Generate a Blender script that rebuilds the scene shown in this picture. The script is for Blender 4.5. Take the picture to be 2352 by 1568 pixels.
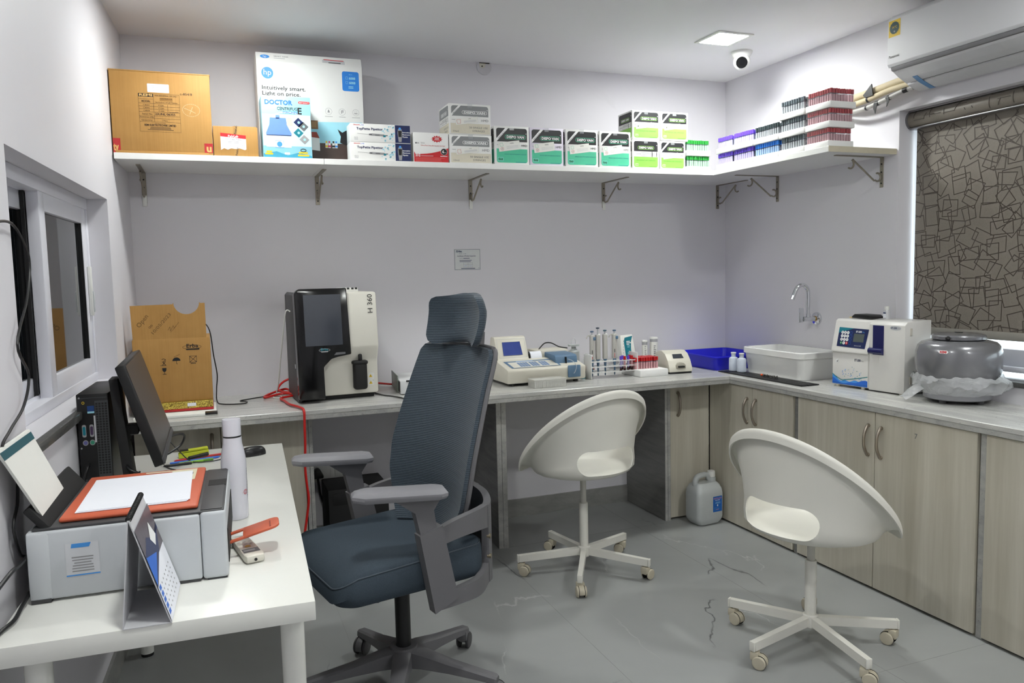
import bpy, bmesh, math, random
from mathutils import Vector, Matrix
random.seed(7)
for o in list(bpy.data.objects): bpy.data.objects.remove(o)
SC = bpy.context.scene
COL = SC.collection
PI = math.pi
def R(d): return math.radians(d)

# ------------------------------------------------------------------ camera
ROOM_D, ROOM_R, ROOM_H = 4.2934, 3.1631, 2.6549      # back wall y, right wall x, ceiling z
F_PX, YAW, PITCH, ROLL, CAM_Z = 1790.9, 0.3670, 0.0877, -0.0228, 1.4647
cam_d = bpy.data.cameras.new('camera'); cam = bpy.data.objects.new('camera', cam_d); COL.objects.link(cam)
cam_d.sensor_width = 36.0; cam_d.sensor_fit = 'HORIZONTAL'; cam_d.lens = F_PX/2352*36.0
cam_d.clip_start = 0.05; cam_d.clip_end = 60
fw = Vector((math.sin(YAW)*math.cos(PITCH), math.cos(YAW)*math.cos(PITCH), -math.sin(PITCH)))
rt = Vector((math.cos(YAW), -math.sin(YAW), 0)); up = rt.cross(fw)
r2 = math.cos(ROLL)*rt + math.sin(ROLL)*up; u2 = -math.sin(ROLL)*rt + math.cos(ROLL)*up
mw = Matrix((r2, u2, -fw)).transposed().to_4x4(); mw.translation = Vector((0, 0, CAM_Z))
cam.matrix_world = mw
SC.camera = cam

# ------------------------------------------------------------------ world, exposure
W = bpy.data.worlds.new('daylight'); SC.world = W; W.use_nodes = True
bg = W.node_tree.nodes['Background']
bg.inputs[0].default_value = (0.80, 0.93, 0.98, 1); bg.inputs[1].default_value = 4.0
SC.view_settings.view_transform = 'Standard'; SC.view_settings.look = 'None'
SC.view_settings.gamma = 1.0; SC.view_settings.use_curve_mapping = False
SC.view_settings.exposure = 0.0
PANEL_STRENGTH = 202.0            # radiance of the square ceiling panels

# ------------------------------------------------------------------ materials
def lin(c):
    c = [x/255.0 for x in c]
    return tuple([x/12.92 if x <= 0.04045 else ((x+0.055)/1.055)**2.4 for x in c]+[1.0])
MATS = {}
def nodes_of(name):
    m = bpy.data.materials.new(name); m.use_nodes = True
    nt = m.node_tree; b = nt.nodes['Principled BSDF']
    return m, nt, b
def mixc(nt, fac, a, b, blend='MIX'):
    n = nt.nodes.new('ShaderNodeMix'); n.data_type = 'RGBA'; n.blend_type = blend
    if isinstance(fac, (int, float)): n.inputs[0].default_value = fac
    else: nt.links.new(fac, n.inputs[0])
    for s, v in ((6, a), (7, b)):
        if isinstance(v, (tuple, list)): n.inputs[s].default_value = v
        else: nt.links.new(v, n.inputs[s])
    return n.outputs[2]
def ramp(nt, src, pts):
    n = nt.nodes.new('ShaderNodeValToRGB'); e = n.color_ramp.elements
    while len(e) < len(pts): e.new(0.5)
    for i, (p, v) in enumerate(pts):
        e[i].position = p; e[i].color = (v, v, v, 1) if isinstance(v, (int, float)) else v
    nt.links.new(src, n.inputs[0]); return n.outputs[0]
def coords(nt, scale=(1, 1, 1), kind='Object', rot=(0, 0, 0)):
    if kind == 'World':
        t = nt.nodes.new('ShaderNodeNewGeometry'); out = t.outputs['Position']
    else:
        t = nt.nodes.new('ShaderNodeTexCoord'); out = t.outputs['Object']
    mp = nt.nodes.new('ShaderNodeMapping'); mp.inputs['Scale'].default_value = scale; mp.inputs['Rotation'].default_value = rot
    nt.links.new(out, mp.inputs[0]); return mp.outputs[0]
def noise(nt, vec, scale, detail=3, rough=0.5, dist=0):
    n = nt.nodes.new('ShaderNodeTexNoise'); n.inputs['Scale'].default_value = scale
    n.inputs['Detail'].default_value = detail; n.inputs['Roughness'].default_value = rough; n.inputs['Distortion'].default_value = dist
    nt.links.new(vec, n.inputs['Vector']); return n.outputs[0]
def bump(nt, b, h, strength, dist=0.002):
    n = nt.nodes.new('ShaderNodeBump'); n.inputs['Strength'].default_value = strength; n.inputs['Distance'].default_value = dist
    nt.links.new(h, n.inputs['Height']); nt.links.new(n.outputs[0], b.inputs['Normal'])
def mat(name, rgb, rough=0.5, metal=0.0, var=0.05, scale=30, bmp=0.0, spec=0.5, trans=0.0, alpha=1.0, emis=0.0, coat=0.0, sss=0.0):
    if name in MATS: return MATS[name]
    m, nt, b = nodes_of(name)
    c = lin(rgb); v = coords(nt)
    n = noise(nt, v, scale)
    lo = tuple([x*(1-var) for x in c[:3]]+[1]); hi = tuple([min(1, x*(1+var)) for x in c[:3]]+[1])
    nt.links.new(mixc(nt, n, lo, hi), b.inputs['Base Color'])
    b.inputs['Roughness'].default_value = rough; b.inputs['Metallic'].default_value = metal
    b.inputs['Specular IOR Level'].default_value = spec
    b.inputs['Transmission Weight'].default_value = trans; b.inputs['Alpha'].default_value = alpha
    b.inputs['Coat Weight'].default_value = coat
    if sss: b.inputs['Subsurface Weight'].default_value = sss; b.inputs['Subsurface Radius'].default_value = (0.02, 0.02, 0.02)
    if emis:
        b.inputs['Emission Color'].default_value = c; b.inputs['Emission Strength'].default_value = emis
    if bmp: bump(nt, b, n, bmp)
    MATS[name] = m; return m

def wall_paint(name, rgb):
    m, nt, b = nodes_of(name); v = coords(nt, kind='World')
    n1 = noise(nt, v, 1.3, 4, 0.6); n2 = noise(nt, v, 90, 2)
    c = lin(rgb); d = tuple([x*0.94 for x in c[:3]]+[1])
    col = mixc(nt, n1, d, c)
    sm = ramp(nt, noise(nt, v, 2.1, 3, 0.6, 1.5), [(0.70, 0.0), (0.80, 0.10)])     # scuffs
    col = mixc(nt, sm, col, lin((150, 146, 150)))
    nt.links.new(col, b.inputs['Base Color']); b.inputs['Roughness'].default_value = 0.55
    b.inputs['Specular IOR Level'].default_value = 0.3
    bump(nt, b, n2, 0.05, 0.001); return m
M_WALL = wall_paint('wall_paint', (222, 220, 225))
M_CEIL = wall_paint('ceiling_paint', (236, 235, 237))
def floor_mat():
    m, nt, b = nodes_of('grey_marble_tile'); v = coords(nt, kind='World')
    cl = noise(nt, v, 1.1, 5, 0.6, 0.6)
    base = mixc(nt, cl, lin((137, 139, 138)), lin((166, 168, 167)))
    def cracks(scale, seed, width, lo, hi, rotz):
        mp = coords(nt, (1.0, 0.42, 1.0), 'World', (0, 0, rotz))
        nn = nt.nodes.new('ShaderNodeTexNoise'); nn.inputs['Scale'].default_value = 5+seed; nn.inputs['Detail'].default_value = 4
        nt.links.new(mp, nn.inputs['Vector'])
        ad = nt.nodes.new('ShaderNodeVectorMath'); ad.operation = 'MULTIPLY_ADD'
        nt.links.new(nn.outputs[1], ad.inputs[0]); ad.inputs[1].default_value = (0.15, 0.08, 0); nt.links.new(mp, ad.inputs[2])
        of = nt.nodes.new('ShaderNodeVectorMath'); of.operation = 'ADD'; nt.links.new(ad.outputs[0], of.inputs[0]); of.inputs[1].default_value = (seed*1.37, seed*0.71, 0)
        vo = nt.nodes.new('ShaderNodeTexVoronoi'); vo.feature = 'DISTANCE_TO_EDGE'; vo.inputs['Scale'].default_value = scale
        nt.links.new(of.outputs[0], vo.inputs['Vector'])
        line = ramp(nt, vo.outputs[0], [(0.0, 1.0), (width, 0.0)])
        mask = ramp(nt, noise(nt, of.outputs[0], 3.1, 2), [(lo, 0.0), (hi, 1.0)])
        mu = nt.nodes.new('ShaderNodeMath'); mu.operation = 'MULTIPLY'; nt.links.new(line, mu.inputs[0]); nt.links.new(mask, mu.inputs[1])
        return mu.outputs[0]
    base = mixc(nt, cracks(1.5, 3, 0.0042, 0.53, 0.60, 0.25), base, lin((70, 72, 72)))
    base = mixc(nt, cracks(1.9, 8, 0.006, 0.55, 0.66, -1.1), base, lin((192, 194, 192)))
    nt.links.new(base, b.inputs['Base Color'])
    rg = ramp(nt, noise(nt, v, 3, 3), [(0.3, 0.28), (0.8, 0.42)]); nt.links.new(rg, b.inputs['Roughness'])
    b.inputs['Specular IOR Level'].default_value = 0.45
    return m
M_FLOOR = floor_mat()
def granite(name, stretch, dark=1.0, speck=0.9):
    m, nt, b = nodes_of(name)
    v1 = coords(nt, stretch, 'World'); v0 = coords(nt, (1, 1, 1), 'World')
    s = noise(nt, v1, 9, 6, 0.65, 0.8)
    c1 = mixc(nt, ramp(nt, s, [(0.30, 0), (0.70, 1)]), lin([174*dark, 174*dark, 172*dark]), lin([206*dark, 205*dark, 200*dark]))
    sp = ramp(nt, noise(nt, v0, 130, 3, 0.65), [(0.62, 0.0), (0.72, speck*0.8)])
    c2 = mixc(nt, sp, c1, lin((96, 94, 94)))
    st = ramp(nt, noise(nt, v0, 2.3, 2), [(0.72, 0.0), (0.80, 0.5)])
    c3 = mixc(nt, st, c2, lin((168, 150, 112)))
    nt.links.new(c3, b.inputs['Base Color']); b.inputs['Roughness'].default_value = 0.22
    b.inputs['Specular IOR Level'].default_value = 0.5
    return m
M_GRAN_X = granite('pale_granite_top', (0.35, 2.2, 2.2))
M_GRAN_Y = granite('pale_granite_side_top', (2.2, 0.35, 2.2))
M_GRAN_EDGE = granite('granite_edge', (1.6, 1.6, 2.4), 0.90)
M_GRAN_P = granite('dark_granite_panel', (1.5, 0.35, 3.4), 0.66, 0.25)
M_SILL = granite('black_granite_sill', (1, 1, 1), 0.42)
def laminate():
    m, nt, b = nodes_of('pale_wood_laminate'); v = coords(nt, (7, 7, 0.35), 'World')
    n1 = noise(nt, v, 1.6, 4, 0.6); n2 = noise(nt, v, 14, 3)
    c = mixc(nt, ramp(nt, n1, [(0.3, 0), (0.7, 1)]), lin((182, 176, 160)), lin((208, 203, 189)))
    c = mixc(nt, ramp(nt, n2, [(0.35, 0.14), (0.6, 0.0)]), c, lin((160, 152, 134)))
    nt.links.new(c, b.inputs['Base Color']); b.inputs['Roughness'].default_value = 0.38; b.inputs['Specular IOR Level'].default_value = 0.4
    return m
M_LAM = laminate()
def cardboard(name, a, bcol):
    m, nt, b = nodes_of(name); v = coords(nt, (1, 1, 1)); vs = coords(nt, (60, 60, 1.5))
    n = noise(nt, v, 7, 4, 0.6); n2 = noise(nt, vs, 3, 2)
    c = mixc(nt, n, lin(a), lin(bcol)); c = mixc(nt, ramp(nt, n2, [(0.4, 0.0), (0.7, 0.12)]), c, lin((120, 84, 36)))
    nt.links.new(c, b.inputs['Base Color']); b.inputs['Roughness'].default_value = 0.62; b.inputs['Specular IOR Level'].default_value = 0.3
    bump(nt, b, n2, 0.12, 0.001); return m
M_CARD = cardboard('brown_cardboard', (166, 122, 64), (188, 145, 84))
def mesh_fabric(name, a, bcol, sx=(1, 1, 260)):
    m, nt, b = nodes_of(name)
    v = coords(nt, (1, 1, 1)); w = nt.nodes.new('ShaderNodeTexWave'); w.wave_type = 'BANDS'; w.bands_direction = 'Z'
    w.inputs['Scale'].default_value = sx[2]/6.283; w.inputs['Distortion'].default_value = 1.2; w.inputs['Detail'].default_value = 1; w.inputs['Detail Scale'].default_value = 6
    nt.links.new(v, w.inputs['Vector'])
    c = mixc(nt, w.outputs[1], lin(a), lin(bcol))
    nt.links.new(c, b.inputs['Base Color']); b.inputs['Roughness'].default_value = 0.75; b.inputs['Specular IOR Level'].default_value = 0.25
    b.inputs['Sheen Weight'].default_value = 0.15
    bump(nt, b, w.outputs[1], 0.5, 0.002); return m
M_FABRIC = mesh_fabric('blue_grey_mesh_fabric', (50, 60, 70), (78, 90, 100), (1, 1, 326))
def seat_fabric():
    m, nt, b = nodes_of('blue_grey_seat_fabric'); v = coords(nt, (1, 1, 1)); n = noise(nt, v, 420, 2, 0.5)
    nt.links.new(mixc(nt, n, lin((46, 56, 66)), lin((76, 87, 97))), b.inputs['Base Color']); b.inputs['Roughness'].default_value = 0.8
    b.inputs['Specular IOR Level'].default_value = 0.2; bump(nt, b, n, 0.3, 0.001); return m
M_SEATFAB = seat_fabric()
def gold_pattern():
    m, nt, b = nodes_of('gold_foil_pattern'); v = coords(nt, (1, 1, 1))
    n = noise(nt, v, 90, 3, 0.6, 2.5)
    c = mixc(nt, ramp(nt, n, [(0.42, 0), (0.58, 1)]), lin((120, 92, 30)), lin((226, 204, 96)))
    nt.links.new(c, b.inputs['Base Color']); b.inputs['Roughness'].default_value = 0.35; b.inputs['Metallic'].default_value = 0.3
    return m
M_GOLD = gold_pattern()

WHITE = mat('white_plastic', (226, 226, 222), 0.35, var=0.02)
OFFW = mat('cream_plastic', (214, 210, 196), 0.4, var=0.02)
CHAIRW = mat('cream_white_chair_plastic', (232, 230, 221), 0.38, var=0.04, scale=6)
CHAIRM = mat('cream_painted_steel', (228, 226, 218), 0.32, var=0.03)
CASTW = mat('aged_cream_caster', (196, 188, 168), 0.45, var=0.08)
BLACK = mat('black_plastic', (16, 16, 17), 0.42, var=0.1)
BLACKM = mat('matt_black', (20, 20, 21), 0.7, var=0.1)
GLOSSB = mat('gloss_black', (9, 9, 10), 0.16, var=0.05)
DGREY = mat('dark_grey_plastic', (66, 66, 68), 0.5, var=0.05, bmp=0.05, scale=300)
MGREY = mat('mid_grey_plastic', (120, 119, 122), 0.48, var=0.04, bmp=0.08, scale=500)
LGREY = mat('light_grey_plastic', (196, 199, 202), 0.4, var=0.02)
PGREY = mat('printer_pale_grey', (202, 206, 210), 0.42, var=0.02)
STEEL = mat('brushed_steel', (176, 172, 164), 0.3, 1.0, var=0.06)
NICKEL = mat('satin_nickel', (168, 158, 146), 0.32, 1.0, var=0.06)
CHROME = mat('chrome', (222, 224, 228), 0.07, 1.0, var=0.02)
BRKT = mat('tarnished_steel', (156, 149, 136), 0.42, 0.9, var=0.15)
WBOARD = mat('white_shelf_laminate', (232, 232, 230), 0.3, var=0.02)
RAWEDGE = mat('raw_board_edge', (196, 188, 166), 0.7, var=0.1, bmp=0.1)
TABLEW = mat('white_table_foil', (232, 232, 226), 0.24, var=0.015)
PAPER = mat('white_paper', (236, 238, 246), 0.75, var=0.01)
PAPERB = mat('offwhite_paper', (232, 232, 226), 0.7, var=0.02)
RED = mat('red_cable_rubber', (196, 24, 18), 0.4, var=0.05)
CORAL = mat('coral_plastic', (206, 98, 66), 0.42, var=0.03)
REDCAP = mat('red_rubber_cap', (186, 14, 18), 0.38, var=0.08)
CRIMCAP = mat('crimson_cap', (160, 30, 44), 0.4, var=0.08)
PURPCAP = mat('violet_cap', (96, 66, 196), 0.4, var=0.06)
GREYCAP = mat('slate_cap', (92, 102, 108), 0.42, var=0.08)
DARKCAP = mat('charcoal_green_cap', (48, 60, 64), 0.42, var=0.08)
BLUECAP = mat('bright_blue_cap', (38, 124, 226), 0.4, var=0.06)
GREENCAP = mat('green_cap', (36, 140, 52), 0.4, var=0.06)
FOAM = mat('white_foam', (238, 238, 236), 0.8, var=0.02, bmp=0.25, scale=240)
def clear_mat(name, rgb, alpha, rough=0.12):
    m, nt, b = nodes_of(name); v = coords(nt)
    n = noise(nt, v, 40, 2); c = lin(rgb); d = tuple([x*0.92 for x in c[:3]]+[1])
    nt.links.new(mixc(nt, n, d, c), b.inputs['Base Color'])
    b.inputs['Roughness'].default_value = rough; b.inputs['Alpha'].default_value = alpha; b.inputs['Specular IOR Level'].default_value = 0.6
    return m
TUBEG = clear_mat('clear_tube_plastic', (158, 164, 176), 0.42)
CLEARP = clear_mat('clear_plastic', (228, 232, 236), 0.30)
BAGP = clear_mat('milky_plastic_film', (238, 240, 242), 0.42, 0.2)
def _crumple(m):
    nt = m.node_tree; b = nt.nodes['Principled BSDF']; v = coords(nt, (1, 1, 2.2)); bump(nt, b, noise(nt, v, 26, 4, 0.6, 1.2), 0.6, 0.010)
_crumple(BAGP)
WRAP = clear_mat('clear_film', (236, 238, 240), 0.10, 0.12)
SHRINK = clear_mat('thin_shrink_film', (240, 240, 242), 0.05, 0.1)
JUGP = clear_mat('milky_jug_plastic', (196, 200, 200), 0.92, 0.35)
BLUEBIN = mat('royal_blue_plastic', (26, 28, 196), 0.33, var=0.06)
CERAM = mat('white_ceramic', (232, 232, 230), 0.13, var=0.01, coat=0.5)
SLATEB = mat('slate_blue_plastic', (88, 118, 146), 0.45, var=0.04)
LCDBLUE = mat('blue_lcd', (52, 70, 142), 0.2, var=0.12, scale=25)
SCREENG = mat('grey_display_glass', (62, 66, 74), 0.14, var=0.04)
MONSCR = mat('matt_monitor_panel', (52, 50, 50), 0.34, var=0.04)
CENTG = mat('hammered_grey_enamel', (122, 122, 126), 0.26, 0.35, var=0.04, bmp=0.02, scale=200, coat=0.4)
GLASSD = mat('dark_window_glass', (14, 17, 19), 0.03, var=0.05, spec=0.45)
UPVC = mat('white_upvc', (224, 224, 232), 0.32, var=0.015)
INKB = mat('black_ink', (22, 22, 24), 0.55)
INKG = mat('grey_ink', (150, 150, 152), 0.6)
INKP = mat('pale_grey_ink', (196, 197, 200), 0.6)
INKDG = mat('dark_grey_ink', (96, 97, 100), 0.55)
INKW = mat('white_ink', (240, 240, 240), 0.5)
INKR = mat('red_ink', (196, 30, 38), 0.5)
INKDR = mat('tape_red', (176, 36, 40), 0.4)
INKBL = mat('blue_ink', (36, 104, 206), 0.5)
INKLB = mat('sky_blue_ink', (70, 150, 226), 0.5)
INKNV = mat('navy_ink', (18, 34, 84), 0.4)
INKTL = mat('teal_ink', (12, 120, 136), 0.45)
INKGR = mat('mint_green_ink', (76, 192, 152), 0.5)
INKLM = mat('lime_green_ink', (134, 196, 80), 0.5)
INKYL = mat('yellow_ink', (226, 190, 40), 0.5)
INKAQ = mat('pale_aqua_ink', (158, 216, 232), 0.45)
INKBR = mat('box_brown_ink', (62, 44, 20), 0.6)
INKBE = mat('beige_ink', (214, 208, 190), 0.6)
INKPK = mat('magenta_ink', (206, 50, 110), 0.5)
INKWD = mat('printed_dark_wood', (74, 58, 52), 0.45, var=0.2, scale=40)

# ------------------------------------------------------------------ mesh helpers
def catmull(pts, n=6, closed=False):
    pts = [Vector(p) for p in pts]; out = []
    N = len(pts); rng = N if closed else N-1
    for i in range(rng):
        if closed: p0, p1, p2, p3 = pts[i-1], pts[i], pts[(i+1) % N], pts[(i+2) % N]
        else:
            p1, p2 = pts[i], pts[i+1]; p0 = pts[i-1] if i else p1*2-p2; p3 = pts[i+2] if i+2 < N else p2*2-p1
        for k in range(n):
            t = k/n
            out.append(0.5*((2*p1)+(p2-p0)*t+(2*p0-5*p1+4*p2-p3)*t*t+(3*p1-p0-3*p2+p3)*t**3))
    if not closed: out.append(pts[-1])
    return out
def TM(loc=(0, 0, 0), rx=0, ry=0, rz=0):
    return Matrix.Translation(loc) @ Matrix.Rotation(rz, 4, 'Z') @ Matrix.Rotation(ry, 4, 'Y') @ Matrix.Rotation(rx, 4, 'X')
class MB:
    def __init__(s): s.v = []; s.f = []; s.m = []; s.slots = []
    def slot(s, m):
        if m not in s.slots: s.slots.append(m)
        return s.slots.index(m)
    def add(s, vs, fs, m, T=None):
        o = len(s.v); k = s.slot(m)
        s.v += [tuple(T @ Vector(p)) if T else tuple(p) for p in vs]
        for f in fs: s.f.append([i+o for i in f]); s.m.append(k)
        return s
    def bm(s, b, m, T=None):
        b.verts.ensure_lookup_table(); b.verts.index_update()
        s.add([v.co.copy() for v in b.verts], [[v.index for v in f.verts] for f in b.faces], m, T); b.free(); return s
    def box(s, lo, hi, m, r=0, seg=2, T=None):
        b = bmesh.new(); bmesh.ops.create_cube(b, size=1)
        c = [(lo[i]+hi[i])/2 for i in range(3)]; d = [hi[i]-lo[i] for i in range(3)]
        for v in b.verts: v.co = Vector((c[0]+v.co.x*d[0], c[1]+v.co.y*d[1], c[2]+v.co.z*d[2]))
        if r > 0: bmesh.ops.bevel(b, geom=list(b.edges), offset=min(r, 0.49*min(d)), segments=seg, affect='EDGES', profile=0.5)
        return s.bm(b, m, T)
    def cyl(s, p0, p1, r0, m, r1=None, n=16, cap=True, T=None):
        r1 = r0 if r1 is None else r1
        p0, p1 = Vector(p0), Vector(p1); z = (p1-p0).normalized()
        x = z.orthogonal().normalized(); y = z.cross(x); vs = []; fs = []
        for p, r in ((p0, r0), (p1, r1)):
            for i in range(n):
                a = 2*PI*i/n; vs.append(p+x*(r*math.cos(a))+y*(r*math.sin(a)))
        for i in range(n): fs.append([i, (i+1) % n, n+(i+1) % n, n+i])
        if cap: fs += [list(range(n))[::-1], list(range(n, 2*n))]
        return s.add(vs, fs, m, T)
    def lathe(s, prof, m, n=24, T=None, sx=1, sy=1):
        vs = []; fs = []; K = len(prof)
        for i in range(n):
            a = 2*PI*i/n
            for (r, z) in prof: vs.append((r*math.cos(a)*sx, r*math.sin(a)*sy, z))
        for i in range(n):
            j = (i+1) % n
            for k in range(K-1): fs.append([i*K+k, j*K+k, j*K+k+1, i*K+k+1])
        if prof[0][0] > 1e-6: fs.append([i*K for i in range(n)][::-1])
        if prof[-1][0] > 1e-6: fs.append([i*K+K-1 for i in range(n)])
        return s.add(vs, fs, m, T)
    def tube(s, pts, r, m, n=8, closed=False, T=None, cap=True):
        pts = [Vector(p) for p in pts]; N = len(pts); vs = []; fs = []
        rs = r if isinstance(r, (list, tuple)) else [r]*N
        t0 = (pts[1]-pts[0]).normalized(); x = t0.orthogonal().normalized()
        for i in range(N):
            a = pts[i-1] if (i or closed) else pts[i]; b = pts[(i+1) % N] if (i < N-1 or closed) else pts[i]
            t = (b-a)
            t = t.normalized() if t.length > 1e-9 else t0
            x = (x-t*x.dot(t)); x = x.normalized() if x.length > 1e-6 else t.orthogonal().normalized()
            y = t.cross(x)
            for k in range(n):
                an = 2*PI*k/n; vs.append(pts[i]+x*(rs[i]*math.cos(an))+y*(rs[i]*math.sin(an)))
        for i in range(N if closed else N-1):
            j = (i+1) % N
            for k in range(n): fs.append([i*n+k, i*n+(k+1) % n, j*n+(k+1) % n, j*n+k])
        if cap and not closed: fs += [list(range(n))[::-1], [(N-1)*n+k for k in range(n)]]
        return s.add(vs, fs, m, T)
    def prism(s, poly, a, b, m, axis='Y', T=None, bev=0):
        # poly in the plane across `axis`: X -> (y,z), Y -> (x,z), Z -> (x,y)
        def mk(p, t): return {'X': (t, p[0], p[1]), 'Y': (p[0], t, p[1]), 'Z': (p[0], p[1], t)}[axis]
        n = len(poly); vs = [mk(p, a) for p in poly]+[mk(p, b) for p in poly]
        fs = [list(range(n)), list(range(n, 2*n))[::-1]]+[[i, n+i, n+(i+1) % n, (i+1) % n] for i in range(n)]
        bmm = bmesh.new(); vv = [bmm.verts.new(p) for p in vs]
        for f in fs: bmm.faces.new([vv[i] for i in f])
        bmesh.ops.recalc_face_normals(bmm, faces=list(bmm.faces))
        if bev: bmesh.ops.bevel(bmm, geom=list(bmm.edges), offset=bev, segments=2, affect='EDGES', profile=0.5)
        return s.bm(bmm, m, T)
    def loft(s, rings, m, T=None, cap=True, closed=True):
        n = len(rings[0]); vs = [p for r in rings for p in r]; fs = []
        for i in range(len(rings)-1):
            for k in range(n if closed else n-1): fs.append([i*n+k, i*n+(k+1) % n, (i+1)*n+(k+1) % n, (i+1)*n+k])
        if cap: fs += [list(range(n))[::-1], [(len(rings)-1)*n+k for k in range(n)]]
        return s.add(vs, fs, m, T)
    def build(s, name, parent=None, loc=None, rz=None, smooth=True, fix=True, sharp=32):
        me = bpy.data.meshes.new(name); me.from_pydata(s.v, [], s.f)
        for m in s.slots: me.materials.append(m)
        me.polygons.foreach_set('material_index', s.m)
        me.update()
        if fix:
            b = bmesh.new(); b.from_mesh(me); bmesh.ops.recalc_face_normals(b, faces=list(b.faces)); b.to_mesh(me); b.free()
        if smooth:
            me.polygons.foreach_set('use_smooth', [True]*len(me.polygons)); me.set_sharp_from_angle(angle=R(sharp))
        o = bpy.data.objects.new(name, me); COL.objects.link(o)
        if parent: o.parent = parent
        if loc is not None: o.location = loc
        if rz is not None: o.rotation_euler = (0, 0, rz)
        return o
def tag(o, label, cat, group=None):
    o['label'] = label; o['category'] = cat
    if group: o['group'] = group
    return o
def thing(name, label, cat, loc=(0, 0, 0), rz=0, group=None):
    o = bpy.data.objects.new(name, None); COL.objects.link(o); o.empty_display_size = 0.05
    o.location = loc; o.rotation_euler = (0, 0, rz); return tag(o, label, cat, group)
def struct(o): o['kind'] = 'structure'; return o
def dup(root, loc=None, rz=None, label=None):
    r = root.copy(); COL.objects.link(r)
    if loc is not None: r.location = loc
    if rz is not None: r.rotation_euler = (0, 0, rz)
    if label: r['label'] = label
    for ch in list(root.children):
        c = ch.copy(); COL.objects.link(c); c.parent = r
        for g in list(ch.children):
            d = g.copy(); COL.objects.link(d); d.parent = c
    return r
def rpoly(w, h, r, n=5, cx=0, cy=0):
    out = []
    for (sx, sy, a0) in ((1, 1, 0), (-1, 1, 90), (-1, -1, 180), (1, -1, 270)):
        for k in range(n+1):
            a = R(a0+90*k/n); out.append((cx+sx*(w/2-r)+r*math.cos(a), cy+sy*(h/2-r)+r*math.sin(a)))
    return out
def ellipse(a, b, n=24, cx=0, cy=0): return [(cx+a*math.cos(2*PI*i/n), cy+b*math.sin(2*PI*i/n)) for i in range(n)]

TXT = {}
def text_mesh(s, bold):
    k = (s, bold)
    if k not in TXT:
        cu = bpy.data.curves.new('t', 'FONT'); cu.body = s; cu.size = 1.0; cu.offset = bold; cu.resolution_u = 2; cu.dimensions = '2D'; cu.fill_mode = 'BOTH'
        ob = bpy.data.objects.new('t', cu); me = ob.to_mesh()
        TXT[k] = ([tuple(v.co) for v in me.vertices], [list(p.vertices) for p in me.polygons])
        ob.to_mesh_clear(); bpy.data.objects.remove(ob); bpy.data.curves.remove(cu)
    return TXT[k]
LAY = 0.00035
class Decal(MB):
    """flat print laid on a face: T maps (u,v,w) to the thing's frame, w points out of the face"""
    def __init__(s, T): super().__init__(); s.T = T
    def poly(s, pts, m, lay=1):
        s.add([(p[0], p[1], lay*LAY) for p in pts], [list(range(len(pts)))], m, s.T); return s
    def rect(s, u0, v0, u1, v1, m, lay=1): return s.poly([(u0, v0), (u1, v0), (u1, v1), (u0, v1)], m, lay)
    def rrect(s, u0, v0, u1, v1, r, m, lay=1): return s.poly(rpoly(u1-u0, v1-v0, r, 4, (u0+u1)/2, (v0+v1)/2), m, lay)
    def disc(s, u, v, r, m, lay=1, ry=None, n=20): return s.poly(ellipse(r, ry or r, n, u, v), m, lay)
    def ring(s, pts, w, m, lay=1):
        c = Vector((sum(p[0] for p in pts)/len(pts), sum(p[1] for p in pts)/len(pts))); n = len(pts)
        inn = []
        for i in range(n):
            a, b, d = Vector(pts[i-1]), Vector(pts[i]), Vector(pts[(i+1) % n])
            e1 = (b-a).normalized(); e2 = (d-b).normalized()
            nn = Vector((-(e1.y+e2.y), e1.x+e2.x)); nn = nn.normalized() if nn.length > 1e-9 else Vector((0, 0))
            if nn.dot(c-b) < 0: nn = -nn
            inn.append(b+nn*w)
        vs = [(p[0], p[1], lay*LAY) for p in pts]+[(p.x, p.y, lay*LAY) for p in inn]
        s.add(vs, [[i, (i+1) % n, n+(i+1) % n, n+i] for i in range(n)], m, s.T); return s
    def line(s, pts, w, m, lay=1):
        for a, b in zip(pts[:-1], pts[1:]):
            a, b = Vector(a), Vector(b); d = (b-a)
            if d.length < 1e-9: continue
            d.normalize(); nn = Vector((-d.y, d.x))*w/2; e = d*w*0.3
            s.poly([a-nn-e, b-nn+e, b+nn+e, a+nn-e], m, lay)
        return s
    def text(s, st, u, v, h, m, lay=2, w=None, center=False, bold=0.0, rot=0):
        vs, fs = text_mesh(st, bold)
        if not vs: return s
        x0 = min(p[0] for p in vs); x1 = max(p[0] for p in vs); k = h/0.70
        kx = k if w is None else w/(x1-x0)
        off = -(x0+x1)/2 if center else -x0
        c, sn = math.cos(rot), math.sin(rot)
        out = []
        for p in vs:
            a, b = (p[0]+off)*kx, p[1]*k; out.append((u+a*c-b*sn, v+a*sn+b*c, lay*LAY))
        s.add(out, fs, m, s.T); return s
    def build(s, name='print', parent=None, **kw): return super().build(name, parent, smooth=False, fix=False, **kw)
def T_front(w, d, z=0): return Matrix(((1, 0, 0, -w/2), (0, 0, -1, -d/2), (0, 1, 0, z), (0, 0, 0, 1)))
def T_left(w, d, z=0): return Matrix(((0, 0, -1, -w/2), (-1, 0, 0, d/2), (0, 1, 0, z), (0, 0, 0, 1)))
def T_top(x, y, z): return Matrix(((1, 0, 0, x), (0, 1, 0, y), (0, 0, 1, z), (0, 0, 0, 1)))
def T_frame(o, u, v):
    u = Vector(u).normalized(); v = Vector(v).normalized(); n = u.cross(v)
    return Matrix(((u.x, v.x, n.x, o[0]), (u.y, v.y, n.y, o[1]), (u.z, v.z, n.z, o[2]), (0, 0, 0, 1)))

# ================================================================== the setting
YF = -1.25                                            # wall behind the camera
D_, R_, H_ = ROOM_D, ROOM_R, ROOM_H
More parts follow.
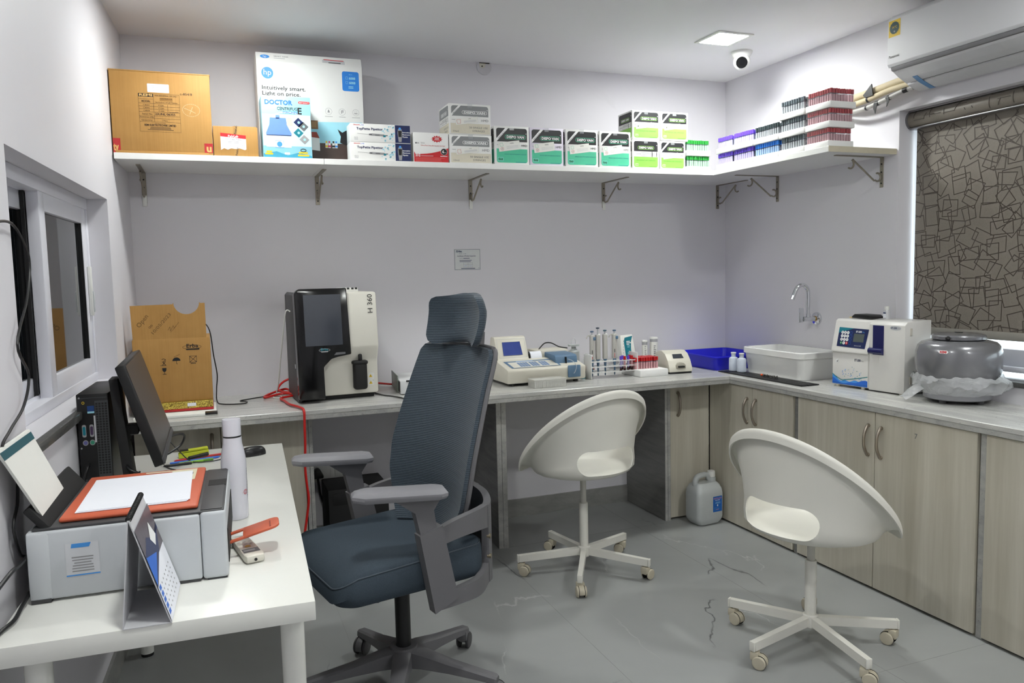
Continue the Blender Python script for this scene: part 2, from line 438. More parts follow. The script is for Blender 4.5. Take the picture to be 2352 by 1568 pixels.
# floor: bed and marble tiles
fl = struct(MB().box((-0.75, YF-0.2, -0.12), (R_+0.3, D_+0.2, -0.0008), mat("tile_grout", (150, 151, 150), 0.8)).build('floor'))
XJ = [-0.75, -0.43, 0.45, 1.33, 2.21, 3.09, R_+0.05]; YJ = [YF, 0.29, 2.05, 3.81, D_+0.05]
for i in range(len(XJ)-1):
    for j in range(len(YJ)-1):
        g = 0.0006
        MB().box((XJ[i]+g, YJ[j]+g, -0.0007), (XJ[i+1]-g, YJ[j+1]-g, 0.0), M_FLOOR).build("tile", fl)
# ceiling
struct(MB().box((-0.8, YF-0.2, H_), (R_+0.3, D_+0.2, H_+0.12), M_CEIL).build('ceiling'))
# back wall, front wall
struct(MB().box((-0.8, D_, -0.1), (R_+0.3, D_+0.2, H_+0.05), M_WALL).build('wall_back'))
struct(MB().box((-0.8, YF-0.2, -0.1), (R_+0.3, YF, H_+0.05), M_WALL).build('wall_front'))
# right wall with window opening
OY0, OY1, OZ0, OZ1 = 1.45, 2.92, 0.955, 2.204
wr = MB()
wr.box((R_, OY1, -0.1), (R_+0.26, D_+0.1, H_+0.05), M_WALL); wr.box((R_, YF-0.1, -0.1), (R_+0.26, OY0, H_+0.05), M_WALL)
wr.box((R_, OY0, -0.1), (R_+0.26, OY1, OZ0), M_WALL); wr.box((R_, OY0, OZ1), (R_+0.26, OY1, H_+0.05), M_WALL)
struct(wr.build('wall_right'))
# left wall (a little out of square), with the sliding window opening
LA = -0.050; LOC_L = (-0.345, D_, 0)
WY0, WY1, WZ0, WZ1 = -2.06, -0.655, 1.06, 1.805
wl = MB()
wl.box((-0.25, WY1, -0.1), (0, 0.15, H_+0.05), M_WALL); wl.box((-0.25, -5.8, -0.1), (0, WY0, H_+0.05), M_WALL)
wl.box((-0.25, WY0, -0.1), (0, WY1, WZ0), M_WALL); wl.box((-0.25, WY0, WZ1), (0, WY1, H_+0.05), M_WALL)
struct(wl.build('wall_left', loc=LOC_L, rz=LA))
# baseboards
BASEM = granite('grey_skirting_stone', (0.6, 0.6, 1.5), 0.74, 0.1)
struct(MB().box((1.42, D_-0.012, 0), (2.41, D_, 0.107), BASEM).build('baseboard_back'))
struct(MB().box((0.42, D_-0.012, 0), (1.37, D_, 0.107), BASEM).build('baseboard_knee'))
struct(MB().box((0, -5.5, 0), (0.012, -0.45, 0.10), BASEM).build('baseboard_left', loc=LOC_L, rz=LA))

# ---- left sliding window
w1 = bpy.data.objects.new('window_1', None); COL.objects.link(w1); w1.location = LOC_L; w1.rotation_euler = (0, 0, LA); struct(w1)
fr = MB(); x0, x1 = -0.20, -0.076
fr.box((x0, WY0, WZ1-0.045), (x1, WY1, WZ1), UPVC, 0.003); fr.box((x0, WY0, WZ0), (x1, WY1, WZ0+0.035), UPVC, 0.003)
fr.box((x0, WY1-0.03, WZ0+0.034), (x1-0.0005, WY1, WZ1-0.044), UPVC, 0.003); fr.box((x0, WY0, WZ0+0.034), (x1-0.0005, WY0+0.04, WZ1-0.044), UPVC, 0.003)
fr.box((-0.125, WY0, WZ0+0.03), (-0.119, WY1, WZ0+0.045), UPVC); fr.build('frame', w1)
MB().box((-0.24, WY0, WZ0-0.0), (-0.20, WY1, WZ1), BLACKM).build('backing_dark', w1)
def sash(ya, yb, xa, xb):
    s = MB(); z0, z1 = WZ0+0.03, WZ1-0.035; t = 0.07
    s.box((xa, ya, z0), (xb, ya+t, z1), UPVC, 0.005); s.box((xa, yb-t, z0), (xb, yb, z1), UPVC, 0.005)
    s.box((xa+0.0006, ya+t-0.004, z1-t), (xb-0.0006, yb-t+0.004, z1-0.0005), UPVC, 0.003); s.box((xa+0.0006, ya+t-0.004, z0+0.0005), (xb-0.0006, yb-t+0.004, z0+t), UPVC, 0.003)
    g = 0.004
    s.box((xa+0.004, ya+t-g, z0+t-g), (xb-0.004, ya+t+0.006, z1-t+g), BLACK); s.box((xa+0.004, yb-t-0.006, z0+t-g), (xb-0.004, yb-t+g, z1-t+g), BLACK)
    o = s.build('sash', w1)
    MB().box(((xa+xb)/2-0.004, ya+t-0.01, z0+t-0.01), ((xa+xb)/2+0.004, yb-t+0.01, z1-t+0.01), GLASSD).build('pane', o)
    return o
sa = sash(-1.41, -0.685, -0.118, -0.080)
sash(-2.03, -1.33, -0.168, -0.130)
MB().box((-0.129, -1.425, WZ0+0.04), (-0.119, -1.412, WZ1-0.04), BLACKM).build('brush_seal', w1)
lk = MB().box((-0.080, -0.724, 1.33), (-0.066, -0.700, 1.53), WHITE, 0.004); lk.box((-0.068, -0.718, 1.345), (-0.060, -0.706, 1.43), LGREY, 0.003); lk.build('latch', w1)
sl = MB().box((-0.075, WY0+0.02, WZ0-0.028), (0.022, WY1+0.03, WZ0-0.001), M_SILL, 0.003).build('trim_1', loc=LOC_L, rz=LA); struct(sl)
# thin plastic film lying over the far end of the sill
fm = MB(); rows = []
for i in range(7):
    yy = -1.15+0.075*i
    rows.append([(-0.07, yy, WZ0+0.006+0.006*random.random()), (-0.02, yy, WZ0+0.012+0.01*random.random()), (0.03, yy, WZ0+0.008+0.006*random.random()), (0.045+0.01*random.random(), yy, WZ0-0.04), (0.04+0.015*random.random(), yy, WZ0-0.10-0.05*random.random())])
fm.loft(rows, WRAP, cap=False, closed=False)
tag(fm.build('plastic_film', loc=LOC_L, rz=LA, fix=False), 'clear crinkled plastic film draped over the left window sill', 'film')

# ---- right window behind the roller blind
w2 = bpy.data.objects.new('window_2', None); COL.objects.link(w2); w2.location = (R_, 0, 0); struct(w2)
fr = MB(); a, b = 0.16, 0.24
fr.box((a, OY0, OZ0+0.02), (b, OY1, OZ0+0.12), UPVC, 0.004); fr.box((a, OY0, OZ1-0.06), (b, OY1, OZ1), UPVC, 0.004)
fr.box((a, OY1-0.03, OZ0), (b, OY1, OZ1), UPVC, 0.004); fr.box((a, OY0, OZ0), (b, OY0+0.05, OZ1), UPVC, 0.004)
fr.box((a+0.01, 2.15, OZ0), (b-0.01, 2.22, OZ1), UPVC, 0.004)
fr.box((a-0.03, OY0, OZ0+0.02), (a, OY1, OZ0+0.045), UPVC, 0.003); fr.build('frame', w2)
MB().box((0.205, OY0+0.04, OZ0+0.11), (0.211, OY1-0.025, OZ1-0.05), clear_mat('clear_window_glass', (225, 240, 240), 0.12, 0.03)).build('pane', w2)
struct(MB().box((R_-0.012, OY0, OZ0-0.022), (R_+0.2, OY1, OZ0+0.002), M_SILL, 0.003).build('trim_2'))

# ================================================================== lamps in the ceiling
LAMP = mat('lit_diffuser', (250, 253, 249), 0.5, emis=PANEL_STRENGTH, var=0.0)
def panel(x, y, label, k=1.0):
    t = thing('ceiling_light', label, 'ceiling light', (x, y, H_), 0, 'square ceiling light panels')
    f = MB()
    for (a, b, c, d) in ((-0.108, -0.108, 0.108, -0.088), (-0.108, 0.088, 0.108, 0.108), (-0.108, -0.088, -0.088, 0.088), (0.088, -0.088, 0.108, 0.088)):
        f.box((a, b, -0.007), (c, d, 0.0), WHITE, 0.002)
    f.build('trim_ring', t); MB().box((-0.088, -0.088, -0.005), (0.088, 0.088, -0.001), LAMP if k == 1.0 else mat('lit_diffuser_%d' % int(k*100), (250, 253, 249), 0.5, emis=PANEL_STRENGTH*k, var=0.0)).build('diffuser', t)
panel(2.56, 3.49, 'lit square ceiling panel near the dome camera')
panel(0.21, 3.47, 'lit square ceiling panel above the big brown carton, cut by the top edge', 0.72)
panel(2.56, 1.35, 'lit square ceiling panel in front of the air conditioner')
panel(0.21, 1.35, 'lit square ceiling panel above the white table')
panel(1.75, -0.6, 'unseen lit square ceiling panel added behind the camera to balance the light')  # unseen rear lamp, added and placed to even out the room light

# dome camera
t = thing('security_camera', 'white dome security camera on the ceiling by the light panel', 'camera', (2.815, 3.675, H_))
MB().lathe([(0.0, 0), (0.058, 0), (0.058, -0.008), (0.046, -0.030), (0.040, -0.036), (0.0, -0.036)], WHITE, 28).build('mount', t)
ball = MB().lathe([(0.0, 0.046)]+[(0.046*math.cos(R(a)), 0.046*math.sin(R(a))) for a in range(80, -91, -10)], WHITE, 28, TM((0, 0, -0.055))).build('housing', t)
dd = Vector((-2.6, -3.4, -1.4)).normalized(); c0 = Vector((0, 0, -0.055))
e = MB().cyl(c0+dd*0.034, c0+dd*0.0485, 0.031, mat('lens_black', (9, 9, 10), 0.9, spec=0.1), 0.028, n=24).build('lens_ring', t)
MB().cyl(c0+dd*0.048, c0+dd*0.051, 0.012, GLOSSB, n=20).build('lens', e)

# round blank plate high on the back wall
t = thing('wall_plate', 'round white blanking plate high on the back wall', 'wall plate', (1.517, D_-0.0005, 2.632))
MB().cyl((0, 0, 0), (0, -0.006, 0), 0.044, mat('painted_plate', (204, 202, 206), 0.5), n=32).build('disc', t)
MB().cyl((-0.012, -0.004, 0.012), (-0.012, -0.009, 0.012), 0.019, OFFW, n=20).build('knockout', t)
MB().cyl((-0.014, -0.008, 0.002), (-0.014, -0.0105, 0.002), 0.004, BLACKM, n=12).build('hole', t)
MB().box((-0.03, -0.012, 0.018), (0.03, -0.003, 0.0222), mat('dark_smear', (60, 54, 50), 0.8)).build('cover_edge', t)

# ================================================================== counters and cabinets
ZT = 0.86; CT = 0.043; YC = 3.6245; XC = 2.6996
def slab(name, lo, hi, mt, label):
    o = MB().box(lo, hi, mt, 0.003, 1)
    return o
t = thing('worktop', 'long pale granite worktop along the back wall', 'worktop', (1.2, 3.95, ZT-CT))
def rel(lo, hi, c): return tuple(lo[i]-c[i] for i in range(3)), tuple(hi[i]-c[i] for i in range(3))
c = (1.2, 3.95, ZT-CT)
lo, hi = rel((-0.375, YC, ZT-CT/2), (XC+0.03, D_, ZT), c); MB().box(lo, hi, M_GRAN_X, 0.002, 1).build('top_slab', t)
lo, hi = rel((-0.375, YC+0.001, ZT-CT), (XC+0.03, D_-0.3, ZT-CT/2-0.0006), c); MB().box(lo, hi, M_GRAN_EDGE, 0.002, 1).build('edge_strip', t)
t = thing('worktop', 'pale granite worktop under the window carrying the grey centrifuge', 'worktop', (2.95, 2.5, ZT-CT))
c = (2.95, 2.5, ZT-CT)
lo, hi = rel((XC, 1.0, ZT-CT/2), (R_, YC-0.001, ZT-0.0004), c); MB().box(lo, hi, M_GRAN_Y, 0.002, 1).build('top_slab', t)
lo, hi = rel((XC+0.031, YC-0.001, ZT-CT/2), (R_, D_, ZT-0.0004), c); MB().box(lo, hi, M_GRAN_Y, 0.002, 1).build('corner_slab', t)
lo, hi = rel((XC+0.001, 1.0, ZT-CT), (R_-0.2, YC-0.001, ZT-CT/2-0.0006), c); MB().box(lo, hi, M_GRAN_EDGE, 0.002, 1).build('edge_strip', t)
ZU = ZT-CT-0.001
def panelleg(x0, x1, yf, label):
    t = thing('support_panel', label, 'support panel', ((x0+x1)/2, yf+0.2, 0))
    h = (x1-x0)/2
    MB().box((-h, -0.2, 0), (-0.0006, D_-yf-0.2, ZU), M_GRAN_P, 0.0015, 1).build('slab', t)
    MB().box((0.0006, -0.2, 0), (h, D_-yf-0.2, ZU), M_GRAN_P, 0.0015, 1).build('slab', t)
    MB().box((-h, -0.204, 0), (-0.001, -0.2005, ZU), M_GRAN_EDGE).build('front_edge', t); MB().box((0.001, -0.204, 0), (h, -0.2005, ZU), M_GRAN_EDGE).build('front_edge', t)
panelleg(0.389, 0.424, 3.83, 'granite support panel beside the wall sockets under the worktop')
panelleg(1.366, 1.420, 3.815, 'granite support panel between the office chair and the white swivel chair')
panelleg(2.412, 2.447, 3.842, 'dark granite support panel beside the corner cabinet')
def handle(parent, x, z, y, L=0.13):
    p = catmull([(x, y, z+L/2), (x, y-0.010, z+L/2), (x, y-0.026, z+L*0.25), (x, y-0.030, z), (x, y-0.026, z-L*0.25), (x, y-0.010, z-L/2), (x, y, z-L/2)], 4)
    n = len(p); rs = [0.0062+0.002*abs(i/(n-1)-0.5)*2 for i in range(n)]
    MB().tube(p, rs, NICKEL, 10).build('handle', parent)
def cabinet(label, loc, rz, w, d, doors, h=ZU, z0=0.012):
    """front at local y=0, doors = [(x0,x1,handle_x or None)]"""
    t = thing('base_cabinet', label, 'cabinet', loc, rz)
    bd = MB(); th = 0.018
    bd.box((0, 0.022, 0), (th, d, h-0.001), M_LAM); bd.box((w-th, 0.022, 0), (w, d, h-0.001), M_LAM); bd.box((th, 0.03, 0.0), (w-th, d, 0.02), M_LAM); bd.box((th, d-0.01, 0.02), (w-th, d, h-0.001), M_LAM)
    bd.build('carcass', t)
    for (a, b, hx) in doors:
        o = MB().box((a+0.0015, 0, z0), (b-0.0015, 0.019, h-0.004), M_LAM, 0.0015, 1).build('door', t)
        if hx is not None: handle(o, hx, 0.683, 0.0)
    return t
# left, behind the white table
cabinet('pale laminate cabinet under the brown carton, mostly behind the white table', (-0.355, 3.832, 0), 0, 0.742, 0.44, [(0.0, 0.365, 0.327), (0.365, 0.742, None)])
# corner cabinet facing the camera
cabinet('narrow laminate corner cabinet behind the plastic jug', (2.449, 3.844, 0), 0, 0.268, 0.44, [(0.0, 0.27, 0.051)])
# under the window: fronts face -x
def right_cab(label, ya, yb, doors):
    return cabinet(label, (2.72, ya, 0), -PI/2, ya-yb, 0.44, [(ya-p, ya-q, (ya-hh) if hh else None) for (p, q, hh) in doors])
right_cab('laminate cabinet in the corner below the white sink basin', 3.842, 3.132, [(3.842, 3.452, 3.492), (3.452, 3.132, 3.419)])
right_cab('laminate two door cabinet below the electrolyte analyser', 3.098, 2.112, [(3.098, 2.610, 2.644), (2.610, 2.112, 2.572)])
right_cab('laminate cabinet at the right edge of the picture', 2.078, 1.10, [(2.078, 1.60, None), (1.60, 1.10, None)])
t = thing('support_panel', 'thin dark granite strip between the corner cabinet and the two door cabinet', 'support panel', (2.75, 3.115, 0))
MB().box((-0.02, -0.014, 0), (0.4, 0.014, ZU), M_GRAN_P, 0.0015, 1).build('slab', t)
t = thing('support_panel', 'rough granite strip in the gap right of the two door cabinet', 'support panel', (2.75, 2.095, 0))
MB().box((-0.018, -0.014, 0), (0.4, 0.014, ZU), M_GRAN_EDGE, 0.0015, 1).build('slab', t)
# pencil mark on the door
t = Decal(T_frame((2.7198, 2.40, 0.735), (0, -1, 0), (0, 0, 1))).text('7', 0, 0, 0.022, INKDG, 1).build('pencil_mark')
tag(t, 'small pencilled figure seven on the cabinet door below the centrifuge', 'mark')

# ================================================================== wall shelf
SZ, ST_ = 1.9985, 0.027; ZS = SZ+ST_; YS = 3.833; XS = 2.7423
t = thing('wall_shelf', 'white wall shelf board below the cartons, left half of the back wall', 'shelf', (0.09, 4.06, SZ))
MB().box((-0.450, YS-4.06, 0), (0.4465, D_-4.06, ST_), WBOARD, 0.001, 1).build('board', t)
t = thing('wall_shelf', 'white wall shelf board below the syringe boxes, right part of the back wall', 'shelf', (1.7, 4.06, SZ))
MB().box((0.538-1.7, YS-4.06, 0), (R_-1.7, D_-4.06, ST_), WBOARD, 0.001, 1).build('board', t)
t = thing('wall_shelf', 'white wall shelf board on the window wall holding the capped tube trays', 'shelf', (2.95, 3.4, SZ))
MB().box((XS-2.95, 2.935-3.4, 0), (R_-2.95, YS-0.001-3.4, ST_), WBOARD, 0.001, 1).build('board', t)
MB().box((XS-2.95, 2.932-3.4, 0.0), (R_-2.95, 2.9348-3.4, ST_), RAWEDGE).build('raw_end', t)
def bracket(loc, rz, label, clip=False, flip=1):
    """local: wall plate along z at y=0, arm runs to -y"""
    t = thing('shelf_bracket', label, 'bracket', loc, rz, 'metal shelf brackets')
    p = MB().box((-0.011, -0.004, -0.150), (0.011, 0, 0), BRKT, 0.001, 1)
    p.build('wall_plate', t)
    MB().box((-0.010, -0.30, -0.004), (0.010, -0.004, 0), BRKT, 0.001, 1).build('arm', t)
    b = MB()
    def scroll(c, r, a0, a1, n=12): return [(0, c[0]+r*math.cos(R(a0+(a1-a0)*k/n)), c[1]+r*math.sin(R(a0+(a1-a0)*k/n))) for k in range(n+1)]
    pts = scroll((-0.205, -0.040), 0.022, -120, 62, 9)
    pts += [(0, -0.19, -0.018)] + scroll((-0.036, -0.098), 0.022, 210, 450, 12)[0:0]
    pts += [(0, -0.05, -0.118)] + scroll((-0.030, -0.100), 0.020, 230, 470, 12)
    b.tube(pts, 0.0045, BRKT, 8); b.build('scroll_brace', t)
    for z in (-0.035, -0.075, -0.13): MB().cyl((0, -0.003, z), (0, -0.0055, z), 0.004, BLACKM, n=10).build('screw', t)
    if clip:
        c = MB().box((-0.0105, -0.008, -0.165), (0.0105, -0.0045, -0.112), WHITE, 0.002); c.build('white_tag', t)
    return t
for x, lab, cl in ((-0.278, 'shelf bracket below the big brown carton', True), (0.560, 'shelf bracket below the blue centrifuge box', False), (1.417, 'shelf bracket below the grey syringe boxes', True), (2.27, 'shelf bracket below the last dark green syringe box', True), (3.10, 'shelf bracket in the corner below the green capped tubes', False)):
    bracket((x, D_, SZ), 0, lab, cl)
for y, lab in ((3.79, 'shelf bracket on the window wall nearest the corner'), (3.02, 'shelf bracket on the window wall near the blind')):
    bracket((R_, y, SZ), -PI/2, lab)

# ================================================================== boxes on the shelf
YB = 3.852                                            # fronts of the boxes
def carton(name, label, x0, x1, z0, h, d, mt, yf=YB, rz=0, group=None, r=0.003):
    w = x1-x0
    t = thing(name, label, 'box', ((x0+x1)/2, yf+d/2, z0+0.0004), rz, group)
    MB().box((-w/2, -d/2, 0), (w/2, d/2, h), mt, r, 2).build('carton', t)
    return t, w
def bars(D, u0, u1, v, n, step, hgt, m, lay=2, ragged=0.3, center=False):
    for k in range(n):
        L = (u1-u0)*(1-ragged*random.random()); o = ((u1-u0)-L)/2 if center else 0
        D.rect(u0+o, v-k*step, u0+o+L, v-k*step+hgt, m, lay)
WBOX = mat('white_printed_card', (232, 232, 230), 0.42, var=0.02, scale=8)

# --- big brown centrifuge carton
t, w = carton('cardboard_box', 'large brown carton printed with a black model table at the shelf end', -0.362, 0.046, ZS, 0.358, 0.36, M_CARD)
MB().box((-w/2-0.002, -0.18, 0.352), (w/2+0.002, 0.0, 0.360), M_CARD, 0.002).build('top_flap', t)
MB().box((-w/2+0.01, -0.1835, 0.0), (w/2-0.02, -0.1805, 0.012), M_CARD, 0.001).build('bottom_fold', t)
D = Decal(T_front(w, 0.36))
D.rrect(0.150, 0.268, 0.238, 0.305, 0.003, PAPER, 1); D.ring(rpoly(0.082, 0.031, 0.003, 4, 0.194, 0.2865), 0.0006, INKP, 2)
for k, s in enumerate(('Equipment No. & Type Kit No.', 'Reg. Marketing No. No.', 'Unit: D, Industrial Estate,', 'Bhosari, Pune, India')): D.text(s, 0.194, 0.296-k*0.007, 0.0035, INKG, 2, center=True)
a, b, c0, d0 = 0.112, 0.278, 0.097, 0.262
D.ring([(a, c0), (b, c0), (b, d0), (a, d0)], 0.0012, INKBR, 1)
D.rect(a, 0.248, 0.172, d0, INKB, 1); D.text('REMI', 0.142, 0.2505, 0.0095, mat('box_light_ink', (214, 172, 104), 0.6), 2, center=True, bold=0.03, w=0.052)
D.line([(0.172, 0.140), (0.172, d0)], 0.001, INKBR)
for v in (0.238, 0.220, 0.207, 0.195, 0.183, 0.166, 0.155, 0.140): D.line([(a, v), (b if v not in (0.238,) else 0.172, v)], 0.0009, INKBR)
D.line([(0.228, 0.183), (0.228, 0.216)], 0.0009, INKBR)
D.text('FOR INDUSTRIAL USE ONLY', 0.225, 0.2515, 0.0065, INKBR, 2, center=True, w=0.092)
D.rect(0.198, 0.232, 0.250, 0.2465, mat('box_stamp', (150, 108, 48), 0.6), 1); D.text('CENTRIFUGE', 0.224, 0.239, 0.0055, INKBR, 2, center=True, w=0.048)
D.text('Inclusive of all Taxes', 0.225, 0.2235, 0.0055, INKBR, 2, center=True, w=0.088)
D.text('MODEL', 0.142, 0.225, 0.0075, INKBR, 2, center=True, bold=0.02)
for k, s in enumerate(('C-854/4', 'C-854/6', 'C-854/8')): D.text(s, 0.142, 0.2095-k*0.012, 0.0055, INKBR, 2, center=True); D.text('₹ 5200', 0.202, 0.2095-k*0.012, 0.0055, INKBR, 2, center=True)
D.text('Serial No.', 0.145, 0.1705, 0.0072, INKBR, 2, center=True, w=0.042); D.text('Month & Year of Mfg.', 0.142, 0.158, 0.0055, INKBR, 2, center=True, w=0.056); D.text('Quantity', 0.142, 0.1445, 0.0065, INKBR, 2, center=True, w=0.044)
D.text('1 Piece', 0.215, 0.1445, 0.0055, INKBR, 2, center=True); D.text('23UNL 06355', 0.176, 0.1705, 0.009, INKB, 3, w=0.082, bold=0.01); D.line([(0.234, 0.187), (0.238, 0.184), (0.272, 0.186)], 0.0012, INKB, 3)
D.text('Manufactured By', 0.195, 0.132, 0.0045, INKBR, 2, center=True); D.text('REMI ELEKTROTECHNIK LIMITED', 0.195, 0.122, 0.0085, INKBR, 2, center=True, w=0.128, bold=0.03)
bars(D, 0.138, 0.252, 0.115, 3, 0.005, 0.0022, INKBR, 1, 0.35, True)
D.text('c-854/8', 0.282, 0.262, 0.010, INKB, 2, w=0.050)
ch = mat('white_chalk', (226, 206, 170), 0.9)
for k in range(26):
    a1 = 2*PI*k/26; a2 = a1+0.17; D.line([(0.325+0.036*math.cos(a1), 0.198+0.027*math.sin(a1)), (0.325+0.036*math.cos(a2), 0.198+0.027*math.sin(a2))], 0.0010, ch)
D.line([(0.296, 0.206), (0.318, 0.198), (0.342, 0.186)], 0.0012, ch); D.line([(0.331, 0.212), (0.318, 0.180)], 0.0012, ch)
D.build('print', t)
D = Decal(T_front(w, 0.36)); D.rect(0.0005, 0.0, 0.030, 0.064, INKDR, 1); D.text('ty', 0.001, 0.012, 0.032, mat('box_light_ink', (214, 172, 104), 0.6), 2, bold=0.04, w=0.022)
D.build('red_tape', t)
D = Decal(T_front(w, 0.36)); D.rect(0.372, 0.012, 0.4075, 0.054, INKDR, 1); D.text('u', 0.381, 0.017, 0.032, mat('box_light_ink', (214, 172, 104), 0.6), 2, bold=0.04)
D.build('red_tape', t)
# --- small opened carton
t, w = carton('cardboard_box', 'small opened brown carton with a torn white test tube label', 0.049, 0.243, ZS, 0.135, 0.20, M_CARD)
MB().box((-0.086, -0.098, 0), (0.0, 0.0, 0.0025), M_CARD, T=TM((0, 0, 0.136), rx=0, ry=R(-15), rz=0)).build('lid_flap', t)
MB().box((0.0, -0.097, 0.134), (0.092, 0.05, 0.1375), M_CARD, 0.001).build('lid_flap', t)
D = Decal(T_front(w, 0.20))
D.rect(0.086, 0.0, 0.104, 0.132, mat('brown_tape', (166, 124, 62), 0.3), 1)
D.poly([(0.031, 0.028), (0.045, 0.036), (0.060, 0.030), (0.075, 0.036), (0.095, 0.034), (0.112, 0.037), (0.135, 0.030), (0.141, 0.034), (0.141, 0.096), (0.031, 0.105)], PAPER, 2)
D.poly([(0.031, 0.089), (0.141, 0.080), (0.141, 0.096), (0.031, 0.105)], INKR, 3); D.text('PolyLab', 0.086, 0.086, 0.010, INKW, 4, center=True, bold=0.02)
D.text('TEST TUBE STAND', 0.086, 0.073, 0.0065, INKB, 3, center=True, w=0.072); bars(D, 0.060, 0.112, 0.066, 2, 0.006, 0.002, INKG, 3, 0.2, True); D.rect(0.070, 0.048, 0.076, 0.050, INKG, 3); D.rect(0.122, 0.048, 0.130, 0.050, INKG, 3)
D.text('PolyLab', 0.101, 0.004, 0.009, INKB, 3, rot=R(80)); D.text('PolyLab', 0.099, 0.100, 0.009, INKB, 3, rot=R(80)); D.build('print', t)
# --- white printer box
x0, x1, d = 0.263, 0.772, 0.21; w = x1-x0; h = 0.531
t = thing('printer_box', 'tall white printer carton with blue round logo behind the centrifuge box', 'box', ((x0+x1)/2, 4.032+d/2, ZS+0.0004))
MB().prism([(-d/2, 0), (d/2, 0), (d/2, h), (-d/2+0.018, h), (-d/2, h-0.046)], -w/2, w/2, WBOX, 'X', bev=0.003).build('carton', t)
Dt = Decal(T_frame((-w/2, -d/2, h-0.046), (1, 0, 0), (0, 0.018, 0.046)))
Dt.disc(0.042, 0.026, 0.022, INKLB, 1, 0.010); Dt.text('hp', 0.042, 0.021, 0.012, INKW, 2, center=True); Dt.text('SMART TANK', 0.084, 0.028, 0.006, INKG, 1, w=0.07, bold=0.02); Dt.rect(0.084, 0.018, 0.136, 0.022, INKP, 1)
Dt.build('lid_logo', t); Dt = Decal(T_frame((-w/2, -d/2, h-0.046), (1, 0, 0), (0, 0.018, 0.046)))
Dt.poly([(0.315, 0.014), (0.425, 0.010), (0.425, 0.028), (0.420, 0.032), (0.322, 0.034), (0.315, 0.030)], INKP, 1); Dt.poly([(0.322, 0.030), (0.420, 0.028), (0.420, 0.032), (0.322, 0.034)], INKR, 2); Dt.rect(0.345, 0.013, 0.405, 0.019, INKDG, 2); Dt.build('lid_picture', t)
D = Decal(T_front(w, d))
D.disc(0.050, 0.430, 0.028, INKLB, 1); D.text('hp', 0.050, 0.421, 0.026, INKW, 2, center=True, rot=R(-2), w=0.036)
D.text('Intuitively smart.', 0.022, 0.352, 0.019, INKB, 1, w=0.205, bold=0.012); D.text('Light on price.', 0.022, 0.325, 0.019, INKB, 1, w=0.180, bold=0.012)
D.rrect(0.408, 0.366, 0.492, 0.462, 0.010, mat('patch_blue', (40, 126, 214), 0.5), 1)
D.text('Up to', 0.450, 0.446, 0.005, INKAQ, 2, center=True); D.text('6000', 0.458, 0.424, 0.011, INKAQ, 2, center=True, bold=0.03); D.text('6000', 0.458, 0.402, 0.011, INKAQ, 2, center=True, bold=0.03)
for v in (0.424, 0.402): D.ring([(0.426, v), (0.436, v), (0.436, v+0.012), (0.426, v+0.012)], 0.0012, INKAQ, 2)
bars(D, 0.436, 0.465, 0.387, 2, 0.007, 0.003, INKAQ, 2, 0.2, True)
for u in (0.335, 0.402, 0.470):
    D.ring(ellipse(0.0165, 0.0165, 20, u, 0.262), 0.001, INKG, 1); bars(D, u-0.02, u+0.02, 0.236, 1, 0.005, 0.002, INKG, 1, 0.2, True)
D.poly([(u, 0.262+v) for u, v in ((0.329, -0.006), (0.341, -0.006), (0.339, 0.002), (0.335, 0.010), (0.331, 0.002))], INKG, 2); D.rect(0.397, 0.254, 0.401, 0.270, INKG, 2); D.rect(0.4035, 0.258, 0.4075, 0.272, INKG, 2); D.rect(0.462, 0.255, 0.478, 0.259, INKG, 2); D.ring([(0.463, 0.261), (0.477, 0.261), (0.475, 0.271), (0.465, 0.271)], 0.001, INKG, 2)
D.poly([(0.010, 0.10), (0.500, 0.10), (0.500, 0.214), (0.010, 0.200)], INKAQ, 1); D.rect(0.004, 0.0, 0.505, 0.105, INKWD, 2); D.rect(0.004, 0.0, 0.505, 0.028, mat('printed_table_edge', (48, 38, 36), 0.5), 3)
D.rect(0.228, 0.172, 0.280, 0.214, mat('printed_frame', (132, 98, 66), 0.5), 3); D.rect(0.236, 0.180, 0.272, 0.208, mat('printed_frame_in', (160, 124, 84), 0.5), 4)
D.poly([(0.228, 0.072), (0.285, 0.066), (0.285, 0.128), (0.228, 0.134)], WBOX, 3); D.poly([(0.228, 0.134), (0.285, 0.128), (0.272, 0.158), (0.228, 0.158)], mat('printed_red', (150, 60, 48), 0.5), 3)
for u, m in ((0.318, INKYL), (0.332, INKPK), (0.352, INKB), (0.366, INKLB)):
    D.rect(u-0.006, 0.082, u+0.006, 0.106, WBOX, 4); D.rect(u-0.004, 0.106, u+0.004, 0.116, m, 4); D.rect(u-0.006, 0.086, u+0.006, 0.095, m, 5)
D.poly([(0.385, 0.110), (0.420, 0.095), (0.420, 0.172), (0.398, 0.160), (0.375, 0.176), (0.390, 0.140)], INKB, 4); D.build('print', t)
# --- blue centrifuge box
t, w = carton('centrifuge_box', 'pale blue picture box of a small centrifuge leaning before the printer carton', 0.264, 0.487, ZS, 0.284, 0.15, mat('aqua_printed_card', (148, 208, 226), 0.35, var=0.06, scale=6))
D = Decal(T_front(w, 0.15))
D.rect(0.002, 0.055, 0.221, 0.20, mat('very_pale_aqua', (200, 230, 238), 0.4), 1)
D.text('DOCTOR', 0.016, 0.245, 0.020, INKBL, 3, w=0.125, bold=0.035); D.text('CENTRIFUG', 0.070, 0.220, 0.014, INKB, 3, w=0.092, bold=0.012); D.text('MACHIN', 0.097, 0.205, 0.013, INKBL, 3, w=0.064); D.text('E', 0.163, 0.205, 0.029, INKB, 3, bold=0.03)
D.rrect(0.168, 0.252, 0.220, 0.264, 0.005, INKR, 2); D.text('BEST QUALITY', 0.194, 0.255, 0.0055, INKW, 3, center=True, w=0.044)
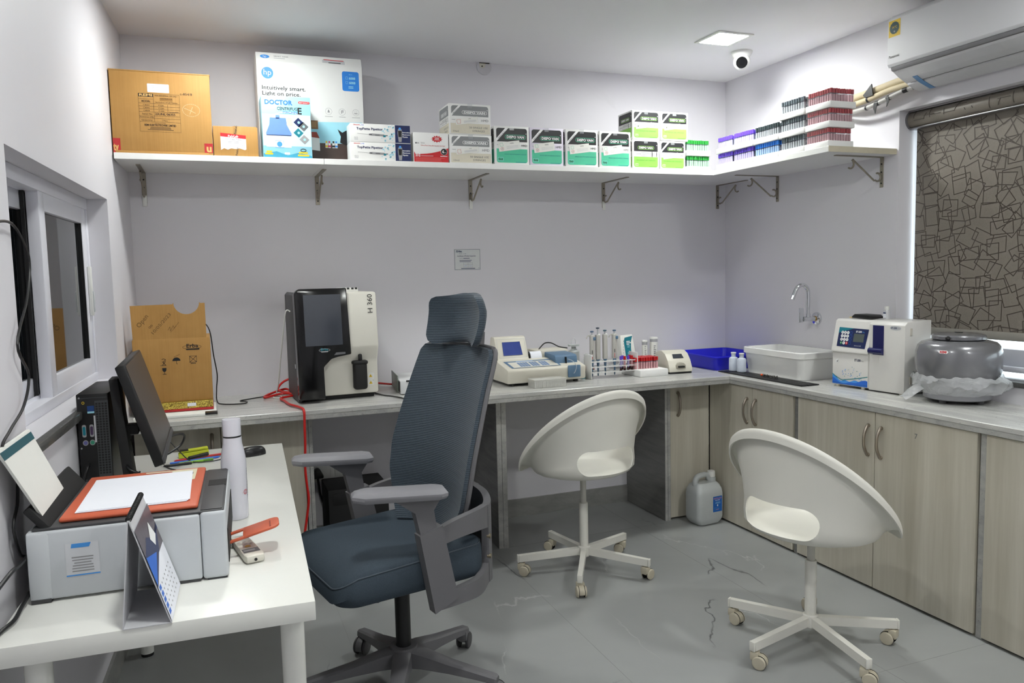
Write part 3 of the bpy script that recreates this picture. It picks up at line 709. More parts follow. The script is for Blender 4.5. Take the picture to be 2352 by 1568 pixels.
D.ring(ellipse(0.080, 0.034, 28, 0.118, 0.178), 0.004, INKP, 2)
LB = mat('printed_periwinkle', (104, 142, 222), 0.4)
D.poly([(0.018, 0.104), (0.130, 0.104), (0.132, 0.112), (0.112, 0.150), (0.108, 0.184), (0.036, 0.184), (0.032, 0.150), (0.016, 0.112)], LB, 3); D.rect(0.062, 0.180, 0.080, 0.196, LB, 3); D.rect(0.018, 0.1025, 0.130, 0.1055, INKNV, 4)
D.poly([(0.016, 0.050), (0.128, 0.048), (0.134, 0.100), (0.016, 0.102)], WBOX, 2); D.ring([(0.056, 0.046), (0.094, 0.046), (0.094, 0.080), (0.056, 0.080)], 0.0015, INKLB, 4); D.disc(0.075, 0.063, 0.012, INKLB, 4)
for (u, v, m) in ((0.166, 0.166, INKNV), (0.188, 0.148, INKDG), (0.164, 0.118, INKTL), (0.190, 0.088, INKG)): D.poly([(u-0.024, v), (u, v-0.022), (u+0.022, v), (u-0.002, v+0.022)], m, 3); D.disc(u, v, 0.006, INKAQ, 4)
D.poly([(0.110, 0.150), (0.140, 0.150), (0.135, 0.185), (0.112, 0.190)], mat('printed_cream', (234, 210, 176), 0.5), 3)
D.poly([(0.002, 0.018), (0.06, 0.030), (0.11, 0.012), (0.16, 0.026), (0.221, 0.012), (0.221, 0.002), (0.002, 0.002)], mat('printed_teal', (58, 150, 180), 0.4), 2)
for (u, v, s) in ((0.014, 0.024, 0.026), (0.008, 0.014, 0.036), (0.160, 0.022, 0.042), (0.156, 0.010, 0.052)): D.rrect(u, v, u+s, v+0.008, 0.003, INKYL, 3)
D.rrect(0.096, 0.016, 0.120, 0.026, 0.003, WBOX, 3); D.ring(ellipse(0.014, 0.008, 12, 0.182, 0.038), 0.003, INKB, 3); D.build('print', t)
# --- two pipettor boxes
tp = None
for k, lab in enumerate(('lower white and navy pipettor box on the shelf', 'upper white and navy pipettor box on top of its twin')):
    t, w = carton('pipettor_box', lab, 0.669+0.001*k, 0.967-0.0015*k, ZS+0.0885*k, 0.0878, 0.10, WBOX, r=0.0015, group='stacked pipettor boxes')
    D = Decal(T_front(w, 0.10))
    D.rect(0.219, 0.0015, w-0.0008, 0.0865, INKNV, 1)
    D.text('DRAGON', 0.016, 0.078, 0.0055, INKR, 1, w=0.030, bold=0.03); D.text('LAB', 0.048, 0.078, 0.0055, INKBL, 1, w=0.018); D.text('TopPette Pipettor', 0.030, 0.058, 0.011, INKNV, 2, w=0.128, bold=0.025)
    D.line([(0.034, 0.040), (0.092, 0.036)], 0.0016, INKG); D.poly([(0.090, 0.033), (0.104, 0.032), (0.104, 0.041), (0.090, 0.040)], INKDG, 2); D.poly([(0.104, 0.031), (0.160, 0.030), (0.166, 0.039), (0.104, 0.042)], INKG, 2); D.rect(0.120, 0.033, 0.142, 0.037, INKDG, 3); D.rect(0.160, 0.026, 0.172, 0.036, INKTL, 2); D.rect(0.172, 0.032, 0.182, 0.036, INKDG, 2)
    D.text('ISO', 0.018, 0.016, 0.008, INKG, 1, w=0.018); D.rect(0.018, 0.010, 0.036, 0.014, INKP, 1)
    rnd = random.Random(3)
    for q in range(34):
        u = 0.150+0.064*rnd.random(); v = 0.006+0.078*rnd.random(); r = 0.0015+0.0032*rnd.random()
        if v < 0.9*(u-0.14)*2.2+0.03: D.disc(u, v, r, INKAQ, 1, n=10)
    D.poly([(0.236, 0.006), (0.250, 0.006), (0.255, 0.050), (0.252, 0.068), (0.234, 0.068), (0.231, 0.050)], INKG, 2); D.poly([(0.236, 0.030), (0.250, 0.030), (0.252, 0.060), (0.234, 0.060)], INKB, 3); D.disc(0.243, 0.070, 0.006, INKLB, 3)
    for q, s in enumerate(('Innovative', 'Electronic', 'Pipette')): D.text(s, 0.256, 0.050-0.011*q, 0.0062, INKW, 2, w=(0.037, 0.037, 0.026)[q], bold=0.02)
    D.build('print', t)
# --- needle box
t, w = carton('needle_box', 'small white and red needle box with a red starburst', 0.981, 1.161, ZS, 0.146, 0.12, WBOX, r=0.0015)
D = Decal(T_front(w, 0.12))
D.poly([(0.001, 0.001), (w-0.001, 0.001), (w-0.001, 0.073)]+[(0.18-0.009-0.163*k/8, 0.040+0.030*(1-k/8)**2.2) for k in range(9)]+[(0.001, 0.052)], INKR, 1)
D.poly([(0.120+(0.030 if k % 2 == 0 else 0.021)*math.cos(2*PI*k/24), 0.116+(0.018 if k % 2 == 0 else 0.012)*math.sin(2*PI*k/24)) for k in range(24)], INKR, 2)
bars(D, 0.106, 0.134, 0.121, 3, 0.005, 0.002, INKW, 3, 0.3, True)
D.disc(0.012, 0.094, 0.004, INKDG, 2); D.text('BD', 0.018, 0.091, 0.006, INKDG, 2); D.text('Glide', 0.036, 0.092, 0.007, INKG, 2); D.text('Ultra-Fine Needle Insulin Syringe', 0.036, 0.080, 0.006, INKR, 2, w=0.125)
D.disc(0.155, 0.054, 0.016, INKB, 3); D.ring(ellipse(0.017, 0.017, 20, 0.155, 0.054), 0.001, INKW, 4); D.text('6', 0.146, 0.048, 0.014, INKW, 4, bold=0.03); D.text('mm', 0.156, 0.048, 0.005, INKW, 4)
D.text('31G', 0.008, 0.028, 0.012, INKW, 2, w=0.024, bold=0.03); bars(D, 0.036, 0.11, 0.031, 1, 0.004, 0.0015, INKW, 2); bars(D, 0.008, 0.16, 0.022, 4, 0.005, 0.0014, mat('pale_red_ink', (226, 120, 116), 0.5), 2, 0.2); D.rect(0.136, 0.030, 0.172, 0.033, INKW, 2); D.build('print', t)

# --- syringe boxes
def dispo_face(D, w, h, top, acc, ml, style):
    m = 0.055*w
    pt = h*0.97-m*0.4
    vtop0, vmid0 = h*0.60, h*0.46
    r = 0.012
    D.poly([(m, vtop0), (w-m, vtop0)]+[(w-m-r+r*math.cos(R(90*k/4)), pt-r+r*math.sin(R(90*k/4))) for k in range(5)]+[(m+r-r*math.sin(R(90*k/4)), pt-r+r*math.cos(R(90*k/4))) for k in range(5)], top, 1)
    if style != 'plain':
        a = h*0.36
        D.poly([(m-0.001, pt-a), (m-0.001, pt-a+0.085*h), (m+a*0.95-0.085*h, pt+0.001), (m+a*0.95, pt+0.001)], INKW, 2)
        D.text('RIBBON PACK', m+a*0.445-0.001, pt-a*0.485-0.003, 0.0065 if ml != 2 else 0.005, INKDG, 3, center=True, w=0.26*h, rot=R(45))
    pw, ph = w*0.60, h*0.115
    cu, cv = w-m-pw/2-0.008, vtop0+h*0.125
    if style == 'plain': cu = w/2
    D.ring(rpoly(pw, ph, ph*0.45, 5, cu, cv), 0.0018, acc if acc is not INKBE else INKW, 2)
    D.text('DISPO VAN', cu, cv-ph*0.28, ph*0.56, INKW, 2, center=True, w=pw*0.84, bold=0.035); D.disc(w-m-0.006, vtop0+h*0.215, 0.0022, INKW, 2, n=8)
    v1 = 0.415*h if ml != 10 else 0.36*h
    if ml == 10: D.rect(m*0.6, m*0.4, w-m*0.4, v1, INKBE, 1)
    else: D.poly([(m, v1), (m, m+r)]+[(m+r-r*math.cos(R(90*k/4)), m+r-r*math.sin(R(90*k/4))) for k in range(5)]+[(w-m-r+r*math.sin(R(90*k/4)), m+r-r*math.cos(R(90*k/4))) for k in range(5)]+[(w-m, v1)], acc, 1)
    vm = (v1+vtop0)/2
    if style == 'plain':       # printed syringe
        D.line([(w*0.12, vm), (w*0.30, vm)], 0.0012, INKB, 2); D.ring([(w*0.34, vm-0.012), (w*0.72, vm-0.012), (w*0.72, vm+0.012), (w*0.34, vm+0.010), (w*0.30, vm)], 0.0012, INKB, 2); bars(D, w*0.36, w*0.70, vm+0.005, 3, 0.004, 0.0016, INKG, 2, 0)
        D.rect(w*0.72, vm-0.016, w*0.74, vm+0.016, INKB, 2); D.ring([(w*0.74, vm-0.006), (w*0.90, vm-0.006), (w*0.90, vm+0.006), (w*0.74, vm+0.006)], 0.0012, INKB, 2); D.rect(w*0.90, vm-0.014, w*0.92, vm+0.014, INKB, 2)
    else:
        D.line([(m+0.002, vm), (w*0.30, vm)], 0.0014, INKDG, 2)
        q = Vector((w*0.42, vm-0.004)); ro = R(8); lw, lh = (w*0.62, h*0.235) if ml == 5 else ((w*0.54, h*0.20) if ml == 10 else (w*0.60, h*0.17))
        def P(x, y): return (q.x+x*math.cos(ro)-y*math.sin(ro), q.y+x*math.sin(ro)+y*math.cos(ro))
        D.poly([P(-lw/2, -lh/2), P(lw/2, -lh/2), P(lw/2, lh/2), P(-lw/2, lh/2)], PAPERB, 3)
        D.ring([P(-lw/2, -lh/2), P(lw/2, -lh/2), P(lw/2, lh/2), P(-lw/2, lh/2)], 0.0006, INKP, 4)
        sq = lh*0.36
        if ml == 5:
            D.ring([P(-lw*0.42, lh*0.06), P(-lw*0.42+sq, lh*0.06), P(-lw*0.42+sq, lh*0.06+sq), P(-lw*0.42, lh*0.06+sq)], 0.0016, acc, 4)
            D.ring([P(-lw*0.34+sq*0.5*math.cos(2*PI*k/14), -lh*0.22+sq*0.5*math.sin(2*PI*k/14)) for k in range(14)], 0.0014, INKR, 4); D.disc(*P(-lw*0.34, -lh*0.22), 0.003, INKG, 4, n=8)
        elif ml == 10:
            D.ring([P(-lw*0.44, -lh*0.32), P(-lw*0.44+lh*0.66, -lh*0.32), P(-lw*0.44+lh*0.66, lh*0.34), P(-lw*0.44, lh*0.34)], 0.0016, INKR, 4)
        elif style == 'leaf':
            D.disc(*P(-lw*0.36, 0), 0.004, INKDG, 4, n=10); D.disc(*P(-lw*0.32, 0.003), 0.003, acc, 4, n=8)
        else: D.ring([P(-lw*0.44, -lh*0.36), P(-lw*0.44+lh*0.7, -lh*0.36), P(-lw*0.44+lh*0.7, lh*0.36), P(-lw*0.44, lh*0.36)], 0.0012, acc, 4)
        D.text('HMD', *P(lw*0.14, lh*0.20), lh*0.15, INKDG, 4, center=True, rot=ro)
        for k in range(4): D.poly([P(-lw*0.14, -lh*(0.02+0.09*k)), P(lw*0.42, -lh*(0.02+0.09*k)), P(lw*0.42, -lh*(0.02+0.09*k)+0.0012), P(-lw*0.14, -lh*(0.02+0.09*k)+0.0012)], INKP, 4)
        D.text('HMD', w-m-0.001-w*0.085, vm-0.006, 0.0115 if ml != 2 else 0.009, INKB if ml != 10 else INKDG, 2, center=True, w=w*0.17)
    ink = INKDG
    if ml == 10:
        D.text('50 SINGLE USE', w*0.70, h*0.205, 0.0095, ink, 2, center=True, w=w*0.44); D.text('SYRINGES', w*0.70, h*0.095, 0.0095, ink, 2, center=True, w=w*0.30); D.text('10ml', w*0.09, h*0.075, 0.0085, ink, 2, w=w*0.13)
    elif ml == 5:
        D.text('SINGLE USE HYPODERMIC SYRINGE', w-m-0.004-w*0.33, v1-0.030, 0.0048, INKTL, 2, center=True, w=w*0.62); D.rect(w*0.60, m+0.003, w-m-0.006, m+0.005, INKTL, 2)
        D.rrect(m+0.006, m+0.008, m+0.036, m+0.027, 0.003, INKAQ, 2); D.rrect(m+0.0075, m+0.0095, m+0.0345, m+0.0255, 0.003, acc, 3); D.text('5ml', m+0.021, m+0.0125, 0.010, INKB, 4, center=True, w=0.023, bold=0.02)
    else:
        gk = mat('dark_lime_ink', (84, 150, 56), 0.5)
        D.text('100 SINGLE USE SYRINGES', w/2, v1-0.022, 0.0065, gk, 2, center=True, w=w*0.70); D.rrect(m+0.006, m+0.006, m+0.028, m+0.020, 0.003, mat('pale_lime', (190, 232, 150), 0.5), 2); D.text('2ml', m+0.017, m+0.009, 0.008, INKDG, 3, center=True, w=0.018, bold=0.02); D.rect(w*0.62, m+0.003, w-m-0.008, m+0.005, gk, 2)
def dispo(x0, x1, z0, h, d, ml, style, label, left=False, yf=YB, tint=WBOX):
    t, w = carton('syringe_box', label, x0, x1, z0, h, d, tint, yf=yf, r=0.0015, group='syringe boxes of one maker')
    top = {10: mat('pack_grey', (134, 136, 138), 0.45), 5: mat('pack_black', (36, 37, 39), 0.35), 2: mat('pack_black', (36, 37, 39), 0.35)}[ml]; acc = {10: INKBE, 5: INKGR, 2: INKLM}[ml]
    D = Decal(T_front(w, d)); dispo_face(D, w, h, top, acc, ml, style); D.build('print', t)
    if left:
        D = Decal(T_left(w, d)); dispo_face(D, d, h, top, acc, ml, 'plain'); D.build('side_print', t)
    MB().box((-0.012, -d/2-0.0006, h-0.02), (0.012, d/2, h+0.0006), CLEARP).build('sealing_tape', t)
    return t
dispo(1.166, 1.393, ZS, 0.1445, 0.18, 10, 'label', 'lower grey and white 10ml syringe box', True)
dispo(1.168, 1.391, ZS+0.1452, 0.152, 0.18, 10, 'label', 'upper grey and white 10ml syringe box on its twin', True)
LILB = mat('lilac_white_card', (224, 218, 232), 0.42, var=0.02)
for x, lab, tn in ((1.409, 'black and mint 5ml syringe box next to the grey boxes', WBOX), (1.607, 'black and mint 5ml syringe box, second from the grey boxes, slightly lilac card', LILB), (1.814, 'black and mint 5ml syringe box, third from the grey boxes', WBOX), (2.017, 'black and mint 5ml syringe box touching the lime green boxes', WBOX)):
    dispo(x, x+0.193, ZS, 0.197-0.001*(x > 1.9), 0.20, 5, 'label', lab, tint=tn, left=True)
dispo(2.221, 2.392, ZS, 0.160, 0.16, 2, 'plain', 'lower lime 2ml syringe box printed with a syringe', True)
dispo(2.397, 2.563, ZS, 0.158, 0.16, 2, 'square', 'lower lime 2ml syringe box beside the green capped tubes', False)
dispo(2.222, 2.397, ZS+0.1608, 0.158, 0.16, 2, 'leaf', 'upper lime 2ml syringe box on the left with its side showing', True)
dispo(2.403, 2.582, ZS+0.1606, 0.158, 0.16, 2, 'leaf', 'upper lime 2ml syringe box on the right overhanging the green tubes', False)

# ================================================================== tube trays on the shelf
def tube_proto(capm, label, group, h=0.078, r=0.0062, capr=0.0074, caph=0.021):
    b = MB().lathe([(0.0, 0), (r*0.7, 0.001), (r, 0.006), (r, h-caph)], TUBEG, 10)
    o = b.build('sample_tube'); tag(o, label, 'sample tube', group)
    MB().lathe([(0.0, h-caph-0.002), (capr, h-caph), (capr, h-0.001), (capr*0.9, h), (0.0, h)], capm, 10).build('cap', o)
    MB().lathe([(r+0.0002, 0.016), (r+0.0002, h-caph-0.006)], mat('tube_label_'+capm.name, tuple(int(0.30*a+0.70*c) for a, c in zip([255*(v**(1/2.2)) for v in capm.node_tree.nodes['Principled BSDF'].inputs['Base Color'].links[0].from_node.inputs[7].default_value[:3]], (204, 205, 210))), 0.6), 10).build('tube_label', o)
    return o
REAR = MB()
def tray(cx, cy, z, rz, w, d, capm, tlabel, tubelabel, group, nw, sides=('f',), nd=8, wrap=False, h=0.030):
    """local front = -y"""
    t = thing('foam_tray', tlabel, 'tray', (cx, cy, z+0.0004), rz, 'white foam tube trays on the shelf')
    MB().box((-w/2, -d/2, 0), (w/2, d/2, h), FOAM, 0.003, 2).build('tray_block', t)
    px = (w-0.012)/nw; py = (d-0.012)/nd
    M = Matrix.Translation((cx, cy, z)) @ Matrix.Rotation(rz, 4, 'Z')
    proto = None
    for i in range(nw):
        for j in range(nd):
            front = j == 0; side = ('r' in sides and i == nw-1)
            if not (front or side):
                if j < 4:
                    p = M @ Vector((-w/2+0.006+px*(i+0.5), -d/2+0.006+py*(j+0.5), 0.012))
                    REAR.cyl(p, p+Vector((0, 0, 0.056)), 0.006, TUBEG, n=6, cap=False); REAR.cyl(p+Vector((0, 0, 0.055)), p+Vector((0, 0, 0.074)), 0.0072, capm, n=8)
                continue
            p = M @ Vector((-w/2+0.006+px*(i+0.5), -d/2+0.006+py*(j+0.5), 0.0105+0.0015*random.random()))
            if proto is None:
                o = proto = tube_proto(capm, tubelabel, group)
            else:
                o = dup(proto)
            o.location = p; o.rotation_euler = (R(random.uniform(-1.2, 1.2)), R(random.uniform(-1.2, 1.2)), 0)
    if wrap:
        MB().box((-w/2+0.002, -d/2+0.001, h), (w/2-0.001, d/2-0.002, 0.0885), SHRINK, 0.004, 2).build('shrink_wrap', t)
SP = 0.0905
tray(2.688, 3.975, ZS, 0, 0.165, 0.16, GREENCAP, 'lower foam tray of green capped tubes', 'green capped tube in the lower tray in the shelf corner', 'lower green capped tubes', 10)
tray(2.686, 3.975, ZS+SP, 0, 0.165, 0.16, GREENCAP, 'upper foam tray of green capped tubes', 'green capped tube in the upper tray in the shelf corner', 'upper green capped tubes', 10)
XT = 2.757
def rtray(ya, yb, lev, capm, tl, ul, g, nw, dx=0, **k):
    d = 0.155
    tray(XT+d/2+dx, (ya+yb)/2, ZS+SP*lev, -PI/2, ya-yb-0.003, d, capm, tl, ul, g, nw, **k)
rtray(3.830, 3.690, 0, PURPCAP, 'lower foam tray of violet capped tubes nearest the corner', 'violet capped tube in the lower tray nearest the corner', 'lower violet tubes by the corner', 9)
rtray(3.832, 3.690, 1, PURPCAP, 'upper foam tray of violet capped tubes nearest the corner', 'violet capped tube in the upper tray nearest the corner', 'upper violet tubes by the corner', 9)
rtray(3.688, 3.505, 0, PURPCAP, 'lower foam tray of violet capped tubes beside the blue ones', 'violet capped tube in the lower tray beside the blue capped tubes', 'lower violet tubes by the blue', 10)
rtray(3.688, 3.505, 1, PURPCAP, 'upper foam tray of violet capped tubes beside the charcoal ones', 'violet capped tube in the upper tray beside the charcoal capped tubes', 'upper violet tubes by the charcoal', 10)
rtray(3.503, 3.302, 0, BLUECAP, 'foam tray of bright blue capped tubes', 'bright blue capped tube in the lower tray', 'bright blue tubes', 11)
rtray(3.503, 3.302, 1, DARKCAP, 'foam tray of charcoal capped tubes above the blue tray', 'charcoal capped tube above the blue capped ones', 'charcoal tubes', 11)
for lev, wd in ((0, 'bottom'), (1, 'middle'), (2, 'top')):
    rtray(3.300, 3.116, lev, GREYCAP, wd+' foam tray of slate grey capped tubes', 'slate grey capped tube in the '+wd+' tray of three', wd+' slate grey tubes', 10)
    rtray(3.114-0.004*lev, 2.952-0.006*lev, lev, CRIMCAP, wd+' wrapped foam tray of red capped tubes at the shelf end', 'red capped tube in the '+wd+' wrapped tray at the shelf end', wd+' red shelf tubes', 10, sides=('f', 'r'), nd=9, wrap=True)
rr = REAR.build('sample_tube', smooth=True); rr['kind'] = 'stuff'; tag(rr, 'capped tubes in the rear rows of the shelf trays, behind the front rows', 'sample tubes')

# ================================================================== air conditioner, pipes, blind
ACW = mat('aircon_white', (208, 208, 211), 0.55, var=0.01)
t = thing('air_conditioner', 'white split air conditioner high above the blind', 'air conditioner', (R_, 2.79, 2.27))
L = 0.88
def acp(name, poly, m, y0=-L, y1=0.0, bev=0.003): return MB().prism(poly, y0, y1, m, 'Y', bev=bev).build(name, t)
acp('housing', [(-0.001, -0.002), (-0.001, 0.320), (-0.195, 0.320), (-0.205, 0.305), (-0.205, 0.095), (-0.190, 0.074), (-0.150, 0.048), (-0.100, 0.024), (-0.04, 0.0)], ACW)
acp('front_panel', [(-0.206, 0.312), (-0.214, 0.306), (-0.222, 0.295), (-0.222, 0.100), (-0.214, 0.088), (-0.206, 0.088)], ACW, bev=0.002)
acp('air_slot', [(-0.204, 0.0875), (-0.214, 0.0865), (-0.208, 0.072), (-0.194, 0.070)], MGREY, -L+0.01, -0.012, 0.001)
o = acp('louver', [(-0.1945, 0.080), (-0.203, 0.0755), (-0.188, 0.062), (-0.150, 0.038), (-0.118, 0.022), (-0.114, 0.028), (-0.150, 0.046), (-0.186, 0.068)], mat('louver_white', (204, 204, 206), 0.4), -L+0.03, -0.030, 0.001)
acp('louver_gap', [(-0.1165, 0.0285), (-0.1165, 0.0270), (-0.109, 0.0235), (-0.109, 0.0265)], BLACKM, -L+0.03, -0.030, 0.0)
acp('lower_lip', [(-0.108, 0.0255), (-0.106, 0.0165), (-0.07, 0.003), (-0.042, -0.006), (-0.03, -0.005), (-0.03, 0.001)], mat('louver_white', (204, 204, 206), 0.4), -L+0.01, -0.01, 0.0005)
D = Decal(T_frame((-0.2222, 0, 0), (0, -1, 0), (0, 0, 1)))
D.rect(0.006, 0.218, 0.070, 0.290, INKYL, 1); D.disc(0.038, 0.256, 0.026, mat('deep_green_ink', (18, 62, 62), 0.4), 2, 0.027); D.text('24°C', 0.038, 0.254, 0.010, INKYL, 3, center=True); D.disc(0.038, 0.240, 0.004, INKG, 3, n=10)
for k in range(14): D.disc(0.038+0.0295*math.cos(2*PI*k/14+0.2), 0.256+0.0305*math.sin(2*PI*k/14+0.2), 0.0014, INKTL, 2, n=6)
D.text('Panasonic', 0.010, 0.126, 0.012, INKB, 1, w=0.058, bold=0.01); D.build('print', t)
MB().prism([(-0.030, -0.0065), (-0.043, -0.0085), (-0.107, 0.0145), (-0.150, 0.0360), (-0.150, 0.0385), (-0.118, 0.0225), (-0.107, 0.0170), (-0.043, -0.0055)], -0.10, -0.075, mat('blue_tape', (86, 138, 186), 0.4), 'Y').build('blue_tape', t)
# refrigerant pipes
t = thing('pipe_bundle', 'beige insulated pipes and drain hose tied with black tape beside the air conditioner', 'pipes', (R_-0.05, 2.95, 2.28))
PIPE = mat('beige_pipe_foam', (206, 192, 160), 0.7, var=0.06, bmp=0.1); DR = mat('grey_drain_hose', (182, 180, 176), 0.5)
MB().tube(catmull([(0.03, 0.33, 0.02), (-0.005, 0.22, 0.028), (-0.01, 0.10, 0.034), (-0.01, -0.05, 0.046), (-0.01, -0.12, 0.05), (0, -0.165, 0.045)], 5), 0.018, PIPE, 12).build('insulated_pipe', t)
MB().tube(catmull([(0.03, 0.33, -0.004), (-0.012, 0.22, -0.006), (-0.02, 0.10, 0.0), (-0.02, -0.03, 0.016), (-0.015, -0.12, 0.02), (0, -0.165, 0.018)], 5), 0.014, PIPE, 12).build('insulated_pipe', t)
MB().tube(catmull([(0.03, 0.33, -0.035), (-0.018, 0.22, -0.042), (-0.025, 0.10, -0.040), (-0.025, -0.02, -0.022), (-0.02, -0.11, -0.004), (-0.01, -0.158, 0.002)], 5), 0.011, DR, 12).build('drain_hose', t)
def band(path, y0, y1, r):
    q = [p for p in catmull(path, 24) if y1 <= p.y <= y0]
    return MB().tube(q, r, BLACK, 12)
P1 = [(0.03, 0.33, 0.02), (-0.005, 0.22, 0.028), (-0.01, 0.10, 0.034), (-0.01, -0.05, 0.046), (-0.01, -0.12, 0.05), (0, -0.165, 0.045)]
P2 = [(0.03, 0.33, -0.004), (-0.012, 0.22, -0.006), (-0.02, 0.10, 0.0), (-0.02, -0.03, 0.016), (-0.015, -0.12, 0.02), (0, -0.165, 0.018)]
P3 = [(0.03, 0.33, -0.035), (-0.018, 0.22, -0.042), (-0.025, 0.10, -0.040), (-0.025, -0.02, -0.022), (-0.02, -0.11, -0.004), (-0.01, -0.158, 0.002)]
band(P1, 0.105, 0.080, 0.0195).build('black_tape', t); band(P2, 0.105, 0.085, 0.0155).build('black_tape', t); band(P3, 0.110, 0.090, 0.0125).build('black_tape', t)
band(P3, 0.045, 0.022, 0.0125).build('black_tape', t); band(P3, -0.025, -0.045, 0.0125).build('black_tape', t); band(P3, -0.112, -0.135, 0.0125).build('black_tape', t)
MB().prism([(0.044, -0.030), (0.022, -0.030), (0.026, -0.052), (0.034, -0.082), (0.046, -0.056)], -0.040, -0.037, BLACK, 'X').build('black_tape', t)
MB().prism([(-0.024, -0.018), (-0.046, -0.016), (-0.048, -0.040), (-0.034, -0.062), (-0.036, -0.034)], -0.040, -0.037, BLACK, 'X').build('black_tape', t)
MB().prism([(0.05, 0.010), (0.10, 0.008), (0.112, 0.022), (0.06, 0.066)], -0.040, -0.034, BLACK, 'X').build('black_tape', t)

# roller blind
def fabric_mat():
    m, nt, b = nodes_of('taupe_blind_fabric'); v = coords(nt); n = noise(nt, v, 300, 2); n2 = noise(nt, v, 3, 2)
    c = mixc(nt, n, lin((116, 109, 100)), lin((136, 129, 118))); nt.links.new(c, b.inputs['Base Color']); b.inputs['Roughness'].default_value = 0.5; b.inputs['Sheen Weight'].default_value = 0.1
    return m
BLF = fabric_mat(); BLL = mat('blind_line_print', (78, 70, 63), 0.5)
t = thing('roller_blind', 'taupe roller blind printed with overlapping square outlines', 'blind', (R_, 2.2, 1.118))
yb0, yb1 = 1.47-2.2, 2.904-2.2
MB().box((0.099, yb0, 0.036), (0.1005, yb1, 1.062), BLF).build('blind_fabric', t)
MB().box((0.092, yb0, 0.0), (0.108, yb1, 0.037), mat('taupe_bar', (150, 146, 138), 0.45), 0.004).build('bottom_bar', t)
cs = MB(); ya, yz = 1.46-2.2, 2.914-2.2
arc = [(0.085-0.040*math.cos(R(a)), 1.042+0.040*math.sin(R(a))) for a in range(-72, 73, 12)]
cs.prism(arc+[(0.125, 1.080), (0.125, 1.004)], ya, yz, BLF, 'Y'); cs.build('cassette', t)
MB().prism([(0.082-0.046*math.cos(R(a)), 1.042+0.046*math.sin(R(a))) for a in range(-75, 76, 15)]+[(0.135, 1.085), (0.135, 0.999)], yz, yz+0.006, MGREY, 'Y').build('end_cap', t)
ALU = mat('anodised_aluminium', (150, 148, 150), 0.35, 0.8)
MB().box((0.052, ya, 1.078), (0.13, yz, 1.086), ALU, 0.001).build('top_rail', t); MB().box((0.058, ya, 0.998), (0.09, yz, 1.004), ALU, 0.001).build('front_rail', t)
rnd = random.Random(12)
D = Decal(T_frame((0.0988, yb1, 0.037), (0, -1, 0), (0, 0, 1))); Wb, Hb = yb1-yb0, 0.96
LC = [0]
def clipline(D, p, q, w, m):
    # keep inside the cloth
    (x0, y0), (x1, y1) = p, q; t0, t1 = 0.0, 1.0
    for (pp, qq) in ((-(x1-x0), x0-0.003), (x1-x0, Wb-0.003-x0), (-(y1-y0), y0-0.003), (y1-y0, Hb-0.003-y0)):
        if abs(pp) < 1e-9:
            if qq < 0: return
        else:
            r = qq/pp
            if pp < 0: t0 = max(t0, r)
            else: t1 = min(t1, r)
    if t0 < t1: LC[0] += 1; D.line([(x0+(x1-x0)*t0, y0+(y1-y0)*t0), (x0+(x1-x0)*t1, y0+(y1-y0)*t1)], w, m, 1+0.0035*LC[0])
for i in range(16):
    for j in range(14):
        if i*0.074 > 0.9: continue
        cx = i*0.074+rnd.uniform(-0.03, 0.03); cy = j*0.074+rnd.uniform(-0.03, 0.03); a = rnd.choice([0.04, 0.1, 0.5, -0.45, 0.9, -0.08, 0.3])+rnd.uniform(-0.1, 0.1)
        hw, hh = rnd.uniform(0.030, 0.052), rnd.uniform(0.026, 0.048); P = []
        for (sx, sy) in ((-1, -1), (1, -1), (1, 1), (-1, 1)):
            ex, ey = sx*hw*rnd.uniform(0.85, 1.1), sy*hh*rnd.uniform(0.85, 1.1); P.append((cx+ex*math.cos(a)-ey*math.sin(a), cy+ex*math.sin(a)+ey*math.cos(a)))
        for k in range(4): clipline(D, P[k], P[(k+1) % 4], 0.0042, BLL)
D.build('square_pattern', t)
D = Decal(Matrix.Identity(4)); b = MB()
for k in range(15):
    y = yz-0.03-k*0.055+rnd.uniform(-0.015, 0.015)
    a0, a1 = sorted((rnd.randint(-60, 20), rnd.randint(0, 65))); sg = 0.0004*rnd.choice((-1, 0, 0, 1))
    pts = [(0.085-0.0412*math.cos(R(a)), y+sg*(a-a0), 1.042+0.0412*math.sin(R(a))) for a in range(a0, a1+1, 8)]
    if len(pts) > 2: b.tube(pts, 0.0011, BLL, 4)
    a = R(rnd.randint(-50, 50)); b.tube([(0.085-0.0412*math.cos(a), y, 1.042+0.0412*math.sin(a)), (0.085-0.0412*math.cos(a), y-0.06, 1.042+0.0412*math.sin(a))], 0.0011, BLL, 4)
b.build('cassette_pattern', t)

# certificate on the wall
t = thing('certificate', 'small framed-print product inspection certificate on the back wall', 'certificate', (1.387, D_-0.0008, 1.547))
MB().box((-0.079, -0.0012, -0.060), (0.079, 0, 0.060), mat('certificate_paper', (212, 214, 214), 0.5)).build('sheet', t)
D = Decal(T_frame((-0.079, -0.0012, -0.060), (1, 0, 0), (0, 0, 1)))
IN = mat('slate_ink', (84, 92, 118), 0.5)
D.ring([(0.002, 0.002), (0.156, 0.002), (0.156, 0.118), (0.002, 0.118)], 0.0026, IN, 1)
D.text('Erba', 0.014, 0.102, 0.010, INKNV, 2, bold=0.03, w=0.032); D.ring(ellipse(0.024, 0.006, 20, 0.030, 0.104), 0.0006, INKTL, 2); D.text('Model : H 360', 0.030, 0.091, 0.0045, INKNV, 2, w=0.042)
D.text('Certificate of Product Inspection', 0.017, 0.077, 0.0065, INKNV, 2, w=0.112, bold=0.02); D.text('Serial No. : EN-30-000000'[:10], 0.031, 0.065, 0.0045, INKNV, 2, w=0.020); D.rect(0.054, 0.065, 0.092, 0.0685, IN, 2)
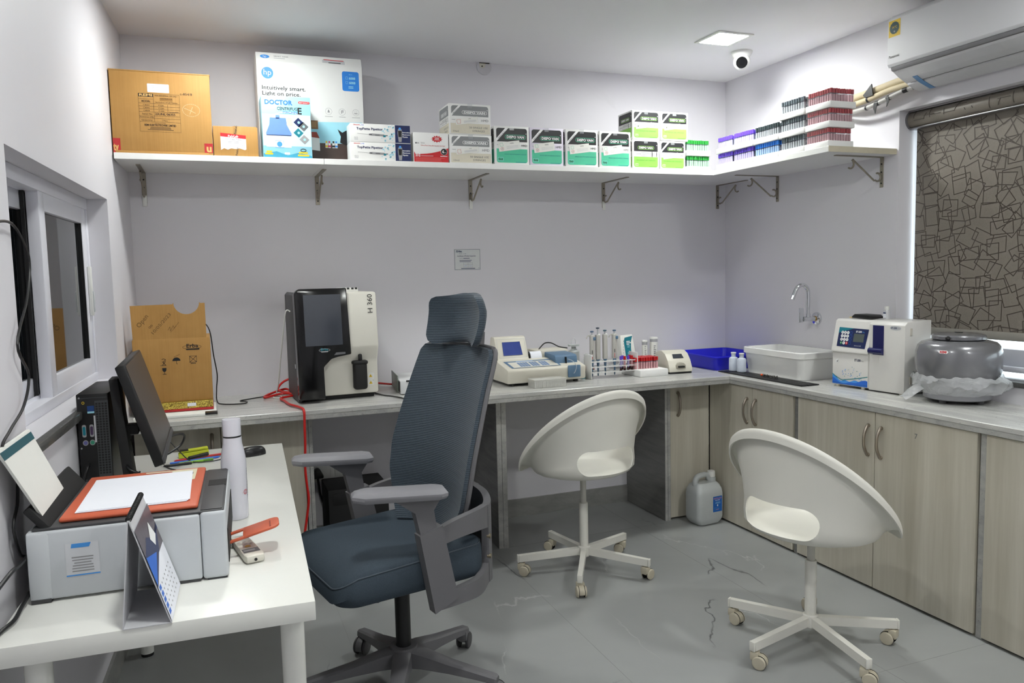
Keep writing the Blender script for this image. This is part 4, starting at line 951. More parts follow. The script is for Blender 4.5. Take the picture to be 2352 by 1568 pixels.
bars(D, 0.031, 0.122, 0.054, 2, 0.007, 0.003, IN, 2, 0.35)
D.ring([(0.054, 0.016), (0.110, 0.016), (0.110, 0.042), (0.054, 0.042)], 0.0009, IN, 2); D.line([(0.082, 0.016), (0.082, 0.042)], 0.0008, IN, 2); D.line([(0.054, 0.032), (0.110, 0.032)], 0.0008, IN, 2)
D.line([(0.060, 0.021), (0.066, 0.027), (0.068, 0.022), (0.076, 0.028)], 0.0008, INKBL, 3); D.line([(0.088, 0.027), (0.098, 0.022), (0.104, 0.028)], 0.0008, INKBL, 3)
D.rect(0.040, 0.007, 0.124, 0.011, IN, 2); D.text('CE', 0.143, 0.008, 0.005, IN, 2); D.build('print', t)

# wall sockets below the counter
t = thing('socket_plate', 'white wall plate with switches and round pin sockets below the worktop', 'socket', (0.575, D_, 0.395))
MB().box((-0.118, -0.010, -0.043), (0.118, 0, 0.047), WHITE, 0.004).build('plate', t)
for x in (-0.004, 0.022): MB().box((x-0.0105, -0.014, -0.022), (x+0.0105, -0.009, 0.028), WHITE, 0.003).build('rocker', t)
s2 = MB()
for (dx, dz, r) in ((0.0, 0.022, 0.0055), (-0.013, -0.004, 0.0042), (0.013, -0.004, 0.0042)): s2.cyl((0.062+dx, -0.0095, dz), (0.062+dx, -0.011, dz), r, BLACKM, n=12)
s2.build('socket_holes', t)
t = thing('power_plug', 'black three pin plug with cord in the wall socket', 'plug', (0.490, D_-0.0105, 0.400))
MB().prism([(-0.030, -0.022), (0.030, -0.022), (0.032, -0.008), (0.014, 0.028), (0, 0.034), (-0.014, 0.028), (-0.032, -0.008)], -0.040, 0, BLACK, 'Y', bev=0.006).build('plug_body', t)
MB().tube(catmull([(0, -0.022, -0.02), (0.004, -0.026, -0.06), (0.012, -0.03, -0.12), (0.040, -0.03, -0.19), (0.10, -0.02, -0.25)], 5), 0.006, BLACK, 8).build('cord', t)
t = thing('ups_unit', 'black power backup box on the floor under the worktop', 'power backup', (0.66, 4.09, 0))
MB().box((-0.155, -0.12, 0.006), (0.155, 0.14, 0.382), BLACKM, 0.006).build('case', t); MB().box((-0.13, -0.124, 0.30), (0.13, -0.1195, 0.36), BLACK, 0.002).build('front_grille', t)
for x in (-0.13, 0.13): MB().cyl((x, -0.1, 0), (x, -0.1, 0.008), 0.014, BLACK, n=12).build('foot', t)

# ================================================================== things on the back counter, left to right
# file, booklet and big opened carton
t = thing('paper_file', 'white clip file with black corner under the gold booklet', 'file', (-0.17, 3.87, ZT+0.0004))
MB().box((-0.17, -0.165, 0), (0.168, 0.16, 0.012), PAPERB, 0.002).build('sheets', t); MB().box((0.120, -0.168, 0.004), (0.172, -0.12, 0.014), BLACK, 0.002).build('corner_clip', t)
t = thing('booklet', 'gold patterned booklet with a red cover edge beneath the carton', 'booklet', (-0.175, 3.955, ZT+0.0145))
MB().box((-0.165, -0.155, 0), (0.162, 0.15, 0.010), mat('red_cover', (176, 30, 34), 0.4), 0.002).build('cover', t); MB().box((-0.163, -0.152, 0.0105), (0.160, 0.15, 0.042), M_GOLD, 0.002).build('gold_block', t)
D = Decal(T_frame((0.05, -0.1522, 0.014), (1, 0, 0), (0, 0, 1))); D.rect(0.002, 0.006, 0.038, 0.021, PAPER, 1)
for k in range(3): D.rect(0.010+k*0.009, 0.006, 0.0106+k*0.009, 0.021, INKP, 2)
D.build('label', t)
x0, x1, h, d = -0.336, -0.013, 0.288, 0.26; w = x1-x0; yf = 3.815
t = thing('cardboard_box', 'opened brown carton with a notched upright flap on the worktop', 'box', ((x0+x1)/2, yf+d/2, ZT+0.0572))
MB().box((-w/2, -d/2, 0), (w/2, d/2, h), M_CARD, 0.003).build('carton', t)
fx0, fx1, fz = -w/2+0.004, w/2-0.014, 0.158; cxn, rn = 0.070, 0.054
poly = [(fx0, 0), (fx1, 0), (fx1, fz), (cxn+rn+0.004, fz)]+[(cxn+rn*math.cos(R(a)), fz+0.004+rn*0.98*math.sin(R(a))) for a in range(0, -181, -12)]+[(cxn-rn-0.004, fz-0.002), (fx0-0.004, fz-0.004)]
MB().prism(poly, -0.002, 0.002, M_CARD, 'Y', T=TM((0, -d/2+0.003, h-0.002), rx=R(-3))).build('top_flap', t)
D = Decal(T_frame((-w/2, -d/2+0.001, h-0.002), (1, 0, 0), (0, 0.052, 1)))
PEN = mat('pencil_scrawl', (104, 76, 34), 0.7)
D.text('Open', 0.035, 0.055, 0.020, PEN, 1, rot=R(52)); D.text('on', 0.075, 0.050, 0.014, PEN, 1, rot=R(40)); D.text('10/05/2023', 0.090, 0.024, 0.014, PEN, 1, rot=R(48), w=0.115); D.line([(0.150, 0.040), (0.158, 0.055), (0.160, 0.036), (0.172, 0.060), (0.176, 0.048), (0.196, 0.074)], 0.0016, PEN, 1); D.line([(0.160, 0.030), (0.185, 0.058)], 0.0012, PEN, 1)
D.build('handwriting', t)
D = Decal(T_front(w, d))
D.text('Erba', 0.222, 0.243, 0.017, INKB, 1, w=0.050, bold=0.02); D.ring(ellipse(0.040, 0.010, 28, 0.245, 0.246), 0.0012, INKB, 1); D.rect(0.220, 0.233, 0.276, 0.239, INKB, 2)
# handling marks: hook, glass, umbrella, stack
D.line([(0.118, 0.186), (0.132, 0.170)], 0.002, INKB); D.line([(0.132, 0.186), (0.118, 0.170)], 0.002, INKB); D.line([(0.117, 0.196), (0.124, 0.199), (0.132, 0.195), (0.130, 0.190), (0.124, 0.188), (0.124, 0.178)], 0.002, INKB); D.line([(0.110, 0.1685), (0.134, 0.1685)], 0.0016, INKB)
D.poly([(0.116, 0.157), (0.134, 0.157), (0.133, 0.146), (0.129, 0.140), (0.121, 0.140), (0.117, 0.146)], INKB); D.line([(0.125, 0.140), (0.125, 0.130)], 0.002, INKB); D.line([(0.118, 0.129), (0.132, 0.129)], 0.0022, INKB)
D.poly([(0.160, 0.186)]+[(0.177-0.017*math.cos(R(180*k/8)), 0.186+0.016*math.sin(R(180*k/8))) for k in range(9)], INKB); D.line([(0.177, 0.186), (0.177, 0.174), (0.181, 0.172)], 0.0018, INKB)
for k in range(8): D.disc(0.168+0.026*((k*37 % 8)/8), 0.204+0.012*((k*53 % 8)/8), 0.0012, INKB, 1, n=6)
D.ring([(0.232, 0.176), (0.262, 0.176), (0.262, 0.205), (0.232, 0.205)], 0.0022, INKB); D.line([(0.232, 0.176), (0.262, 0.205)], 0.0018, INKB); D.line([(0.262, 0.176), (0.232, 0.205)], 0.0018, INKB); D.rect(0.236, 0.170, 0.258, 0.173, INKB)
D.rect(0.010, 0.06, 0.30, 0.115, mat('shiny_packing_tape', (184, 136, 64), 0.25), 1) if False else None
D.build('print', t)

# --- haematology analyser
t = thing('blood_analyser', 'tall black and white blood analyser with a touch screen', 'analyser', (0.562, 4.005, ZT), R(3))
MB().prism([(-0.142, 0.528), (0.17, 0.528), (0.17, 0.02), (-0.128, 0.02), (-0.128, 0.185), (-0.164, 0.255)], -0.188, 0.2, mat('analyser_ivory', (222, 219, 208), 0.35, var=0.01), 'X', bev=0.012).build('body', t)
MB().box((-0.17, -0.11, 0), (0.18, 0.15, 0.022), BLACKM, 0.004).build('base', t)
Tp = TM(rx=R(-4.2))
MB().prism([(-0.2, 0.006), (-0.078, 0.003), (-0.078, 0.158), (-0.04, 0.195), (-0.01, 0.203), (0.058, 0.213), (0.050, 0.538), (-0.180, 0.538), (-0.2, 0.518)], -0.196, -0.135, GLOSSB, 'Y', T=Tp, bev=0.006).build('front_panel', t)
MB().prism([(-0.199, 0.004), (-0.185, 0.004), (-0.185, 0.535), (-0.199, 0.520)], -0.150, 0.17, DGREY, 'Y', bev=0.003).build('side_panel', t)
fo = MB().box((-0.160, -0.1975, 0.262), (0.018, -0.1955, 0.508), SCREENG, 0.0005, 1, T=Tp); fo.build('screen', t)
D = Decal(Tp @ T_frame((-0.2, -0.1962, 0), (1, 0, 0), (0, 0, 1)))
D.text('Erba', 0.110, 0.238, 0.012, INKTL, 1, w=0.036, bold=0.02); D.ring(ellipse(0.027, 0.0075, 24, 0.128, 0.240), 0.0009, INKP, 1); D.rect(0.112, 0.2305, 0.144, 0.2345, INKP, 1); D.poly([(0.172, 0.2130), (0.228, 0.2165), (0.228, 0.226), (0.184, 0.226)], INKDG, 1); D.build('panel_print', t)
D = Decal(T_frame((0.05, -0.1655, 0.26), (1, 0, 0), (0, 0.022, 0.268))); D.text('H 360', 0.127, 0.165, 0.025, INKB, 1, rot=R(90), w=0.092); D.build('side_letters', t)
hd = MB().box((0.070, -0.166, 0.045), (0.138, -0.120, 0.180), BLACKM, 0.014, 3); hd.box((0.066, -0.168, 0.170), (0.142, -0.120, 0.190), BLACKM, 0.008); hd.build('tube_holder', t)
MB().box((0.097, -0.160, 0.186), (0.115, -0.140, 0.222), BLACKM, 0.006, T=TM(rx=0)).build('holder_lever', t)
D = Decal(T_frame((0.148, -0.1282, 0.06), (1, 0, 0), (0, 0, 1))); D.rect(0, 0, 0.030, 0.062, WHITE, 1)
for v in (0.006, 0.040): D.poly([(0.003, v), (0.021, v), (0.012, v+0.016)], INKYL, 2); D.rect(0.0110, v+0.003, 0.013, v+0.009, INKB, 3)
D.rect(0.022, 0.022, 0.027, 0.025, INKG, 2); D.build('warning_label', t)
b = MB().box((0.045, -0.04, 0.526), (0.135, 0.08, 0.549), WHITE, 0.004); b.build('top_cap', t)
b = MB()
for x in (0.058, 0.078, 0.100, 0.118): b.box((x, -0.0405, 0.5405), (x+0.012, -0.030, 0.5495), BLACKM)
b.build('cap_slots', t)
MB().box((-0.2008, -0.10, 0.165), (-0.1985, -0.085, 0.185), LGREY).build('usb_port', t)
# white cable from the analyser, red cable coil, black cords
tag(MB().tube(catmull([(0.362, 3.985, 1.30), (0.345, 3.985, 1.305), (0.335, 4.0, 1.26), (0.315, 4.06, 1.08), (0.30, 4.12, 0.93), (0.29, 4.15, 0.87), (0.31, 4.10, 0.864), (0.30, 4.05, 0.864), (0.27, 4.08, 0.864), (0.285, 4.13, 0.866), (0.33, 4.13, 0.866)], 6), 0.0032, WHITE, 8).build('white_cable'), 'thin white cable looping down from the blood analyser', 'cable')
tag(MB().tube(catmull([(0.40, 4.21, 0.95), (0.33, 4.20, 0.925), (0.30, 4.16, 0.89), (0.36, 4.15, 0.874), (0.34, 4.22, 0.885), (0.25, 4.16, 0.870), (0.23, 4.08, 0.868), (0.32, 4.12, 0.876), (0.37, 4.05, 0.874), (0.30, 4.00, 0.870), (0.31, 3.92, 0.868), (0.315, 3.86, 0.868), (0.325, 3.78, 0.869), (0.352, 3.70, 0.869), (0.366, 3.64, 0.868), (0.369, 3.612, 0.858), (0.368, 3.606, 0.82), (0.366, 3.606, 0.70), (0.362, 3.61, 0.60), (0.366, 3.61, 0.52), (0.371, 3.61, 0.45), (0.358, 3.61, 0.36), (0.34, 3.60, 0.26), (0.33, 3.60, 0.12), (0.35, 3.65, 0.008)], 6), 0.0058, RED, 8).build('red_cable'), 'red network cable coiled on the worktop and hanging over its edge', 'cable')
tag(MB().tube(catmull([(-0.06, 4.10, 1.262), (-0.035, 4.10, 1.255), (-0.012, 4.095, 1.21), (-0.002, 4.09, 1.10), (0.010, 4.09, 1.00), (0.004, 4.09, 0.93), (0.003, 4.08, 0.868), (0.03, 3.99, 0.864), (0.12, 3.96, 0.864), (0.14, 4.02, 0.864), (0.11, 4.06, 0.864), (0.16, 4.10, 0.864), (0.26, 4.16, 0.864), (0.35, 4.20, 0.864)], 6), 0.0028, BLACK, 6).build('black_cable'), 'thin black cable from behind the opened carton to the red coil', 'cable')
tag(MB().tube(catmull([(0.76, 4.0, 0.864), (0.79, 3.88, 0.864), (0.82, 3.83, 0.864), (0.85, 3.74, 0.865), (0.868, 3.63, 0.864), (0.874, 3.612, 0.845), (0.89, 3.608, 0.78), (0.92, 3.62, 0.70), (0.93, 3.8, 0.50)], 6), 0.0036, BLACK, 6).build('black_cable'), 'thin black cable hanging over the worktop edge right of the blood analyser', 'cable')
tag(MB().tube(catmull([(0.75, 4.20, 0.90), (0.82, 4.20, 0.885), (0.90, 4.20, 0.872), (0.95, 4.22, 0.868)], 5), 0.005, RED, 8).build('red_cable'), 'short red cable between the blood analyser and the pale box', 'cable')
# pale box behind the office chair
t = thing('power_supply', 'pale low box with a grey metal end behind the office chair', 'device', (0.99, 4.02, ZT), R(-6))
MB().box((-0.10, -0.17, 0.004), (0.13, 0.17, 0.072), mat('pale_device', (212, 213, 214), 0.4), 0.004).build('case', t); MB().box((-0.106, -0.09, 0.004), (-0.1005, 0.17, 0.088), mat('green_grey_metal', (122, 130, 122), 0.4, 0.5), 0.001).build('metal_end', t); MB().box((-0.1015, -0.165, 0.012), (-0.0995, -0.095, 0.066), BLACKM).build('open_slot', t)
MB().box((-0.07, -0.174, 0.066), (0.12, -0.168, 0.074), BLACK, 0.001).build('lid_gap', t)

# --- cream semi automatic analyser
CRM = mat('cream_case', (212, 208, 194), 0.42, var=0.015)
t = thing('chemistry_analyser', 'cream bench analyser with a tilted blue screen and keypad', 'analyser', (1.672, 4.02, ZT), R(1))
def slope(y): return 0.090+(y+0.188)*(0.036/0.168)
MB().prism([(-0.18, 0.016), (-0.190, 0.084), (-0.184, 0.0905), (-0.02, 0.126), (0.17, 0.130), (0.18, 0.120), (0.18, 0.016)], -0.232, 0.232, CRM, 'X', bev=0.006).build('case', t)
for (x, y) in ((-0.19, -0.14), (0.19, -0.14), (-0.19, 0.14), (0.19, 0.14)): MB().cyl((x, y, 0), (x, y, 0.018), 0.014, BLACK, n=12).build('foot', t)
MB().box((-0.20, -0.15, 0.010), (0.20, 0.15, 0.0165), BLACKM).build('underside', t)
hood = MB().prism([(-0.022, 0.118), (-0.004, 0.130), (0.048, 0.243), (0.062, 0.250), (0.105, 0.248), (0.150, 0.128), (0.150, 0.118)], -0.216, -0.028, CRM, 'X', bev=0.006); hood.build('screen_hood', t)
sl_u, sl_v = (1, 0, 0), (0, 0.052, 0.113)
D = Decal(T_frame((-0.216, -0.0045, 0.1305), sl_u, sl_v)); D.ring(rpoly(0.168, 0.112, 0.004, 4, 0.094, 0.062), 0.0012, INKP, 2); D.poly([(0.038, 0.020), (0.152, 0.020), (0.148, 0.098), (0.042, 0.098)], LCDBLUE, 3); D.ring([(0.037, 0.019), (0.153, 0.019), (0.149, 0.099), (0.041, 0.099)], 0.0016, INKDG, 4); D.build('screen', t)
D = Decal(T_frame((-0.232, -0.186, 0.0902), (1, 0, 0), (0, 0.164, 0.0355)))
D.poly([(0.036, 0.024), (0.326, 0.024), (0.336, 0.140), (0.030, 0.140)], SLATEB, 4); D.poly([(0.050, 0.030), (0.316, 0.030), (0.312, 0.122), (0.046, 0.122)], mat('pale_key_field', (220, 216, 202), 0.4), 5); D.rect(0.100, 0.124, 0.20, 0.136, mat('pale_blue_ink', (150, 180, 216), 0.5), 5)
for (u, n) in ((0.095, 4), (0.165, 3), (0.222, 3)):
    for i in range(n):
        for j in range(4): D.rect(u+i*0.0155, 0.042+j*0.018, u+i*0.0155+0.0138, 0.042+j*0.018+0.0145, INKBL if False else mat('steel_blue_key', (84, 122, 168), 0.45), 6)
for i in range(4):
    for j in range(5): D.ring([(0.272+i*0.010, 0.045+j*0.013), (0.280+i*0.010, 0.045+j*0.013), (0.280+i*0.010, 0.055+j*0.013), (0.272+i*0.010, 0.055+j*0.013)], 0.0007, INKG, 6)
D.build('keypad', t)
pr = MB(); pr.loft([[(x, 0.02+0.028*math.cos(R(a)), 0.122+0.040*math.sin(R(a))) for a in range(0, 181, 15)] for x in (-0.018, 0.050)], PAPER, cap=False, closed=False); pr.build('printer_paper', t, fix=False)
MB().box((-0.026, -0.004, 0.122), (-0.019, 0.045, 0.150), BLACK, 0.002).build('printer_slot', t)
MB().box((0.030, 0.02, 0.125), (0.226, 0.165, 0.164), CRM, 0.006).build('rear_block', t)
MB().prism([(-0.130, 0.094), (-0.118, 0.140), (-0.105, 0.147), (0.06, 0.156), (0.085, 0.150), (0.085, 0.110), (-0.02, 0.110)], 0.078, 0.212, SLATEB, 'X', bev=0.004).build('blue_cover', t)
MB().box((0.120, -0.197, 0.030), (0.196, -0.186, 0.096), SLATEB, 0.005).build('blue_flap', t); MB().box((0.136, -0.136, 0.100), (0.141, -0.122, 0.136), BLACK).build('cover_slot', t)
MB().tube(catmull([(0.150, -0.132, 0.124), (0.151, -0.190, 0.118), (0.166, -0.203, 0.092), (0.160, -0.2, 0.062), (0.152, -0.199, 0.052)], 5), 0.0022, CLEARP, 6).build('aspiration_tube', t)
tag(MB().tube(catmull([(1.735, 4.10, 1.018), (1.77, 4.14, 1.035), (1.81, 4.17, 1.052), (1.85, 4.17, 1.050), (1.89, 4.15, 1.028), (1.93, 4.12, 1.020)], 6), 0.0036, BLACK, 8).build('black_cable'), 'black cable arching behind the cream analyser', 'cable')
t = thing('reagent_jar', 'milky jar with a thin bent tube behind the cream analyser', 'jar', (1.985, 4.15, ZT))
MB().lathe([(0.0, 0), (0.034, 0), (0.034, 0.135), (0.014, 0.150), (0.014, 0.165), (0.034, 0.166), (0.034, 0.176), (0.0, 0.178)], JUGP, 20).build('bottle_body', t); MB().tube(catmull([(-0.02, 0, 0.17), (-0.012, 0, 0.20), (0.0, 0, 0.213), (0.010, 0, 0.20), (0.012, 0, 0.18)], 5), 0.0022, CLEARP, 6).build('thin_tube', t)
# pipette tip box
t = thing('tip_box', 'clear ribbed plastic tip box at the worktop edge', 'plastic box', (1.642, 3.765, ZT))
CT2 = clear_mat('milky_clear_plastic', (232, 232, 226), 0.5, 0.25)
b = MB(); b.box((-0.092, -0.045, 0), (0.092, 0.045, 0.040), CT2, 0.003); b.build('box', t)
b = MB()
for k in range(16): b.box((-0.088+k*0.0113, -0.0462, 0.003), (-0.083+k*0.0113, -0.0445, 0.036), CT2)
b.build('rib', t); MB().box((-0.0925, -0.0455, 0.0405), (0.0925, 0.0455, 0.045), CT2, 0.002).build('lid', t)
# coolant and dropper bottle
t = thing('reagent_bottle', 'clear round bottle with an orange lettered label behind the tube rack', 'bottle', (1.985, 3.985, ZT))
MB().lathe([(0.0, 0), (0.036, 0), (0.036, 0.075), (0.026, 0.098), (0.013, 0.105), (0.013, 0.120), (0.0, 0.120)], CLEARP, 20).build('glass', t); MB().lathe([(0.0365, 0.012), (0.0365, 0.072)], PAPERB, 20).build('label', t)
D = Decal(T_frame((-0.03, -0.0375, 0.045), (1, 0, 0), (0, 0, 1))); D.poly([(0, 0.004), (0.062, 0.0), (0.062, 0.022), (0, 0.026)], mat('orange_ink', (206, 92, 50), 0.5), 1); D.text('COO', 0.010, 0.006, 0.013, INKW, 2, bold=0.03); D.build('label_print', t)
t = thing('dropper_bottle', 'small white dropper bottle with a teal cap beside the cream analyser', 'bottle', (1.932, 3.925, ZT))
MB().lathe([(0.0, 0), (0.014, 0), (0.014, 0.034), (0.006, 0.040), (0.0, 0.040)], WHITE, 16).build('bottle_body', t); MB().lathe([(0.0, 0.040), (0.0065, 0.040), (0.0055, 0.058), (0.0, 0.058)], INKTL, 12).build('cap', t); MB().lathe([(0.0142, 0.003), (0.0142, 0.014)], INKTL, 16).build('label_band', t)

# --- tube rack with pipettes
RX0, RX1, RYc = 1.962, 2.255, 3.922
t = thing('tube_rack', 'white acrylic three tier tube rack holding pipettes', 'rack', ((RX0+RX1)/2, RYc, ZT))
hw = (RX1-RX0)/2; ACR = mat('white_acrylic', (230, 230, 228), 0.2)
for s in (-1, 1):
    b = MB().prism([(-0.047, 0), (0.047, 0), (0.047, 0.118), (0.030, 0.136), (-0.047, 0.132)], s*hw-0.0025, s*hw+0.0025, ACR, 'X', bev=0.001); o = b.build('end_plate', t)
    MB().box((s*hw-0.004 if s > 0 else -hw-0.002, -0.047, 0.128), (s*hw+0.002 if s > 0 else -hw+0.010, 0.047, 0.138), ACR, 0.003).build('handle_lip', t)
for z in (0.036, 0.066, 0.096):
    b = MB(); n1, n2 = 12, 3; px = (2*hw-0.01)/n1; py = 0.09/n2
    for i in range(n1+1): b.box((-hw+0.005+i*px-0.003, -0.045, z-0.0015), (-hw+0.005+i*px+0.003, 0.045, z+0.0015), ACR)
    for j in range(n2+1): b.box((-hw+0.002, -0.045+j*py-0.003, z-0.0016), (hw-0.002, -0.045+j*py+0.003, z+0.0016), ACR)
    b.build('shelf_grid', t)
def pipette(x, y, label, knob, hook, h=0.0, white_eject=False, turn=0):
    t = thing('pipette', label, 'pipette', (x, y, ZT+0.012), R(turn), 'pipettes standing in the rack')
    PG = mat('pipette_grey', (186, 184, 178), 0.4)
    MB().box((-0.0135, -0.011, 0.092), (0.0135, 0.011, 0.235), PG, 0.006, 3).build('barrel', t)
    MB().lathe([(0.0, 0.0), (0.0035, 0.0), (0.0055, 0.05), (0.0095, 0.085), (0.0105, 0.0925), (0.0, 0.0925)], SLATEB, 14).build('shaft', t)
    MB().cyl((0, 0, 0.234), (0, 0, 0.250+h), 0.0048, LGREY, n=12).build('plunger', t); MB().lathe([(0.0, 0.248+h), (0.0095, 0.249+h), (0.0105, 0.256+h), (0.0, 0.258+h)], mat('knob_'+knob, {'b': (84, 112, 140), 'd': (74, 84, 98), 't': (70, 100, 116)}[knob], 0.45), 16).build('push_button', t)
    if hook: MB().tube(catmull([(-0.011, 0, 0.226), (-0.022, 0, 0.232), (-0.032, 0, 0.222), (-0.034, 0, 0.214)], 5), 0.0035, PG, 8).build('finger_hook', t); MB().box((0.002, -0.015, 0.204), (0.018, -0.008, 0.222), SLATEB, 0.003).build('ejector', t)
    if white_eject: MB().lathe([(0.0, 0.222), (0.007, 0.226), (0.008, 0.234), (0.0, 0.240)], WHITE, 12, T=TM((0.006, -0.006, 0))).build('ejector', t)
    D = Decal(T_frame((-0.006, -0.0113, 0.098), (1, 0, 0), (0, 0, 1)))
    if hook: D.rect(0.0, 0.030, 0.004, 0.050, INKB, 1); D.rect(0.0, 0.0, 0.003, 0.026, INKR, 1); D.build('print', t)
pipette(1.992, 3.925, 'pipette with blue button at the left end of the rack', 'b', True, 0.0)
pipette(2.031, 3.93, 'pipette with its button pulled up highest', 'd', False, 0.018, True)
pipette(2.079, 3.935, 'pipette third from the left with a teal button', 't', False, 0.002, True)
pipette(2.137, 3.93, 'pipette with a long curved finger hook', 'b', True, 0.0)
pr1 = None
for i, (x, y, cm, nm) in enumerate(((2.158, 3.895, PURPCAP, 'violet'), (2.180, 3.89, REDCAP, 'red'), (2.184, 3.925, PURPCAP, 'violet'), (2.208, 3.90, PURPCAP, 'violet'), (2.232, 3.90, REDCAP, 'red'), (2.236, 3.935, REDCAP, 'red'))):
    o = tube_proto(cm, '%s capped blood tube in the white rack, %s of the row' % (nm, ('first from the pipettes', 'second', 'behind the second', 'fourth', 'fifth', 'last')[i]), 'blood tubes in the rack', h=0.085); o.location = (x, y, ZT+0.034)
    MB().lathe([(0.0, 0.001), (0.0064, 0.005), (0.0064, 0.022), (0.0, 0.022)], mat('dark_blood', (60, 12, 14), 0.3), 10).build('blood', o)
# --- foam block with red capped tubes
t = thing('foam_tray', 'white foam block of red capped tubes on the worktop', 'tray', (2.329, 3.925, ZT), R(0))
MB().box((-0.092, -0.11, 0), (0.092, 0.11, 0.040), FOAM, 0.004).build('tray_block', t)
pr2 = None
for i in range(9):
    for j in range(6):
        if pr2 is None: o = pr2 = tube_proto(REDCAP, 'red capped tube standing in the worktop foam block', 'red tubes in the worktop foam block', h=0.094, capr=0.0082, r=0.0066)
        else: o = dup(pr2)
        o.location = (2.329-0.082+i*0.0172, 3.925-0.045+j*0.0165, ZT+0.0105+0.0015*random.random()); o.rotation_euler = (R(random.uniform(-1, 1)), R(random.uniform(-1, 1)), random.random()*6)
# --- teal box, two canisters, small analyser
t = thing('medicine_box', 'curved white carton with a teal panel leaning on the wall', 'box', (2.365, 4.175, ZT), R(4))
MB().prism([(-0.045, 0), (0.040, 0), (0.046, 0.10), (0.034, 0.212), (-0.052, 0.210), (-0.056, 0.12)], -0.024, 0.024, PAPERB, 'Y', T=TM(rx=R(-8)), bev=0.004).build('carton', t)
D = Decal(TM(rx=R(-8)) @ T_frame((-0.05, -0.0246, 0), (1, 0, 0), (0, 0, 1))); D.poly([(0.026, 0.07), (0.070, 0.06), (0.066, 0.12), (0.070, 0.17), (0.082, 0.203), (0.026, 0.194), (0.018, 0.17)], INKTL, 1)
for k, wv in enumerate((0.026, 0.034, 0.020)): D.rect(0.036, 0.168-k*0.009, 0.036+wv, 0.173-k*0.009, INKW, 2)
bars(D, 0.040, 0.062, 0.142, 2, 0.008, 0.003, INKAQ, 2); bars(D, 0.040, 0.055, 0.100, 3, 0.007, 0.003, INKAQ, 2)
for k in range(6): D.rect(0.006+0.0015*k, 0.08+0.018*k, 0.009+0.0015*k, 0.088+0.018*k, INKG, 1)
D.build('print', t)
for (x, r, h, lab) in ((2.495, 0.017, 0.172, 'slim grey test strip canister with a white lid'), (2.560, 0.024, 0.188, 'wide grey test strip canister with a white lid')):
    t = thing('strip_canister', lab, 'canister', (x, 4.20, ZT), 0, 'test strip canisters'); CG = mat('canister_grey', (172, 173, 176), 0.4)
    MB().lathe([(0.0, 0), (r, 0), (r, h-0.012), (0.0, h-0.012)], CG, 24).build('tube_body', t); MB().lathe([(0.0, h-0.0125), (r+0.002, h-0.012), (r+0.002, h-0.006), (r, h-0.001), (0.0, h)], WHITE, 24).build('lid', t); MB().lathe([(r+0.0004, 0.02), (r+0.0004, h-0.03)], PAPERB, 24).build('label', t)
    D = Decal(T_frame((-r*0.7, -r-0.0008, 0.06), (1, 0, 0), (0, 0, 1)))
    for k in range(7): D.rect(0.002, 0.012*k, r*0.9*(0.6+0.4*((k*7) % 5)/5), 0.012*k+0.004, INKDG, 1)
    D.build('label_print', t)
t = thing('strip_reader', 'small domed cream strip reader with a grey display', 'analyser', (2.535, 3.945, ZT), R(-6))
prof = [(-0.105, 0.010), (-0.100, 0.035), (-0.080, 0.075), (-0.045, 0.112), (-0.005, 0.128), (0.04, 0.126), (0.085, 0.112), (0.09, 0.010)]
MB().prism(prof, -0.074, 0.074, CRM, 'X', bev=0.005).build('case', t); MB().box((-0.070, -0.100, 0), (0.070, 0.085, 0.011), BLACK, 0.002).build('base', t)
D = Decal(T_frame((-0.074, -0.0805, 0.0765), (1, 0, 0), (0, 0.036, 0.037))); D.poly([(0.040, 0.014), (0.108, 0.014), (0.104, 0.046), (0.044, 0.046)], SCREENG, 1); D.build('display', t)
b = MB(); b.prism([(-0.030, 0.030), (0.030, 0.030), (0.030, 0.048), (0.018, 0.062), (0.0, 0.066), (-0.018, 0.062), (-0.030, 0.048)], -0.106, -0.070, mat('reader_recess', (170, 166, 152), 0.5), 'Y', bev=0.002); b.build('strip_bay', t)
MB().box((-0.020, -0.118, 0.036), (0.018, -0.100, 0.046), BLACK, 0.001).build('strip_slot', t)

# ================================================================== corner and window-side counter
def tub(t, x0, x1, y0, y1, h, wall, mt, lip, taper, r=0.03, floor=0.008):
    """open rounded tray, rim wider than base"""
    def ring(ins, z, rr): return [(p[0], p[1], z) for p in rpoly(x1-x0-2*ins, y1-y0-2*ins, max(rr, 0.004), 5, (x0+x1)/2, (y0+y1)/2)]
    rings = [ring(taper, 0, r), ring(taper*0.35, h-lip, r), ring(0.0+0.012*0, h-lip+0.0005, r), ring(0, h-0.004, r), ring(0.004, h, r), ring(wall-0.003, h, r), ring(wall, h-0.004, r-0.004), ring(taper+wall, floor, r-0.006)]
    b = MB(); n = len(rings[0]); vs = [p for q in rings for p in q]; fs = []
    for i in range(len(rings)-1):
        for k in range(n): fs.append([i*n+k, i*n+(k+1) % n, (i+1)*n+(k+1) % n, (i+1)*n+k])
    fs += [list(range(n))[::-1], [(len(rings)-1)*n+k for k in range(n)]]
    b.add(vs, fs, mt); return b
t = thing('plastic_tray', 'royal blue plastic tray in the worktop corner', 'tray', (2.95, 4.05, ZT))
tub(t, -0.2, 0.2, -0.22, 0.225, 0.085, 0.006, BLUEBIN, 0.012, 0.022, 0.03).build('tray_body', t)
t = thing('sink_basin', 'white ceramic wall basin with a rounded rim standing on the worktop', 'basin', (3.017, 3.505, ZT))
SW = 0.14
b = tub(t, -0.142, 0.142, -0.25, 0.25, 0.148, 0.020, CERAM, 0.034, 0.020, 0.04, 0.012); b.build('basin_body', t)
MB().cyl((0.03, 0, 0.012), (0.03, 0, 0.015), 0.022, CHROME, n=24).build('drain', t)
